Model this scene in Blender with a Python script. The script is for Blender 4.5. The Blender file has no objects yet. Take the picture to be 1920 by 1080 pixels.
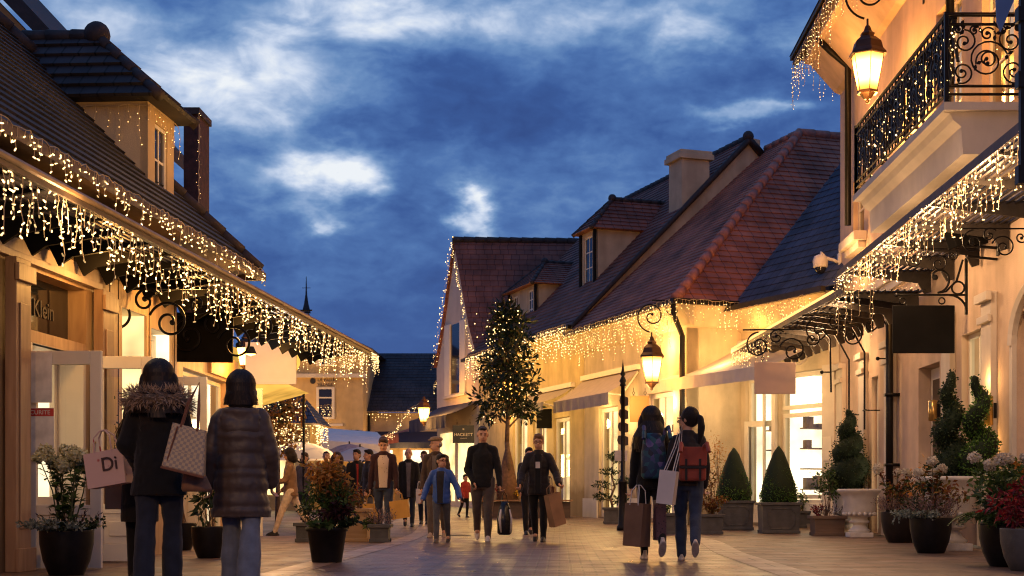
import bpy, math, random
from mathutils import Vector, Matrix, noise
R = math.radians
PI = math.pi
scene = bpy.context.scene
COL = scene.collection
F = 2700.0; CX = 1050.0; CY = 935.0; HC = 0.68      # focal length in photo pixels, vanishing point, eye height
V = Vector

def wx(px, Y): return (px - CX) * Y / F
def wz(py, Y): return HC + (CY - py) * Y / F
def gz(Y):                                            # the street climbs gently beyond 28 m
    return 0.0 if Y < 28 else min(0.018 * (Y - 28), 0.6)

# ------------------------------------------------------------------ mesh builder
class MB:
    def __init__(s):
        s.v = []; s.f = []; s.uv = []; s.mi = []; s.cur = 0
    def add(s, verts, faces, M=None, uvs=None):
        b = len(s.v)
        for p in verts:
            p = V(p)
            s.v.append(M @ p if M is not None else p)
        for i, fc in enumerate(faces):
            s.f.append([b + k for k in fc]); s.mi.append(s.cur)
            s.uv.append(uvs[i] if uvs else None)
        return s
    def box(s, x0, x1, y0, y1, z0, z1, M=None):
        vs = [(x0,y0,z0),(x1,y0,z0),(x1,y1,z0),(x0,y1,z0),(x0,y0,z1),(x1,y0,z1),(x1,y1,z1),(x0,y1,z1)]
        return s.add(vs, [(3,2,1,0),(4,5,6,7),(0,1,5,4),(1,2,6,5),(2,3,7,6),(3,0,4,7)], M)
    def quad(s, a, b, c, d, uv=None, M=None):
        return s.add([a,b,c,d], [(0,1,2,3)], M, [uv] if uv else None)
    def tri(s, a, b, c, M=None):
        return s.add([a,b,c], [(0,1,2)], M)
    def tube(s, pts, r, n=6, M=None, closed=False, cap=True):
        pts = [V(p) for p in pts]; m = len(pts)
        if m < 2: return s
        rs = r if isinstance(r, (list, tuple)) else [r]*m
        vs = []; up = None
        for i, p in enumerate(pts):
            if closed: t = pts[(i+1) % m] - pts[i-1]
            else: t = pts[min(i+1, m-1)] - pts[max(i-1, 0)]
            if t.length < 1e-9: t = V((0,0,1))
            t.normalize()
            if up is None:
                up = V((0,0,1)) if abs(t.z) < .9 else V((1,0,0))
            a = t.cross(up)
            if a.length < 1e-6: a = t.cross(V((1,0,0)))
            a.normalize(); up = a.cross(t).normalized(); b = up
            for k in range(n):
                an = 2*PI*k/n
                vs.append(p + (a*math.cos(an) + b*math.sin(an))*rs[i])
        fs = []
        for i in range(m if closed else m-1):
            j = (i+1) % m
            for k in range(n):
                fs.append((i*n+k, i*n+(k+1) % n, j*n+(k+1) % n, j*n+k))
        if cap and not closed:
            fs.append(tuple(range(n))[::-1]); fs.append(tuple((m-1)*n+k for k in range(n)))
        return s.add(vs, fs, M)
    def lathe(s, prof, n=20, c=(0,0,0), M=None, cap=True, sq=1.0):
        vs = []
        for (r, z) in prof:
            for k in range(n):
                an = 2*PI*(k+.5)/n
                vs.append((c[0]+r*math.cos(an), c[1]+r*sq*math.sin(an), c[2]+z))
        fs = []; m = len(prof)
        for i in range(m-1):
            for k in range(n):
                fs.append((i*n+k, i*n+(k+1) % n, (i+1)*n+(k+1) % n, (i+1)*n+k))
        if cap:
            fs.append(tuple(range(n))[::-1]); fs.append(tuple((m-1)*n+k for k in range(n)))
        return s.add(vs, fs, M)
    def rings(s, secs, n=18, M=None):
        # secs: (center, half width x, half depth y) stacked sections in the xy plane
        vs = []
        for (c, a, b) in secs:
            for k in range(n):
                an = 2*PI*k/n
                vs.append((c[0]+a*math.cos(an), c[1]+b*math.sin(an), c[2]))
        fs = []
        for i in range(len(secs)-1):
            for k in range(n):
                fs.append((i*n+k, i*n+(k+1) % n, (i+1)*n+(k+1) % n, (i+1)*n+k))
        fs.append(tuple(range(n))[::-1]); fs.append(tuple((len(secs)-1)*n+k for k in range(n)))
        return s.add(vs, fs, M)
    def ball(s, c, r, nu=12, nv=8, M=None):
        if not isinstance(r, (list, tuple)): r = (r, r, r)
        vs = [(c[0], c[1], c[2]-r[2])]
        for i in range(1, nv):
            t = -PI/2 + PI*i/nv
            for k in range(nu):
                a = 2*PI*k/nu
                vs.append((c[0]+r[0]*math.cos(t)*math.cos(a), c[1]+r[1]*math.cos(t)*math.sin(a), c[2]+r[2]*math.sin(t)))
        vs.append((c[0], c[1], c[2]+r[2])); top = len(vs)-1
        fs = [(0, 1+(k+1) % nu, 1+k) for k in range(nu)]
        for i in range(nv-2):
            for k in range(nu):
                a = 1+i*nu; b = a+nu
                fs.append((a+k, a+(k+1) % nu, b+(k+1) % nu, b+k))
        a = 1+(nv-2)*nu
        fs += [(a+k, a+(k+1) % nu, top) for k in range(nu)]
        return s.add(vs, fs, M)
    def limb(s, pts, rs, n=12, M=None):               # tapered capsules with round joints
        for p, r in zip(pts, rs): s.ball(p, r, n, 8, M)
        for i in range(len(pts)-1):
            s.tube([pts[i], pts[i+1]], [rs[i], rs[i+1]], n, M)
        return s
    def prism(s, poly, y0, y1, M=None):               # polygon in xz, extruded along y
        n = len(poly)
        vs = [(p[0], y0, p[1]) for p in poly] + [(p[0], y1, p[1]) for p in poly]
        fs = [tuple(range(n)), tuple(range(2*n-1, n-1, -1))]
        for k in range(n):
            j = (k+1) % n
            fs.append((k, n+k, n+j, j))
        return s.add(vs, fs, M)
    def leaf(s, p, d, nrm, L, W):
        p = V(p); d = V(d).normalized(); q = d.cross(nrm)
        if q.length < 1e-4: q = d.cross(V((.3,.5,.8)))
        q.normalize(); up = q.cross(d)
        return s.add([p, p+d*L*.45+q*W*.5+up*W*.12, p+d*L, p+d*L*.45-q*W*.5+up*W*.12], [(0,1,2),(0,2,3)])
    def build(s, name, mat=None, parent=None, smooth=False, bevel=0, M=None):
        me = bpy.data.meshes.new(name)
        me.from_pydata([tuple(p) for p in s.v], [], s.f)
        mats = mat if isinstance(mat, (list, tuple)) else [mat]
        for m in mats:
            if m is not None: me.materials.append(m)
        if len(mats) > 1: me.polygons.foreach_set('material_index', s.mi)
        if any(u is not None for u in s.uv):
            lay = me.uv_layers.new(name='UVMap'); k = 0
            for u, fc in zip(s.uv, s.f):
                for i in range(len(fc)):
                    if u is not None: lay.data[k].uv = u[i]
                    k += 1
        if smooth: me.polygons.foreach_set('use_smooth', [True]*len(me.polygons))
        me.update()
        o = bpy.data.objects.new(name, me); COL.objects.link(o)
        if parent is not None: o.parent = parent
        if M is not None: o.matrix_local = M
        if bevel:
            b = o.modifiers.new('bevel', 'BEVEL'); b.width = bevel; b.segments = 2; b.limit_method = 'ANGLE'
        return o

def tag(o, label, cat, group=None, kind=None):
    o['label'] = label; o['category'] = cat
    if group: o['group'] = group
    if kind: o['kind'] = kind
    return o
def thing(name, label, cat, loc=(0,0,0), rz=0, group=None):
    o = bpy.data.objects.new(name, None); COL.objects.link(o)
    o.empty_display_size = .2
    o.location = loc; o.rotation_euler = (0,0,rz)
    return tag(o, label, cat, group)
def dup(root, loc, rz=None, label=None, group=None, scale=None):
    def cp(o, par):
        c = o.copy(); COL.objects.link(c)
        if par is not None: c.parent = par
        for ch in list(o.children): cp(ch, c)
        return c
    r = cp(root, None); r.location = loc
    if rz is not None: r.rotation_euler = (0,0,rz)
    if label: r['label'] = label
    if group: r['group'] = group
    if scale: r.scale = (scale,)*3
    return r
def spiral(c, r0, r1, a0, a1, ax=V((1,0,0)), ay=V((0,0,1)), n=36):
    c = V(c); out = []
    for i in range(n+1):
        t = i/n; r = r0+(r1-r0)*t; a = a0+(a1-a0)*t
        out.append(c+ax*r*math.cos(a)+ay*r*math.sin(a))
    return out
def lerp(a, b, t): return V(a)*(1-t)+V(b)*t
def rnd_dir(rg):
    while True:
        d = V((rg.uniform(-1,1), rg.uniform(-1,1), rg.uniform(-1,1)))
        if .05 < d.length < 1: return d.normalized()

# ------------------------------------------------------------------ materials
MATS = {}
def nodes_of(name):
    m = bpy.data.materials.new(name); m.use_nodes = True
    nt = m.node_tree; b = nt.nodes['Principled BSDF']
    return m, nt, b
def N(nt, typ, **kw):
    n = nt.nodes.new(typ)
    for k, v in kw.items(): setattr(n, k, v)
    return n
def ramp(nt, fac, stops):
    r = N(nt, 'ShaderNodeValToRGB'); e = r.color_ramp.elements
    while len(e) > 1: e.remove(e[-1])
    e[0].position = stops[0][0]; e[0].color = (*stops[0][1], 1)
    for p, c in stops[1:]:
        k = e.new(p); k.color = (*c, 1)
    nt.links.new(fac, r.inputs[0]); return r
def mat(name, col, rough=.6, metal=0.0, var=.25, scale=6.0, bump=0.0, bscale=60.0, spec=.4, stain=0.0, sheen=0.0):
    if name in MATS: return MATS[name]
    m, nt, b = nodes_of(name); L = nt.links.new
    tc = N(nt, 'ShaderNodeTexCoord')
    nz = N(nt, 'ShaderNodeTexNoise'); nz.inputs['Scale'].default_value = scale; nz.inputs['Detail'].default_value = 6
    L(tc.outputs['Object'], nz.inputs['Vector'])
    lo = tuple(c*(1-var) for c in col); hi = tuple(min(1, c*(1+var)) for c in col)
    r = ramp(nt, nz.outputs['Fac'], [(.3, lo), (.7, hi)])
    out = r.outputs[0]
    if stain:
        n2 = N(nt, 'ShaderNodeTexNoise'); n2.inputs['Scale'].default_value = .9; n2.inputs['Detail'].default_value = 8
        mp = N(nt, 'ShaderNodeMapping'); mp.inputs['Scale'].default_value = (2.2, 2.2, .45)
        L(tc.outputs['Object'], mp.inputs[0]); L(mp.outputs[0], n2.inputs['Vector'])
        r2 = ramp(nt, n2.outputs['Fac'], [(.38, (1-stain,)*3), (.62, (1,1,1))])
        mx = N(nt, 'ShaderNodeMixRGB', blend_type='MULTIPLY'); mx.inputs[0].default_value = 1
        L(out, mx.inputs[1]); L(r2.outputs[0], mx.inputs[2]); out = mx.outputs[0]
    if stain > .18:                                       # splash grime along the foot of the walls
        sz = N(nt, 'ShaderNodeSeparateXYZ'); L(tc.outputs['Object'], sz.inputs[0])
        n4 = N(nt, 'ShaderNodeTexNoise'); n4.inputs['Scale'].default_value = 3; n4.inputs['Detail'].default_value = 7; L(tc.outputs['Object'], n4.inputs['Vector'])
        ma = N(nt, 'ShaderNodeMath', operation='MULTIPLY_ADD'); ma.inputs[1].default_value = -.9; L(n4.outputs['Fac'], ma.inputs[0]); L(sz.outputs[2], ma.inputs[2])
        r4 = ramp(nt, ma.outputs[0], [(0.0, (.55,.5,.45)), (.35, (1,1,1))])
        m4 = N(nt, 'ShaderNodeMixRGB', blend_type='MULTIPLY'); m4.inputs[0].default_value = 1
        L(out, m4.inputs[1]); L(r4.outputs[0], m4.inputs[2]); out = m4.outputs[0]
    L(out, b.inputs['Base Color'])
    b.inputs['Roughness'].default_value = rough; b.inputs['Metallic'].default_value = metal
    b.inputs['Specular IOR Level'].default_value = spec
    if sheen: b.inputs['Sheen Weight'].default_value = sheen
    if bump:
        n3 = N(nt, 'ShaderNodeTexNoise'); n3.inputs['Scale'].default_value = bscale; n3.inputs['Detail'].default_value = 5
        L(tc.outputs['Object'], n3.inputs['Vector'])
        bp = N(nt, 'ShaderNodeBump'); bp.inputs['Strength'].default_value = bump; bp.inputs['Distance'].default_value = .02
        L(n3.outputs['Fac'], bp.inputs['Height']); L(bp.outputs[0], b.inputs['Normal'])
    MATS[name] = m; return m
def leafmat(name, stops, rough=.5, trans=.25):
    if name in MATS: return MATS[name]
    m, nt, b = nodes_of(name); L = nt.links.new
    g = N(nt, 'ShaderNodeNewGeometry')
    r = ramp(nt, g.outputs['Random Per Island'], stops)
    L(r.outputs[0], b.inputs['Base Color']); b.inputs['Roughness'].default_value = rough
    b.inputs['Specular IOR Level'].default_value = .3
    tr = N(nt, 'ShaderNodeBsdfTranslucent'); L(r.outputs[0], tr.inputs[0])
    mx = N(nt, 'ShaderNodeMixShader'); mx.inputs[0].default_value = trans
    out = nt.nodes['Material Output']
    L(b.outputs[0], mx.inputs[1]); L(tr.outputs[0], mx.inputs[2]); L(mx.outputs[0], out.inputs[0])
    MATS[name] = m; return m
def emat(name, col, strength, vary=0.0, sample=False, scale=0.0):
    if name in MATS: return MATS[name]
    m = bpy.data.materials.new(name); m.use_nodes = True; nt = m.node_tree; L = nt.links.new
    nt.nodes.remove(nt.nodes['Principled BSDF'])
    e = N(nt, 'ShaderNodeEmission'); e.inputs[0].default_value = (*col, 1); e.inputs[1].default_value = strength
    if vary:
        g = N(nt, 'ShaderNodeNewGeometry')
        mr = N(nt, 'ShaderNodeMapRange'); mr.inputs['To Min'].default_value = strength*(1-vary); mr.inputs['To Max'].default_value = strength*(1+vary)
        L(g.outputs['Random Per Island'], mr.inputs[0]); L(mr.outputs[0], e.inputs[1])
    if scale:
        tc = N(nt, 'ShaderNodeTexCoord'); nz = N(nt, 'ShaderNodeTexNoise'); nz.inputs['Scale'].default_value = scale; nz.inputs['Detail'].default_value = 3
        L(tc.outputs['Object'], nz.inputs['Vector'])
        mr = N(nt, 'ShaderNodeMapRange'); mr.inputs['From Min'].default_value = .3; mr.inputs['From Max'].default_value = .7
        mr.inputs['To Min'].default_value = strength*.34; mr.inputs['To Max'].default_value = strength*1.35
        L(nz.outputs['Fac'], mr.inputs[0]); L(mr.outputs[0], e.inputs[1])
    L(e.outputs[0], nt.nodes['Material Output'].inputs[0])
    m.cycles.emission_sampling = 'FRONT_BACK' if sample else 'NONE'
    MATS[name] = m; return m
def glassmat(name, tint=(.9,.92,.95), fac=.12):
    if name in MATS: return MATS[name]
    m = bpy.data.materials.new(name); m.use_nodes = True; nt = m.node_tree; L = nt.links.new
    nt.nodes.remove(nt.nodes['Principled BSDF'])
    t = N(nt, 'ShaderNodeBsdfTransparent'); t.inputs[0].default_value = (*tint, 1)
    g = N(nt, 'ShaderNodeBsdfGlossy'); g.inputs['Roughness'].default_value = .03
    fr = N(nt, 'ShaderNodeFresnel'); fr.inputs[0].default_value = 1.5
    ad = N(nt, 'ShaderNodeMath', operation='ADD'); ad.inputs[1].default_value = fac*.3
    L(fr.outputs[0], ad.inputs[0])
    mx = N(nt, 'ShaderNodeMixShader')
    L(ad.outputs[0], mx.inputs[0]); L(t.outputs[0], mx.inputs[1]); L(g.outputs[0], mx.inputs[2])
    L(mx.outputs[0], nt.nodes['Material Output'].inputs[0])
    MATS[name] = m; return m
def tilemat(name, c1, c2, mortar, rough=.7, bw=.22, rh=1.0):
    if name in MATS: return MATS[name]
    m, nt, b = nodes_of(name); L = nt.links.new
    uv = N(nt, 'ShaderNodeUVMap')
    br = N(nt, 'ShaderNodeTexBrick'); br.inputs['Scale'].default_value = 1
    br.inputs['Color1'].default_value = (*c1,1); br.inputs['Color2'].default_value = (*c2,1); br.inputs['Mortar'].default_value = (*mortar,1)
    br.inputs['Mortar Size'].default_value = .012; br.inputs['Brick Width'].default_value = bw; br.inputs['Row Height'].default_value = rh
    br.inputs['Bias'].default_value = 0
    L(uv.outputs[0], br.inputs['Vector'])
    nz = N(nt, 'ShaderNodeTexNoise'); nz.inputs['Scale'].default_value = 1.3; nz.inputs['Detail'].default_value = 8
    tc = N(nt, 'ShaderNodeTexCoord'); L(tc.outputs['Object'], nz.inputs['Vector'])
    r = ramp(nt, nz.outputs['Fac'], [(.28, (.42,)*3), (.5, (.95,)*3), (.72, (1.4,)*3)])
    mx = N(nt, 'ShaderNodeMixRGB', blend_type='MULTIPLY'); mx.inputs[0].default_value = 1
    L(br.outputs['Color'], mx.inputs[1]); L(r.outputs[0], mx.inputs[2]); L(mx.outputs[0], b.inputs['Base Color'])
    b.inputs['Roughness'].default_value = rough; b.inputs['Specular IOR Level'].default_value = .35
    bp = N(nt, 'ShaderNodeBump'); bp.inputs['Strength'].default_value = .5; bp.inputs['Distance'].default_value = .015; bp.invert = True
    L(br.outputs['Fac'], bp.inputs['Height']); L(bp.outputs[0], b.inputs['Normal'])
    MATS[name] = m; return m
def woodmat(name, c1, c2, axis='V', rough=.5, pw=.35):
    if name in MATS: return MATS[name]
    m, nt, b = nodes_of(name); L = nt.links.new
    tc = N(nt, 'ShaderNodeTexCoord'); mp = N(nt, 'ShaderNodeMapping')
    mp.inputs['Scale'].default_value = (5, 5, .6) if axis == 'V' else (.6, 5, 5)
    L(tc.outputs['Object'], mp.inputs[0])
    nz = N(nt, 'ShaderNodeTexNoise'); nz.inputs['Scale'].default_value = 2.2; nz.inputs['Detail'].default_value = 9; nz.inputs['Distortion'].default_value = 1.2
    L(mp.outputs[0], nz.inputs['Vector'])
    r = ramp(nt, nz.outputs['Fac'], [(.3, c1), (.7, c2)])
    L(r.outputs[0], b.inputs['Base Color']); b.inputs['Roughness'].default_value = rough
    MATS[name] = m; return m

m_iron   = mat('black_iron', (.012,.011,.011), .45, .6, .3, 20)
m_cream  = mat('cream_render', (.66,.54,.38), .85, 0, .10, 3, .4, 60, .2, stain=.24)
m_white  = mat('white_paint', (.76,.68,.55), .45, 0, .05, 4, .05, 40, .4, stain=.06)
m_stonew = mat('pale_stone_paint', (.66,.58,.48), .75, 0, .06, 4, .15, 50, .3, stain=.1)
m_beige  = mat('beige_render', (.55,.42,.28), .85, 0, .10, 3, .4, 60, .2, stain=.24)
m_ochre  = mat('ochre_render', (.68,.52,.26), .85, 0, .10, 3, .4, 60, .2, stain=.24)
m_panel  = woodmat('brown_panel', (.36,.22,.12), (.52,.35,.20))
m_taupe  = woodmat('taupe_panel', (.40,.31,.245), (.52,.41,.33))
m_pill   = woodmat('oak_pilaster', (.26,.15,.085), (.40,.25,.15))
m_slat   = mat('black_slat', (.034,.027,.022), .5, .2, .3, 10)
m_slatb  = mat('brown_slat', (.10,.06,.035), .5, .1, .3, 10)
m_roofL  = tilemat('dark_roof_tile', (.030,.028,.036), (.045,.038,.042), (.01,.01,.012))
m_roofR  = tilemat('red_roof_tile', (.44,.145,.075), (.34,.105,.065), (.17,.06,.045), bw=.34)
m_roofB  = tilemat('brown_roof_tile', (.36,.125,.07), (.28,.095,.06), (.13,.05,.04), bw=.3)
m_roofP  = tilemat('plum_roof_tile', (.23,.082,.055), (.17,.065,.05), (.08,.03,.027), bw=.28)
m_slate  = tilemat('blue_slate', (.055,.066,.11), (.04,.05,.085), (.014,.017,.03), bw=.3)
m_ridge  = mat('ridge_tile', (.36,.14,.10), .7, 0, .3, 8, .2, 30)
m_ridged = mat('dark_ridge_tile', (.035,.024,.024), .7, 0, .3, 8, .2, 30)
m_glass  = glassmat('window_glass')
m_dglass = mat('dark_glass', (.01,.011,.014), .05, 0, .1, 2, 0, 1, .8)
m_lead   = mat('lead_planter', (.085,.082,.08), .55, .2, .2, 8, .2, 40)
m_pot    = mat('black_glazed_pot', (.010,.009,.009), .42, 0, .3, 10, .08, 30, .22)
m_urn    = mat('white_urn_stone', (.68,.63,.56), .7, 0, .1, 8, .3, 70, stain=.12)
m_soil   = mat('potting_soil', (.03,.02,.014), .95, 0, .4, 30, .6, 80)
m_wire   = mat('pale_wire', (.52,.38,.22), .6, 0, .1, 5)
m_wired  = mat('dark_wire', (.03,.025,.02), .6, 0, .1, 5)
m_led    = emat('warm_led', (1,.62,.24), 3.9, .9)
m_ledg   = emat('golden_led', (1,.58,.18), 4.0, .85)
m_lampg  = emat('lantern_glow', (1,.42,.065), 11, 0, True)
m_shop   = emat('shop_glow', (1,.68,.28), 2.1, 0, True, 1.0)
m_shopw  = emat('shop_glow_pale', (1,.78,.46), 2.7, 0, True, 1.0)
m_skin   = mat('skin', (.50,.27,.17), .55, 0, .08, 14, .05, 80, .35)
m_black  = mat('black_board', (.006,.0055,.0055), .8, 0, .2, 6, 0, 60, .12)

def lantern_glow():                                       # hot middle, amber towards the top and foot of the glass
    nt = m_lampg.node_tree; L = nt.links.new; e = [n for n in nt.nodes if n.type == 'EMISSION'][0]
    tc = N(nt, 'ShaderNodeTexCoord'); sz = N(nt, 'ShaderNodeSeparateXYZ'); L(tc.outputs['Object'], sz.inputs[0])
    ab = N(nt, 'ShaderNodeMath', operation='ABSOLUTE'); L(sz.outputs[2], ab.inputs[0])
    mr = N(nt, 'ShaderNodeMapRange'); mr.interpolation_type = 'SMOOTHSTEP'
    mr.inputs['From Min'].default_value = .02; mr.inputs['From Max'].default_value = .28; mr.inputs['To Min'].default_value = 30; mr.inputs['To Max'].default_value = 2.2
    L(ab.outputs[0], mr.inputs[0]); L(mr.outputs[0], e.inputs[1])
lantern_glow()
# ------------------------------------------------------------------ camera, world, sun
cam = bpy.data.cameras.new('camera'); co = bpy.data.objects.new('camera', cam); COL.objects.link(co)
co.location = (0,0,HC); co.rotation_euler = (PI/2,0,0)
cam.sensor_width = 36; cam.lens = F/1920*36
cam.shift_x = -(CX-960)/1920; cam.shift_y = (CY-540)/1920
cam.clip_end = 2000; cam.clip_start = .1
cam.dof.use_dof = True; cam.dof.focus_distance = 17; cam.dof.aperture_fstop = 4.0
scene.camera = co
scene.view_settings.view_transform = 'Standard'; scene.view_settings.look = 'None'
scene.view_settings.exposure = 0; scene.view_settings.gamma = 1
scene.render.engine = 'CYCLES'
cy = scene.cycles
cy.use_denoising = True
try: cy.denoiser = 'OPENIMAGEDENOISE'
except Exception: pass
cy.sample_clamp_indirect = 2.5; cy.sample_clamp_direct = 0
cy.max_bounces = 5; cy.diffuse_bounces = 3; cy.glossy_bounces = 3; cy.transparent_max_bounces = 10
cy.caustics_reflective = False; cy.caustics_refractive = False
cy.use_light_tree = True
try: cy.pixel_filter_type = 'BLACKMAN_HARRIS'; cy.filter_width = 1.1
except Exception: pass

world = bpy.data.worlds.new('World'); scene.world = world; world.use_nodes = True
nt = world.node_tree; L = nt.links.new
bg = nt.nodes['Background']
tc = N(nt, 'ShaderNodeTexCoord'); sx = N(nt, 'ShaderNodeSeparateXYZ'); L(tc.outputs['Generated'], sx.inputs[0])
def mth(op, a, b=None, c=None):
    n = N(nt, 'ShaderNodeMath', operation=op)
    for i, q in enumerate((a, b, c)):
        if q is None: continue
        if isinstance(q, (int, float)): n.inputs[i].default_value = q
        else: L(q, n.inputs[i])
    return n.outputs[0]
az = mth('ARCTAN2', sx.outputs[0], sx.outputs[1]); el = mth('ARCSINE', sx.outputs[2])
cmb = N(nt, 'ShaderNodeCombineXYZ'); L(az, cmb.inputs[0]); L(mth('MULTIPLY', el, 1.9), cmb.inputs[1])
def nz(scale, det, off, dist=0.0):
    n = N(nt, 'ShaderNodeTexNoise'); n.inputs['Scale'].default_value = scale; n.inputs['Detail'].default_value = det
    n.inputs['Distortion'].default_value = dist; n.inputs['Roughness'].default_value = .55
    ad = N(nt, 'ShaderNodeVectorMath', operation='ADD'); ad.inputs[1].default_value = off
    L(cmb.outputs[0], ad.inputs[0]); L(ad.outputs[0], n.inputs['Vector']); return n
w1 = nz(9, 7, (3.1,1.7,.4)); w2 = nz(9, 7, (7.7,4.2,2.4))
azw = mth('ADD', az, mth('MULTIPLY', mth('SUBTRACT', w1.outputs['Fac'], .5), .13))
elw = mth('ADD', el, mth('MULTIPLY', mth('SUBTRACT', w2.outputs['Fac'], .5), .085))
blobs = [(640,30,135,60,.48),(480,120,150,55,.46),(560,200,115,30,.36),(50,5,90,28,.6),(300,115,80,45,.22),
         (600,332,92,46,.74),(650,358,45,26,.25),(893,398,30,18,.62),(598,412,18,14,.35),(840,15,150,32,.25),
         (1300,68,75,36,.46),(1170,5,220,28,.26),(1462,203,65,16,.40),(1370,215,70,12,.22),(1500,45,110,45,.18),
         (390,240,70,110,.16),(200,60,110,60,.16),
         (1000,160,330,95,-.13),(1380,140,150,60,-.07),(460,330,70,50,-.10),(760,330,60,80,-.06)]
tot = None
for (px, py, rx, ry, am) in blobs:
    x_ = (px-CX)/F; z_ = (CY-py)/F; ln = math.sqrt(x_*x_+1+z_*z_)
    a0 = math.atan2(x_, 1); e0 = math.asin(z_/ln)
    dx = mth('DIVIDE', mth('SUBTRACT', azw, a0), rx*1.12/F); dy = mth('DIVIDE', mth('SUBTRACT', elw, e0), ry*1.12/F)
    q = mth('ADD', mth('MULTIPLY', dx, dx), mth('MULTIPLY', dy, dy))
    g = mth('MULTIPLY', mth('POWER', 2.718, mth('MULTIPLY', q, -1)), am)
    tot = g if tot is None else mth('ADD', tot, g)
n1 = nz(6.5, 9, (1.3,.2,5.1), .4)
n2 = nz(20, 9, (4.3,2.2,1.1), .5); n3 = nz(60, 6, (2.3,6.2,3.1), .4)
base = mth('ADD', mth('MULTIPLY', mth('SUBTRACT', n1.outputs['Fac'], .5), .72), mth('ADD', mth('MULTIPLY', mth('SUBTRACT', n2.outputs['Fac'], .5), .46), mth('MULTIPLY', mth('SUBTRACT', n3.outputs['Fac'], .5), .22)))
up = mth('MULTIPLY', mth('SMOOTH_MIN', mth('MAXIMUM', mth('SUBTRACT', el, .09), 0), .25, .1), 1.0)
fade = N(nt, 'ShaderNodeMapRange'); fade.interpolation_type = 'SMOOTHSTEP'
fade.inputs['From Min'].default_value = .06; fade.inputs['From Max'].default_value = .2; fade.inputs['To Min'].default_value = .25
L(el, fade.inputs[0])
val = mth('ADD', mth('ADD', .225, mth('MULTIPLY', up, .65)), mth('ADD', mth('MULTIPLY', base, fade.outputs[0]), mth('MULTIPLY', tot, mth('ADD', .35, mth('MULTIPLY', n2.outputs['Fac'], 1.2)))))
cr = ramp(nt, val, [(0.0, (.018,.048,.20)), (.22, (.034,.094,.31)), (.36, (.066,.158,.41)), (.50, (.135,.258,.51)), (.66, (.28,.405,.64)), (.84, (.58,.67,.84)), (1.0, (.84,.88,.93))])
skyt = N(nt, 'ShaderNodeTexSky', sky_type='NISHITA'); skyt.sun_disc = False
skyt.sun_elevation = R(1.5); skyt.sun_rotation = R(200)
sk = N(nt, 'ShaderNodeMixRGB', blend_type='ADD'); sk.inputs[0].default_value = .01
L(cr.outputs[0], sk.inputs[1]); L(skyt.outputs[0], sk.inputs[2])
L(sk.outputs[0], bg.inputs[0]); bg.inputs[1].default_value = 1.0

sun = bpy.data.lights.new('sun', 'SUN'); sun.energy = .06; sun.angle = R(25); sun.color = (.75,.82,1)
so = bpy.data.objects.new('sun', sun); COL.objects.link(so); so.rotation_euler = (R(60), 0, R(-20))

def lamp(loc, power, col=(1,.60,.22), rad=.06):
    l = bpy.data.lights.new('lamp_light', 'POINT'); l.energy = power*5.5; l.color = (1, col[1]*.86, col[2]*.62); l.shadow_soft_size = rad
    o = bpy.data.objects.new('lamp_light', l); COL.objects.link(o); o.location = loc
    return o

lamp((-3.2,3.0,4.4), 105, (1,.58,.24), .3); lamp((3.6,1.0,4.4), 52, (1,.58,.24), .3)   # unseen warm fill lamps added behind the camera
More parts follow.
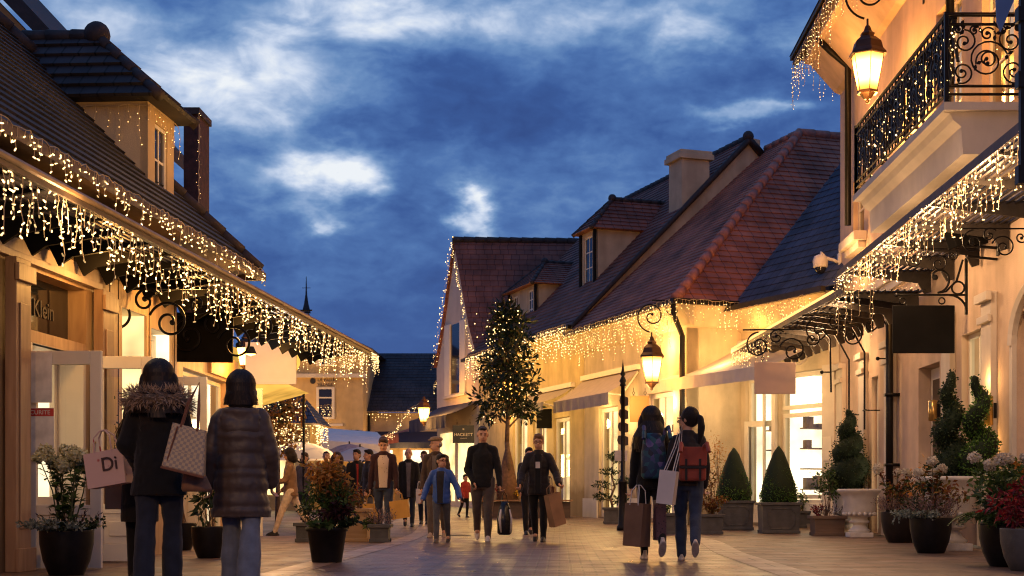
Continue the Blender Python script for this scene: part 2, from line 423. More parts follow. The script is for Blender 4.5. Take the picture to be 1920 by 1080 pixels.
# ------------------------------------------------------------------ ground
def pavemat(name, c1, c2, mortar, bw, rh, rough, rot=0.0, bump=.6, var=(.5,1.3), msz=.012):
    m, nt, b = nodes_of(name); L = nt.links.new
    tc = N(nt, 'ShaderNodeTexCoord'); mp = N(nt, 'ShaderNodeMapping'); mp.inputs['Rotation'].default_value = (0,0,rot)
    L(tc.outputs['Object'], mp.inputs[0])
    ds = N(nt, 'ShaderNodeTexNoise'); ds.inputs['Scale'].default_value = 4; ds.inputs['Detail'].default_value = 2
    L(tc.outputs['Object'], ds.inputs['Vector'])
    mx0 = N(nt, 'ShaderNodeMixRGB'); mx0.inputs[0].default_value = .02
    L(mp.outputs[0], mx0.inputs[1]); L(ds.outputs['Color'], mx0.inputs[2])
    br = N(nt, 'ShaderNodeTexBrick'); br.inputs['Scale'].default_value = 1
    br.inputs['Color1'].default_value = (*c1,1); br.inputs['Color2'].default_value = (*c2,1); br.inputs['Mortar'].default_value = (*mortar,1)
    br.inputs['Mortar Size'].default_value = msz; br.inputs['Brick Width'].default_value = bw; br.inputs['Row Height'].default_value = rh; br.inputs['Mortar Smooth'].default_value = .4
    L(mx0.outputs[0], br.inputs['Vector'])
    n1 = N(nt, 'ShaderNodeTexNoise'); n1.inputs['Scale'].default_value = .8; n1.inputs['Detail'].default_value = 9; n1.inputs['Roughness'].default_value = .65
    L(tc.outputs['Object'], n1.inputs['Vector'])
    r = ramp(nt, n1.outputs['Fac'], [(.3, (var[0],)*3), (.7, (var[1],)*3)])
    mx = N(nt, 'ShaderNodeMixRGB', blend_type='MULTIPLY'); mx.inputs[0].default_value = 1
    L(br.outputs['Color'], mx.inputs[1]); L(r.outputs[0], mx.inputs[2]); L(mx.outputs[0], b.inputs['Base Color'])
    mr = N(nt, 'ShaderNodeMapRange'); mr.inputs['From Min'].default_value = .3; mr.inputs['From Max'].default_value = .7
    mr.inputs['To Min'].default_value = rough-.1; mr.inputs['To Max'].default_value = rough+.12
    n2 = N(nt, 'ShaderNodeTexNoise'); n2.inputs['Scale'].default_value = 2.2; n2.inputs['Detail'].default_value = 6
    L(tc.outputs['Object'], n2.inputs['Vector']); L(n2.outputs['Fac'], mr.inputs[0]); L(mr.outputs[0], b.inputs['Roughness'])
    n3 = N(nt, 'ShaderNodeTexNoise'); n3.inputs['Scale'].default_value = 14; n3.inputs['Detail'].default_value = 4
    L(tc.outputs['Object'], n3.inputs['Vector'])
    sb = N(nt, 'ShaderNodeMath', operation='MULTIPLY_ADD'); sb.inputs[1].default_value = -1.2
    L(br.outputs['Fac'], sb.inputs[0]); L(n3.outputs['Fac'], sb.inputs[2])
    bp = N(nt, 'ShaderNodeBump'); bp.inputs['Strength'].default_value = bump; bp.inputs['Distance'].default_value = .012
    L(sb.outputs[0], bp.inputs['Height']); L(bp.outputs[0], b.inputs['Normal'])
    b.inputs['Specular IOR Level'].default_value = .5
    return m
m_slab = pavemat('pavement_slabs', (.19,.112,.075), (.115,.07,.05), (.04,.028,.022), .62, .42, .5, 0, .5)
m_sett = pavemat('street_setts', (.20,.115,.095), (.13,.078,.068), (.035,.024,.022), .22, .145, .37, 0, .3)
m_band = pavemat('stone_band', (.30,.20,.16), (.24,.165,.135), (.06,.045,.04), .6, .7, .42, 0, .4)

def strip(name, mat_, left, right, lift, ys):
    mb = MB()
    for a, b in zip(ys[:-1], ys[1:]):
        mb.quad((left(a),a,gz(a)+lift), (right(a),a,gz(a)+lift), (right(b),b,gz(b)+lift), (left(b),b,gz(b)+lift))
    o = mb.build(name, mat_); o['kind'] = 'structure'; return o
ys_far = [-40, 0, 10, 20, 28, 32, 36, 40, 45, 50, 55, 61.4, 70, 100, 200, 600]
strip('ground', m_slab, lambda y: -400, lambda y: 400, 0, ys_far)
def bend(y): return 0 if y < 22 else -.012*(y-22)**1.6
def lft(y): return -2.35+bend(y)*.9
def rgt(y): return 1.92+.28*max(0, min(1, (y-18)/5))+bend(y)*1.05
ysr = [2]+[4+i*1.5 for i in range(32)]
strip('street', m_sett, lft, rgt, .004, ysr)
strip('kerb_strip', m_band, lambda y: lft(y)-.34, lambda y: lft(y)-.01, .006, ysr)
strip('kerb_strip', m_band, lambda y: rgt(y)+.01, lambda y: rgt(y)+.36, .006, ysr)
# an iron manhole cover set in the street
mb = MB(); mb.lathe([(.36,0),(.36,.006)], 28)
mh = mb.build('manhole_cover', mat('cast_iron', (.03,.028,.027), .5, .5, .4, 30, .4, 60)); mh.location = (-2.0, 26.5, .006)
tag(mh, 'dark round manhole cover flush in the street setts', 'manhole cover')
# ------------------------------------------------------------------ building helpers
def facade(mb, x0, x1, z0, H, ops, t=.3, y=0.0):
    xs = sorted({x0, x1} | {o[0] for o in ops} | {o[1] for o in ops})
    zs = sorted({z0, H} | {o[2] for o in ops} | {o[3] for o in ops})
    for a, b in zip(xs[:-1], xs[1:]):
        for c, d in zip(zs[:-1], zs[1:]):
            mx, mz = (a+b)/2, (c+d)/2
            if any(o[0] < mx < o[1] and o[2] < mz < o[3] for o in ops): continue
            mb.quad((a,y,c),(b,y,c),(b,y,d),(a,y,d))
    for (a, b, c, d) in ops:
        mb.quad((a,y,c),(a,y,d),(a,y+t,d),(a,y+t,c)); mb.quad((b,y,d),(b,y,c),(b,y+t,c),(b,y+t,d))
        mb.quad((a,y,d),(b,y,d),(b,y+t,d),(a,y+t,d)); mb.quad((b,y,c),(a,y,c),(a,y+t,c),(b,y+t,c))
    mb.quad((x0,y,H),(x1,y,H),(x1,y+t,H),(x0,y+t,H))
    mb.quad((x0,y,z0),(x0,y,H),(x0,y+t,H),(x0,y+t,z0)); mb.quad((x1,y,H),(x1,y,z0),(x1,y+t,z0),(x1,y+t,H))
def window(par, x0, x1, z0, z1, y=.14, nx=1, nz_=1, fm=None, gm=None, fw=.06, th=.07, name='window'):
    mb = MB(); fm = fm or m_white
    mb.box(x0, x0+fw, y, y+th, z0, z1); mb.box(x1-fw, x1, y, y+th, z0, z1)
    mb.box(x0+fw, x1-fw, y, y+th, z0, z0+fw); mb.box(x0+fw, x1-fw, y, y+th, z1-fw, z1)
    for i in range(1, nx):
        c = x0+(x1-x0)*i/nx; mb.box(c-fw*.35, c+fw*.35, y+.012, y+th-.012, z0+fw, z1-fw)
    for i in range(1, nz_):
        c = z0+(z1-z0)*i/nz_; mb.box(x0+fw, x1-fw, y+.016, y+th-.016, c-fw*.3, c+fw*.3)
    o = mb.build(name, fm, par)
    g = MB(); g.quad((x0+fw,y+th*.5,z0+fw),(x1-fw,y+th*.5,z0+fw),(x1-fw,y+th*.5,z1-fw),(x0+fw,y+th*.5,z1-fw))
    g.build('pane', gm or m_glass, o); return o
def interior(par, x0, x1, z0, z1, dep=2.2, glow=None, seed=0, y=.3, goods=True):
    rg = random.Random(seed)
    e = -.002; mb = MB(); mb.quad((x0,y+dep,z0),(x1,y+dep,z0),(x1,y+dep,z1),(x0,y+dep,z1))
    mb.quad((x0-e,y,z0),(x0-e,y+dep,z0),(x0-e,y+dep,z1),(x0-e,y,z1)); mb.quad((x1+e,y+dep,z0),(x1+e,y,z0),(x1+e,y,z1),(x1+e,y+dep,z1))
    o = mb.build('shop_interior', glow or m_shop, par)  # back and side walls glow themselves in place of shop lamps
    mb = MB()
    mb.quad((x0,y,z1+e),(x0,y+dep,z1+e),(x1,y+dep,z1+e),(x1,y,z1+e)); mb.build('ceiling_panel', mat('shop_lining', (.75,.62,.42), .7, 0, .05), o); mb = MB(); mb.quad((x0,y,z0+.012),(x1,y,z0+.012),(x1,y+dep,z0+.012),(x0,y+dep,z0+.012))
    mb.build('floor_panel', mat('shop_lining', (.75,.62,.42), .7, 0, .05), o)
    if goods:
        mb = MB()
        w = x1-x0
        for sx_ in (x0+.02, x1-.30):                     # stocked shelves down both sides
            for zz in (.75, 1.2, 1.65, 2.1):
                if zz > z1-.4 or zz < z0+.2: continue
                mb.box(sx_, sx_+.28, y+.25, y+dep-.12, zz, zz+.03)
                yy = y+.3
                while yy < y+dep-.35:
                    ww = rg.uniform(.06,.2)
                    if rg.random() < .72: mb.box(sx_+.05, sx_+.24, yy, yy+ww, zz+.03, zz+.03+rg.uniform(.08,.3))
                    yy += ww+rg.uniform(.03,.14)
        for k in range(max(1, int(w/.55))):
            cx = x0+w*(k+rg.uniform(.25,.75))/max(1, int(w/.55)); yy = y+rg.uniform(.5, dep-.4); h = rg.uniform(.9,1.5)
            if rg.random() < .5 and z0 < .3:      # draped torso stand
                mb.lathe([(.02,0),(.02,.85),(.19,.86),(.2,1.0),(.14,1.15),(.2,1.4),(.09,1.5),(.05,1.56)], 10, (cx,yy,z0))
            else:
                mb.box(cx-.25, cx+.25, yy, yy+.25, z0+.014, z0+h*.6)
                for q in range(3): mb.box(cx-.2+q*.14, cx-.1+q*.14, yy+.02, yy+.14, z0+h*.6, z0+h*.6+rg.uniform(.1,.3))
            if rg.random() < .6:
                mb.box(cx-.5, cx+.4, y+dep-.3, y+dep-.05, z1*.62, z1*.62+.03)
                for q in range(4): mb.box(cx-.45+q*.2, cx-.33+q*.2, y+dep-.26, y+dep-.1, z1*.62+.03, z1*.62+rg.uniform(.12,.28))
        mb.build('shop_goods', mat('shop_goods', (.16,.10,.07), .7, 0, .8, 2.5), o)
    return o
def tiled(mb, a, b, c, d, course=.2, lift=.028):
    """a,b along the eave; c,d the matching upper corners (c above b, d above a)."""
    a, b, c, d = V(a), V(b), V(c), V(d)
    n = max(2, int(round(((d-a).length+(c-b).length)/2/course)))
    nr = (b-a).cross(d-a).normalized()
    if nr.z < 0: nr = -nr
    ex = (b-a).normalized()
    for i in range(n):
        t0, t1 = i/n, (i+1)/n
        l0, r0, l1, r1 = a.lerp(d,t0), b.lerp(c,t0), a.lerp(d,t1), b.lerp(c,t1)
        off = .17*(i % 2)
        u = lambda p: (p-a).dot(ex)+off
        L0, R0 = l0+nr*lift, r0+nr*lift; L1, R1 = l1+nr*.004, r1+nr*.004
        if (L1-R1).length < 1e-4: mb.add([L0,R0,R1], [(0,1,2)], None, [[(u(l0),i+.02),(u(r0),i+.02),(u(r1),i+.98)]])
        else: mb.quad(L0, R0, R1, L1, [(u(l0),i+.02),(u(r0),i+.02),(u(r1),i+.98),(u(l1),i+.98)])
        mb.quad(l0, r0, R0, L0, [(u(l0),i+.5),(u(r0),i+.5),(u(r0),i+.5),(u(l0),i+.5)])
def ridge(mb, p, q, r=.11, seg=.34):
    p, q = V(p), V(q); n = max(1, int((q-p).length/seg))
    for i in range(n):
        A, B = p.lerp(q, i/n), p.lerp(q, (i+1.12)/n)
        mb.tube([A, B], [r*1.12, r*.92], 8)
def awning(par, x0, x1, p, za, zf, vh, fabric, name='awning', y0=0.0, bars=True, wave=0, yaw=0):
    mb = MB(); n = 14
    for i in range(n):                                   # fabric with a slight sag between its arms
        t0, t1 = i/n, (i+1)/n
        f = lambda t: -.05*math.sin(PI*t)
        mb.quad((x0,y0-p*t0,za+(zf-za)*t0+f(t0)),(x0,y0-p*t1,za+(zf-za)*t1+f(t1)),(x1,y0-p*t1,za+(zf-za)*t1+f(t1)),(x1,y0-p*t0,za+(zf-za)*t0+f(t0)))
    o = mb.build(name, fabric, par)
    v = MB(); m = max(10, int((x1-x0)/.16))
    for i in range(m):
        a, b = x0+(x1-x0)*i/m, x0+(x1-x0)*(i+1)/m
        wa, wb = .018*math.sin(i*1.9), .018*math.sin((i+1)*1.9)
        v.quad((a,y0-p-.01+wa*.3,zf),(b,y0-p-.01+wb*.3,zf),(b,y0-p-.01+wb,zf-vh),(a,y0-p-.01+wa,zf-vh))
    v.build('valance', fabric, o)
    if bars:
        f = MB()
        f.box(x0, x1, y0-p-.004, y0-p+.03, zf-.035, zf-.005); f.box(x0, x1, y0-.1, y0-.002, za-.02, za+.11)
        for x in (x0+.05, x1-.05):
            f.tube([(x,y0-.05,za-.08),(x,y0-p*.55,(za+zf)/2-.35),(x,y0-p,zf-.03)], .022, 6)
        f.build('awning_frame', m_white, o)
    return o
def text(body, size, mat_, par, M, name='lettering', ext=.004, align='CENTER'):
    cu = bpy.data.curves.new(name, 'FONT'); cu.body = body; cu.size = size; cu.extrude = ext; cu.align_x = align; cu.align_y = 'CENTER'
    t = bpy.data.objects.new('tmp', cu); COL.objects.link(t)
    bpy.context.view_layer.update()
    me = bpy.data.meshes.new_from_object(t.evaluated_get(bpy.context.evaluated_depsgraph_get()))
    bpy.data.objects.remove(t)
    o = bpy.data.objects.new(name, me); COL.objects.link(o)
    me.materials.clear(); me.materials.append(mat_)
    o.parent = par; o.matrix_local = M; return o
TXT = Matrix.Rotation(PI/2, 4, 'X')                      # text upright, read from -y
def bldg(name, label, cat, o, d):
    return thing(name, label, cat, (o[0], o[1], gz(o[1])), math.atan2(d[1], d[0]))
def loc2w(o, d, s, q, z):                                # facade coordinates to world
    return V((o[0]+d[0]*s-d[1]*q, o[1]+d[1]*s+d[0]*q, z))
def nd(a, b):
    l = math.hypot(a, b); return (a/l, b/l)

# ---- light strings
def led_mesh(fine):
    mb = MB()
    if fine: mb.tube([(0,0,-.024),(0,0,-.01),(0,0,.02),(0,0,.028)], [.007,.0105,.0115,.004], 6)
    else: mb.add([(0,0,-1),(1,0,0),(0,1,0),(-1,0,0),(0,-1,0),(0,0,1)], [(0,2,1),(0,3,2),(0,4,3),(0,1,4),(5,1,2),(5,2,3),(5,3,4),(5,4,1)])
    me = bpy.data.meshes.new('bulb'); me.from_pydata([tuple(p) for p in mb.v], [], mb.f); return me, mb
LEDME, LEDMB = led_mesh(True); LEDME.materials.append(m_led)
_, OCT = led_mesh(False)
def light_string(name, label, path, drop, spacing=.1, pitch=.075, seed=1, r=.013, fine=False, led=None, wire=None, cat='fairy lights', group='fairy light strings', hang=True, jitter=.03, wr=.004, empty=.12):
    rg = random.Random(seed); pts = [V(p) for p in path]
    w = MB(); bulbs = []; led = led or m_led; r = r*(.57 if fine else .54 if path[0][1] < 42 else .74)
    run = []
    for a, b in zip(pts[:-1], pts[1:]):
        n = max(1, int((b-a).length/spacing))
        for i in range(n): run.append(a.lerp(b, i/n))
    run.append(pts[-1])
    main = [p+V((rg.uniform(-1,1)*jitter*.5, rg.uniform(-1,1)*jitter*.5, rg.uniform(-1,.4)*jitter)) for p in run]
    w.tube(main, wr*1.3, 4, cap=False)
    pat = [1, .55, .8, .4, .95, .65, .35, .75]
    for i, p in enumerate(main):
        if not hang:
            for q in range(max(1, int(spacing/pitch+.5))):
                bulbs.append(p+V((rg.uniform(-1,1), rg.uniform(-1,1), rg.uniform(-1,1)))*jitter)
            continue
        if rg.random() < empty: continue
        Ld = drop*pat[(i*3) % 8]*rg.uniform(.75, 1.15)
        k = max(1, int(Ld/pitch)); line = [p]; q = V(p)
        for j in range(k):
            q = q+V((rg.uniform(-1,1)*jitter*.55, rg.uniform(-1,1)*jitter*.55, -pitch*rg.uniform(.75,1.15)))
            line.append(V(q)); bulbs.append(q+V((rg.uniform(-1,1), rg.uniform(-1,1), rg.uniform(-.6,.2)))*jitter*.6)
        w.tube(line, wr, 3, cap=False)
    o = w.build(name, wire or m_wire); tag(o, label, cat, group)
    bulbs.sort(key=lambda b: b.y)
    def rot():
        d = rnd_dir(rg); d.z -= .4
        return d.to_track_quat('Z', 'Y').to_matrix().to_4x4()
    if fine:
        for b in bulbs[:100]:
            c = bpy.data.objects.new('bulb', LEDME); COL.objects.link(c); c.parent = o
            c.matrix_local = Matrix.Translation(b) @ rot() @ Matrix.Scale(r/.0115, 4)
        rest = bulbs[100:]
    else: rest = bulbs
    if rest:
        mb = MB(); src = LEDMB if fine else OCT
        for b in rest:
            s = (r/.0115) if fine else r*rg.uniform(.6, 1.15)
            mb.add(src.v, src.f, Matrix.Translation(b) @ (rot() if fine else Matrix.Identity(4)) @ Matrix.Scale(s, 4))
        c = mb.build('bulb', led, o); c['kind'] = 'stuff'
    return o
def scroll_bracket(par, name, M, arm, h, r=.012, flip=1, mat_=None):
    """wall plate at x=0, arm of length arm along +x, drop h below; curls under the arm"""
    mb = MB()
    mb.box(-.012, .012, -.02, .02, -h, .06, M)
    mb.tube([(0,0,0),(arm,0,0)], r, 6, M); mb.ball((arm+.02,0,0), r*1.9, 8, 6, M)
    mb.tube([V(p) for p in spiral((arm*.3,0,-h*.34), h*.33, h*.06, PI*.5, PI*.5+PI*2.6)], r*.8, 6, M)
    mb.tube([(0,0,-h*.95)]+[V(p) for p in spiral((arm*.28,0,-h*.5), h*.5, h*.4, -PI*.9, -PI*.35, n=8)], r*.8, 6, M)
    mb.tube([V(p) for p in spiral((arm*.78,0,-h*.22), h*.2, h*.05, PI*.5, PI*.5-PI*2.4)], r*.75, 6, M)
    return mb.build(name, mat_ or m_iron, par)
def lantern(label, c, sc, wall_dx, group='street lanterns', over=True, wdir=V((1,0,0)), rise=.55, name='wall_lantern'):
    """lantern whose glass centre is c, hung from a scroll arm reaching the wall wall_dx away"""
    t = thing(name, label, 'lantern', c, math.atan2(wdir.y, wdir.x), group)
    g = MB(); g.lathe([(.15*sc,-.3*sc),(.26*sc,.27*sc)], 6)
    g.build('lantern_glass', m_lampg, t)
    f = MB()
    for k in range(6):
        a = 2*PI*(k+.5)/6
        f.tube([(.153*sc*math.cos(a),.152*sc*math.sin(a),-.31*sc),(.265*sc*math.cos(a),.265*sc*math.sin(a),.28*sc)], .0065*sc, 5)
    f.lathe([(.17*sc,-.33*sc),(.17*sc,-.29*sc)], 6); f.lathe([(.05*sc,-.42*sc),(.13*sc,-.33*sc)], 6); f.ball((0,0,-.45*sc), .035*sc, 8, 6)
    f.build('lantern_frame', mat('lamp_bronze', (.06,.03,.018), .45, .6, .2, 10), t)
    r_ = MB(); r_.lathe([(.31*sc,.26*sc),(.30*sc,.30*sc),(.25*sc,.36*sc),(.22*sc,.47*sc),(.13*sc,.55*sc),(.10*sc,.56*sc),(.12*sc,.60*sc),(.07*sc,.64*sc),(.04*sc,.72*sc),(.02*sc,.74*sc)], 6)
    r_.build('lantern_cap', mat('lamp_bronze', (.06,.03,.018)), t, False)
    lamp(V(c)+V((-.1,-.25,-.45*sc)), 7*sc, (1,.52,.16), .12)
    if over:
        b = MB(); z0 = .74*sc; R0 = rise*.42
        sp = spiral((0,0,z0+R0*1.25), R0, R0*.12, -PI*.5+PI*2*.98, -PI*.5-PI*2*.55, n=60)
        b.tube([(0,0,z0-.02),(0,0,z0+R0*.25)], .018*sc, 6)
        b.tube(sp[:], .018, 6); b.ball(sp[-1], .035, 8, 6)
        zt = z0+R0*2.25
        b.tube([(0,0,zt),(wall_dx,0,zt)], .018, 6)
        b.tube(spiral((wall_dx*.62,0,zt-R0*.55), R0*.55, R0*.12, PI*.5, PI*.5+PI*2.1, n=30), .016, 6)
        b.tube([(wall_dx*.62,0,zt)]+[V((wall_dx*(.62+.38*k/6),0,zt-R0*1.1*(k/6)**2)) for k in range(1, 7)], .016, 6)
        b.box(wall_dx-.02, wall_dx, -.03, .03, zt-R0*1.4, zt+.12)
        b.build('scroll_bracket', m_iron, t)
    return t
# ================================================================== LEFT SIDE
DL = nd(.062, 1); OL = (-5.44, 9.0)
def Lw(s, q, z): return loc2w(OL, DL, s, q, z)
L1 = bldg('shop_house', 'low shop house with brown panelled front and dark tiled roof, left of the street', 'building', OL, DL)
mb = MB()
ops = [(4.95, 6.35, .02, 2.2), (4.95, 6.35, 2.32, 2.9), (7.4, 8.2, .75, 2.86), (8.36, 9.1, .75, 2.74)]
facade(mb, -2, 9.3, 0, 3.9, ops, .35)
mb.quad((9.3,.35,0),(9.3,.35,3.9),(9.3,1.2,3.9),(9.3,1.2,0)); mb.quad((9.3,1.2,3.25),(9.3,1.2,3.9),(11.6,1.2,3.9),(11.6,1.2,3.25))
mb.build('panelled_wall', m_panel, L1)
mb = MB()                                                # grooves between the panels
for x in (-.6, .5, 1.6, 2.7, 3.8, 6.68, 7.02, 7.28, 8.28, 9.2): mb.box(x-.008, x+.008, -.006, .01, 0, 3.88)
for (a, b) in ((6.4,7.38),(8.2,8.36),(9.1,9.3)): mb.box(a, b, -.03, -.002, 0, .28)
mb.build('panel_joint', mat('panel_joint', (.06,.035,.02), .7), L1)
mb = MB(); mb.box(3.7, 6.6, -.05, -.002, 2.93, 3.62); mb.box(3.7, 6.6, -.12, -.052, 3.62, 3.72); mb.box(3.7, 6.6, -.09, -.052, 2.93, 3.0)
mb.build('shop_fascia', m_taupe, L1, bevel=.006)
mb = MB()
for x in (4.3, 6.42):
    mb = MB(); mb.box(x, x+.32, -.16, -.052, 0, 2.92); mb.box(x-.03, x+.35, -.2, -.161, 0, .22); mb.box(x-.03, x+.35, -.2, -.161, 2.7, 2.86)
    mb.box(x+.06, x+.26, -.176, -.161, .4, 2.5)
    mb.build('pilaster', m_pill, L1, bevel=.006)
interior(L1, 4.95, 6.35, .0, 2.2, 2.0, m_shopw, 4, .35)
mb = MB(); mb.quad((4.95,.2,2.32),(6.35,.2,2.32),(6.35,.2,2.9),(4.95,.2,2.9)); tp = mb.build('transom_panel', m_dglass, L1)
text('Klein', .25, mat('sign_grey', (.10,.09,.08), .5), tp, Matrix.Translation((5.72,.192,2.6)) @ TXT)
interior(L1, 7.4, 8.2, .75, 2.86, .9, m_shop, 6, .03, False)
interior(L1, 8.36, 9.1, .75, 2.74, .9, m_shopw, 8, .03, False)
window(L1, 8.36, 9.1, .77, 2.72, .2, 1, 1)
window(L1, 7.42, 7.72, .77, 2.84, .22, 1, 1)
mb = MB(); mb.box(6.28, 6.345, .0, .36, .02, 2.2); mb.box(4.955, 5.02, .0, .36, .02, 2.2); mb.box(4.95, 6.35, .02, .1, 2.2, 2.315); mb.build('door_casing', m_white, L1, bevel=.006)
mb = MB(); mb.box(5.03,5.1,.28,.34,.02,2.19); mb.box(5.6,5.7,.28,.34,.02,2.19); mb.box(6.2,6.27,.28,.34,.02,2.19); mb.box(5.1,5.6,.28,.34,.02,.7); mb.box(5.7,6.2,.28,.34,.02,.7); mb.build('inner_door', m_white, L1, bevel=.006)
# roof, hipped at its far end
ze = 3.95; e0, e1 = -3.2, 11.75; ye = -.38; sl = 1.05; yr = 4.6
zr = ze+(yr-ye)*sl; hx = e1-(yr-ye)*.92
mb = MB(); tiled(mb, (e0,ye,ze), (e1,ye,ze), (hx,yr,zr), (e0,yr,zr), .21, .03)
tiled(mb, (e1,ye,ze), (e1,2*yr-ye,ze), (hx,yr+.01,zr), (hx,yr-.01,zr), .21, .03)
rf = mb.build('roof', m_roofL, L1)
mb = MB(); ridge(mb, (e1,ye,ze+.02), (hx,yr,zr+.03), .1, .36); ridge(mb, (e0,yr,zr+.03), (hx,yr,zr+.03), .1, .36); mb.build('ridge_tiles', m_ridged, rf, True)
mb = MB(); mb.box(e0, e1, ye-.09, ye+.02, ze-.13, ze-.02); mb.box(e0, e1, ye+.021, .0, ze-.06, ze-.03); mb.box(e1-.02, e1+.07, ye-.09, 6, ze-.13, ze-.021); mb.build('gutter', m_slatb, L1)
# dormer on the left roof
dm = MB(); dx0, dx1, dy, db, dt = 9.25, 10.25, .36, 4.3, 5.72
dd = 1.25
dm.quad((dx0,dy,db),(dx0,dy+dd,db+dd*sl),(dx0,dy+dd+.2,dt),(dx0,dy,dt)); dm.quad((dx1,dy,db),(dx1,dy,dt),(dx1,dy+dd+.2,dt),(dx1,dy+dd,db+dd*sl))
facade(dm, dx0, dx1, db, dt, [(dx0+.26, dx1-.26, db+.32, dt-.2)], .1, dy-.002)
dr = dm.build('dormer', mat('dormer_render', (.56,.40,.22), .85, 0, .08, 3, .25, 90, .2), L1)
window(dr, dx0+.26, dx1-.26, db+.32, dt-.2, dy+.02, 2, 2, m_white, m_dglass, .05, .05, 'dormer_window')
mb = MB(); a = .24; zt = 6.72; ry0, ry1 = dy+.85, dy+2.5
P = [(dx0-a,dy-a,dt),(dx1+a,dy-a,dt),(dx1+a,dy+2.2,dt),(dx0-a,dy+2.2,dt)]; xm = (dx0+dx1)/2
tiled(mb, P[0], P[1], (xm+.01,ry0,zt), (xm-.01,ry0,zt), .24, .05); tiled(mb, P[3], P[0], (xm,ry0,zt), (xm,ry1,zt), .24, .05); tiled(mb, P[1], P[2], (xm,ry1,zt), (xm,ry0,zt), .24, .05)
mb.quad(P[0],P[3],P[2],P[1])
mb.build('dormer_roof', m_roofL, dr)
mb = MB(); ridge(mb, (xm,ry1,zt), (xm,ry0,zt), .09, .3); mb.ball((xm,ry0,zt+.02), .17, 12, 8); ridge(mb, P[0], (xm,ry0,zt), .07, .3); ridge(mb, P[1], (xm,ry0,zt), .07, .3)
mb.build('ridge_tiles', m_ridged, dr, True)

# taller gabled house behind, only its verge shows
L0 = thing('gabled_house', 'tall house with dark verge rising behind the low shop house, top left corner', 'building', (-9.5, 21.2, 0))
mb = MB(); mb.prism([(-5,0),(2.1,0),(2.1,6.9),(1.95,7.25),(-3.0,12.4),(-5,12.4)], 0, .3); mb.build('gable_wall', mat('ochre_lit', (.5,.26,.1), .85, 0, .08), L0)
mb = MB(); mb.prism([(2.55,6.75),(2.55,7.0),(-3.0,12.95),(-3.0,12.45)], -.25, 6); mb.build('roof', m_ridged, L0)
ch = thing('chimney_stack', 'narrow dark brick stack rising behind the dormer, lights along its edge', 'chimney', (-5.64, 22.0, 3.2))
mb = MB(); mb.box(-.11,.11,0,.7,0,3.35); mb.build('stack', mat('dark_brick', (.055,.022,.02), .8, 0, .4, 9, .4, 25), ch)
mb = MB(); mb.box(-.14,.14,-.04,.74,3.351,3.45); mb.build('cap', m_ridged, ch)

# second shop set back beyond
OB = (-5.92, 18.62); DB = (0, 1)
L2 = bldg('arcade_shop', 'set back shop with tall lit openings between pale posts, under the slatted canopy', 'building', OB, DB)
mb = MB(); facade(mb, 0, 7.9, 0, 3.18, [(.5,3.0,.02,2.75),(4.0,7.0,.02,2.75)], .3)
mb.quad((7.9,.3,0),(7.9,.3,3.18),(7.9,6,3.18),(7.9,6,0)); mb.quad((0,.3,3.18),(7.9,.3,3.18),(7.9,6,3.18),(0,6,3.18))
mb.build('shop_wall', m_panel, L2)
interior(L2, .5, 3.0, 0, 2.75, 1.8, m_shop, 11, .3); interior(L2, 4.0, 7.0, 0, 2.75, 1.8, m_shopw, 12, .3)
window(L2, .5, 3.0, .02, 2.72, .12, 3, 1); window(L2, 4.0, 7.0, .02, 2.72, .12, 3, 1)
mb = MB(); mb.box(5.6, 7.3, -.06, -.002, 2.8, 3.17); mb.build('wood_fascia', woodmat('gold_wood', (.42,.2,.06), (.6,.33,.12)), L2)

# open glazed doors standing out from the wall
def glazed_door(name, label, loc, rz, w, h, pane_lo=.75, mullion=0, wood=None):
    t = thing(name, label, 'door', loc, rz, 'open shop doors'); m = wood or m_white
    mb = MB(); s = .11
    mb.box(0, s, -.025, .025, .01, h); mb.box(w-s, w, -.025, .025, .01, h); mb.box(s, w-s, -.025, .025, h-s*1.2, h)
    mb.box(s, w-s, -.025, .025, .01, .2); mb.box(s, w-s, -.025, .025, pane_lo-.1, pane_lo); mb.box(s, w-s, -.012, .012, .2, pane_lo-.1)
    for k in range(mullion): 
        x = s+(w-2*s)*(k+1)/(mullion+1); mb.box(x-.02, x+.02, -.02, .02, pane_lo, h-s*1.2)
    mb.build('door_frame', m, t, bevel=.006)
    mb = MB(); mb.box(s+.06, w-s-.06, -.024, -.0125, .28, pane_lo-.18); mb.build('door_panel', m, t, bevel=.008)
    g = MB(); g.quad((s,0,pane_lo),(w-s,0,pane_lo),(w-s,0,h-s*1.2),(s,0,h-s*1.2)); g.build('pane', m_glass, t)
    k = MB(); k.tube([(w-s*.5,-.03,.95),(w-s*.5,-.07,.97),(w-s*.5,-.07,1.2),(w-s*.5,-.03,1.22)], .011, 6); k.build('handle', mat('brass', (.55,.36,.12), .3, .9, .1), t)
    return t
d1 = glazed_door('shop_door', 'white glazed shop door standing open beside the hydrangea pot', (-5.14, 13.86, 0), R(-2), .74, 2.1, .62)
glazed_door('shop_door', 'pale glazed shop door standing open behind the pink shopping bag', (-4.98, 15.35, 0), R(6), .62, 2.2, .62)
glazed_door('shop_door', 'tall white open door just right of the fur hooded woman', (-5.88, 22.1, 0), R(2), .46, 2.55, 1.0)
glazed_door('shop_door', 'tall white open door just left of the puffer coat woman', (-5.9, 25.8, 0), R(-4), .58, 2.65, 1.0)
mb = MB(); mb.box(-5.16,-5.05,13.70,13.83,1.25,2.0)
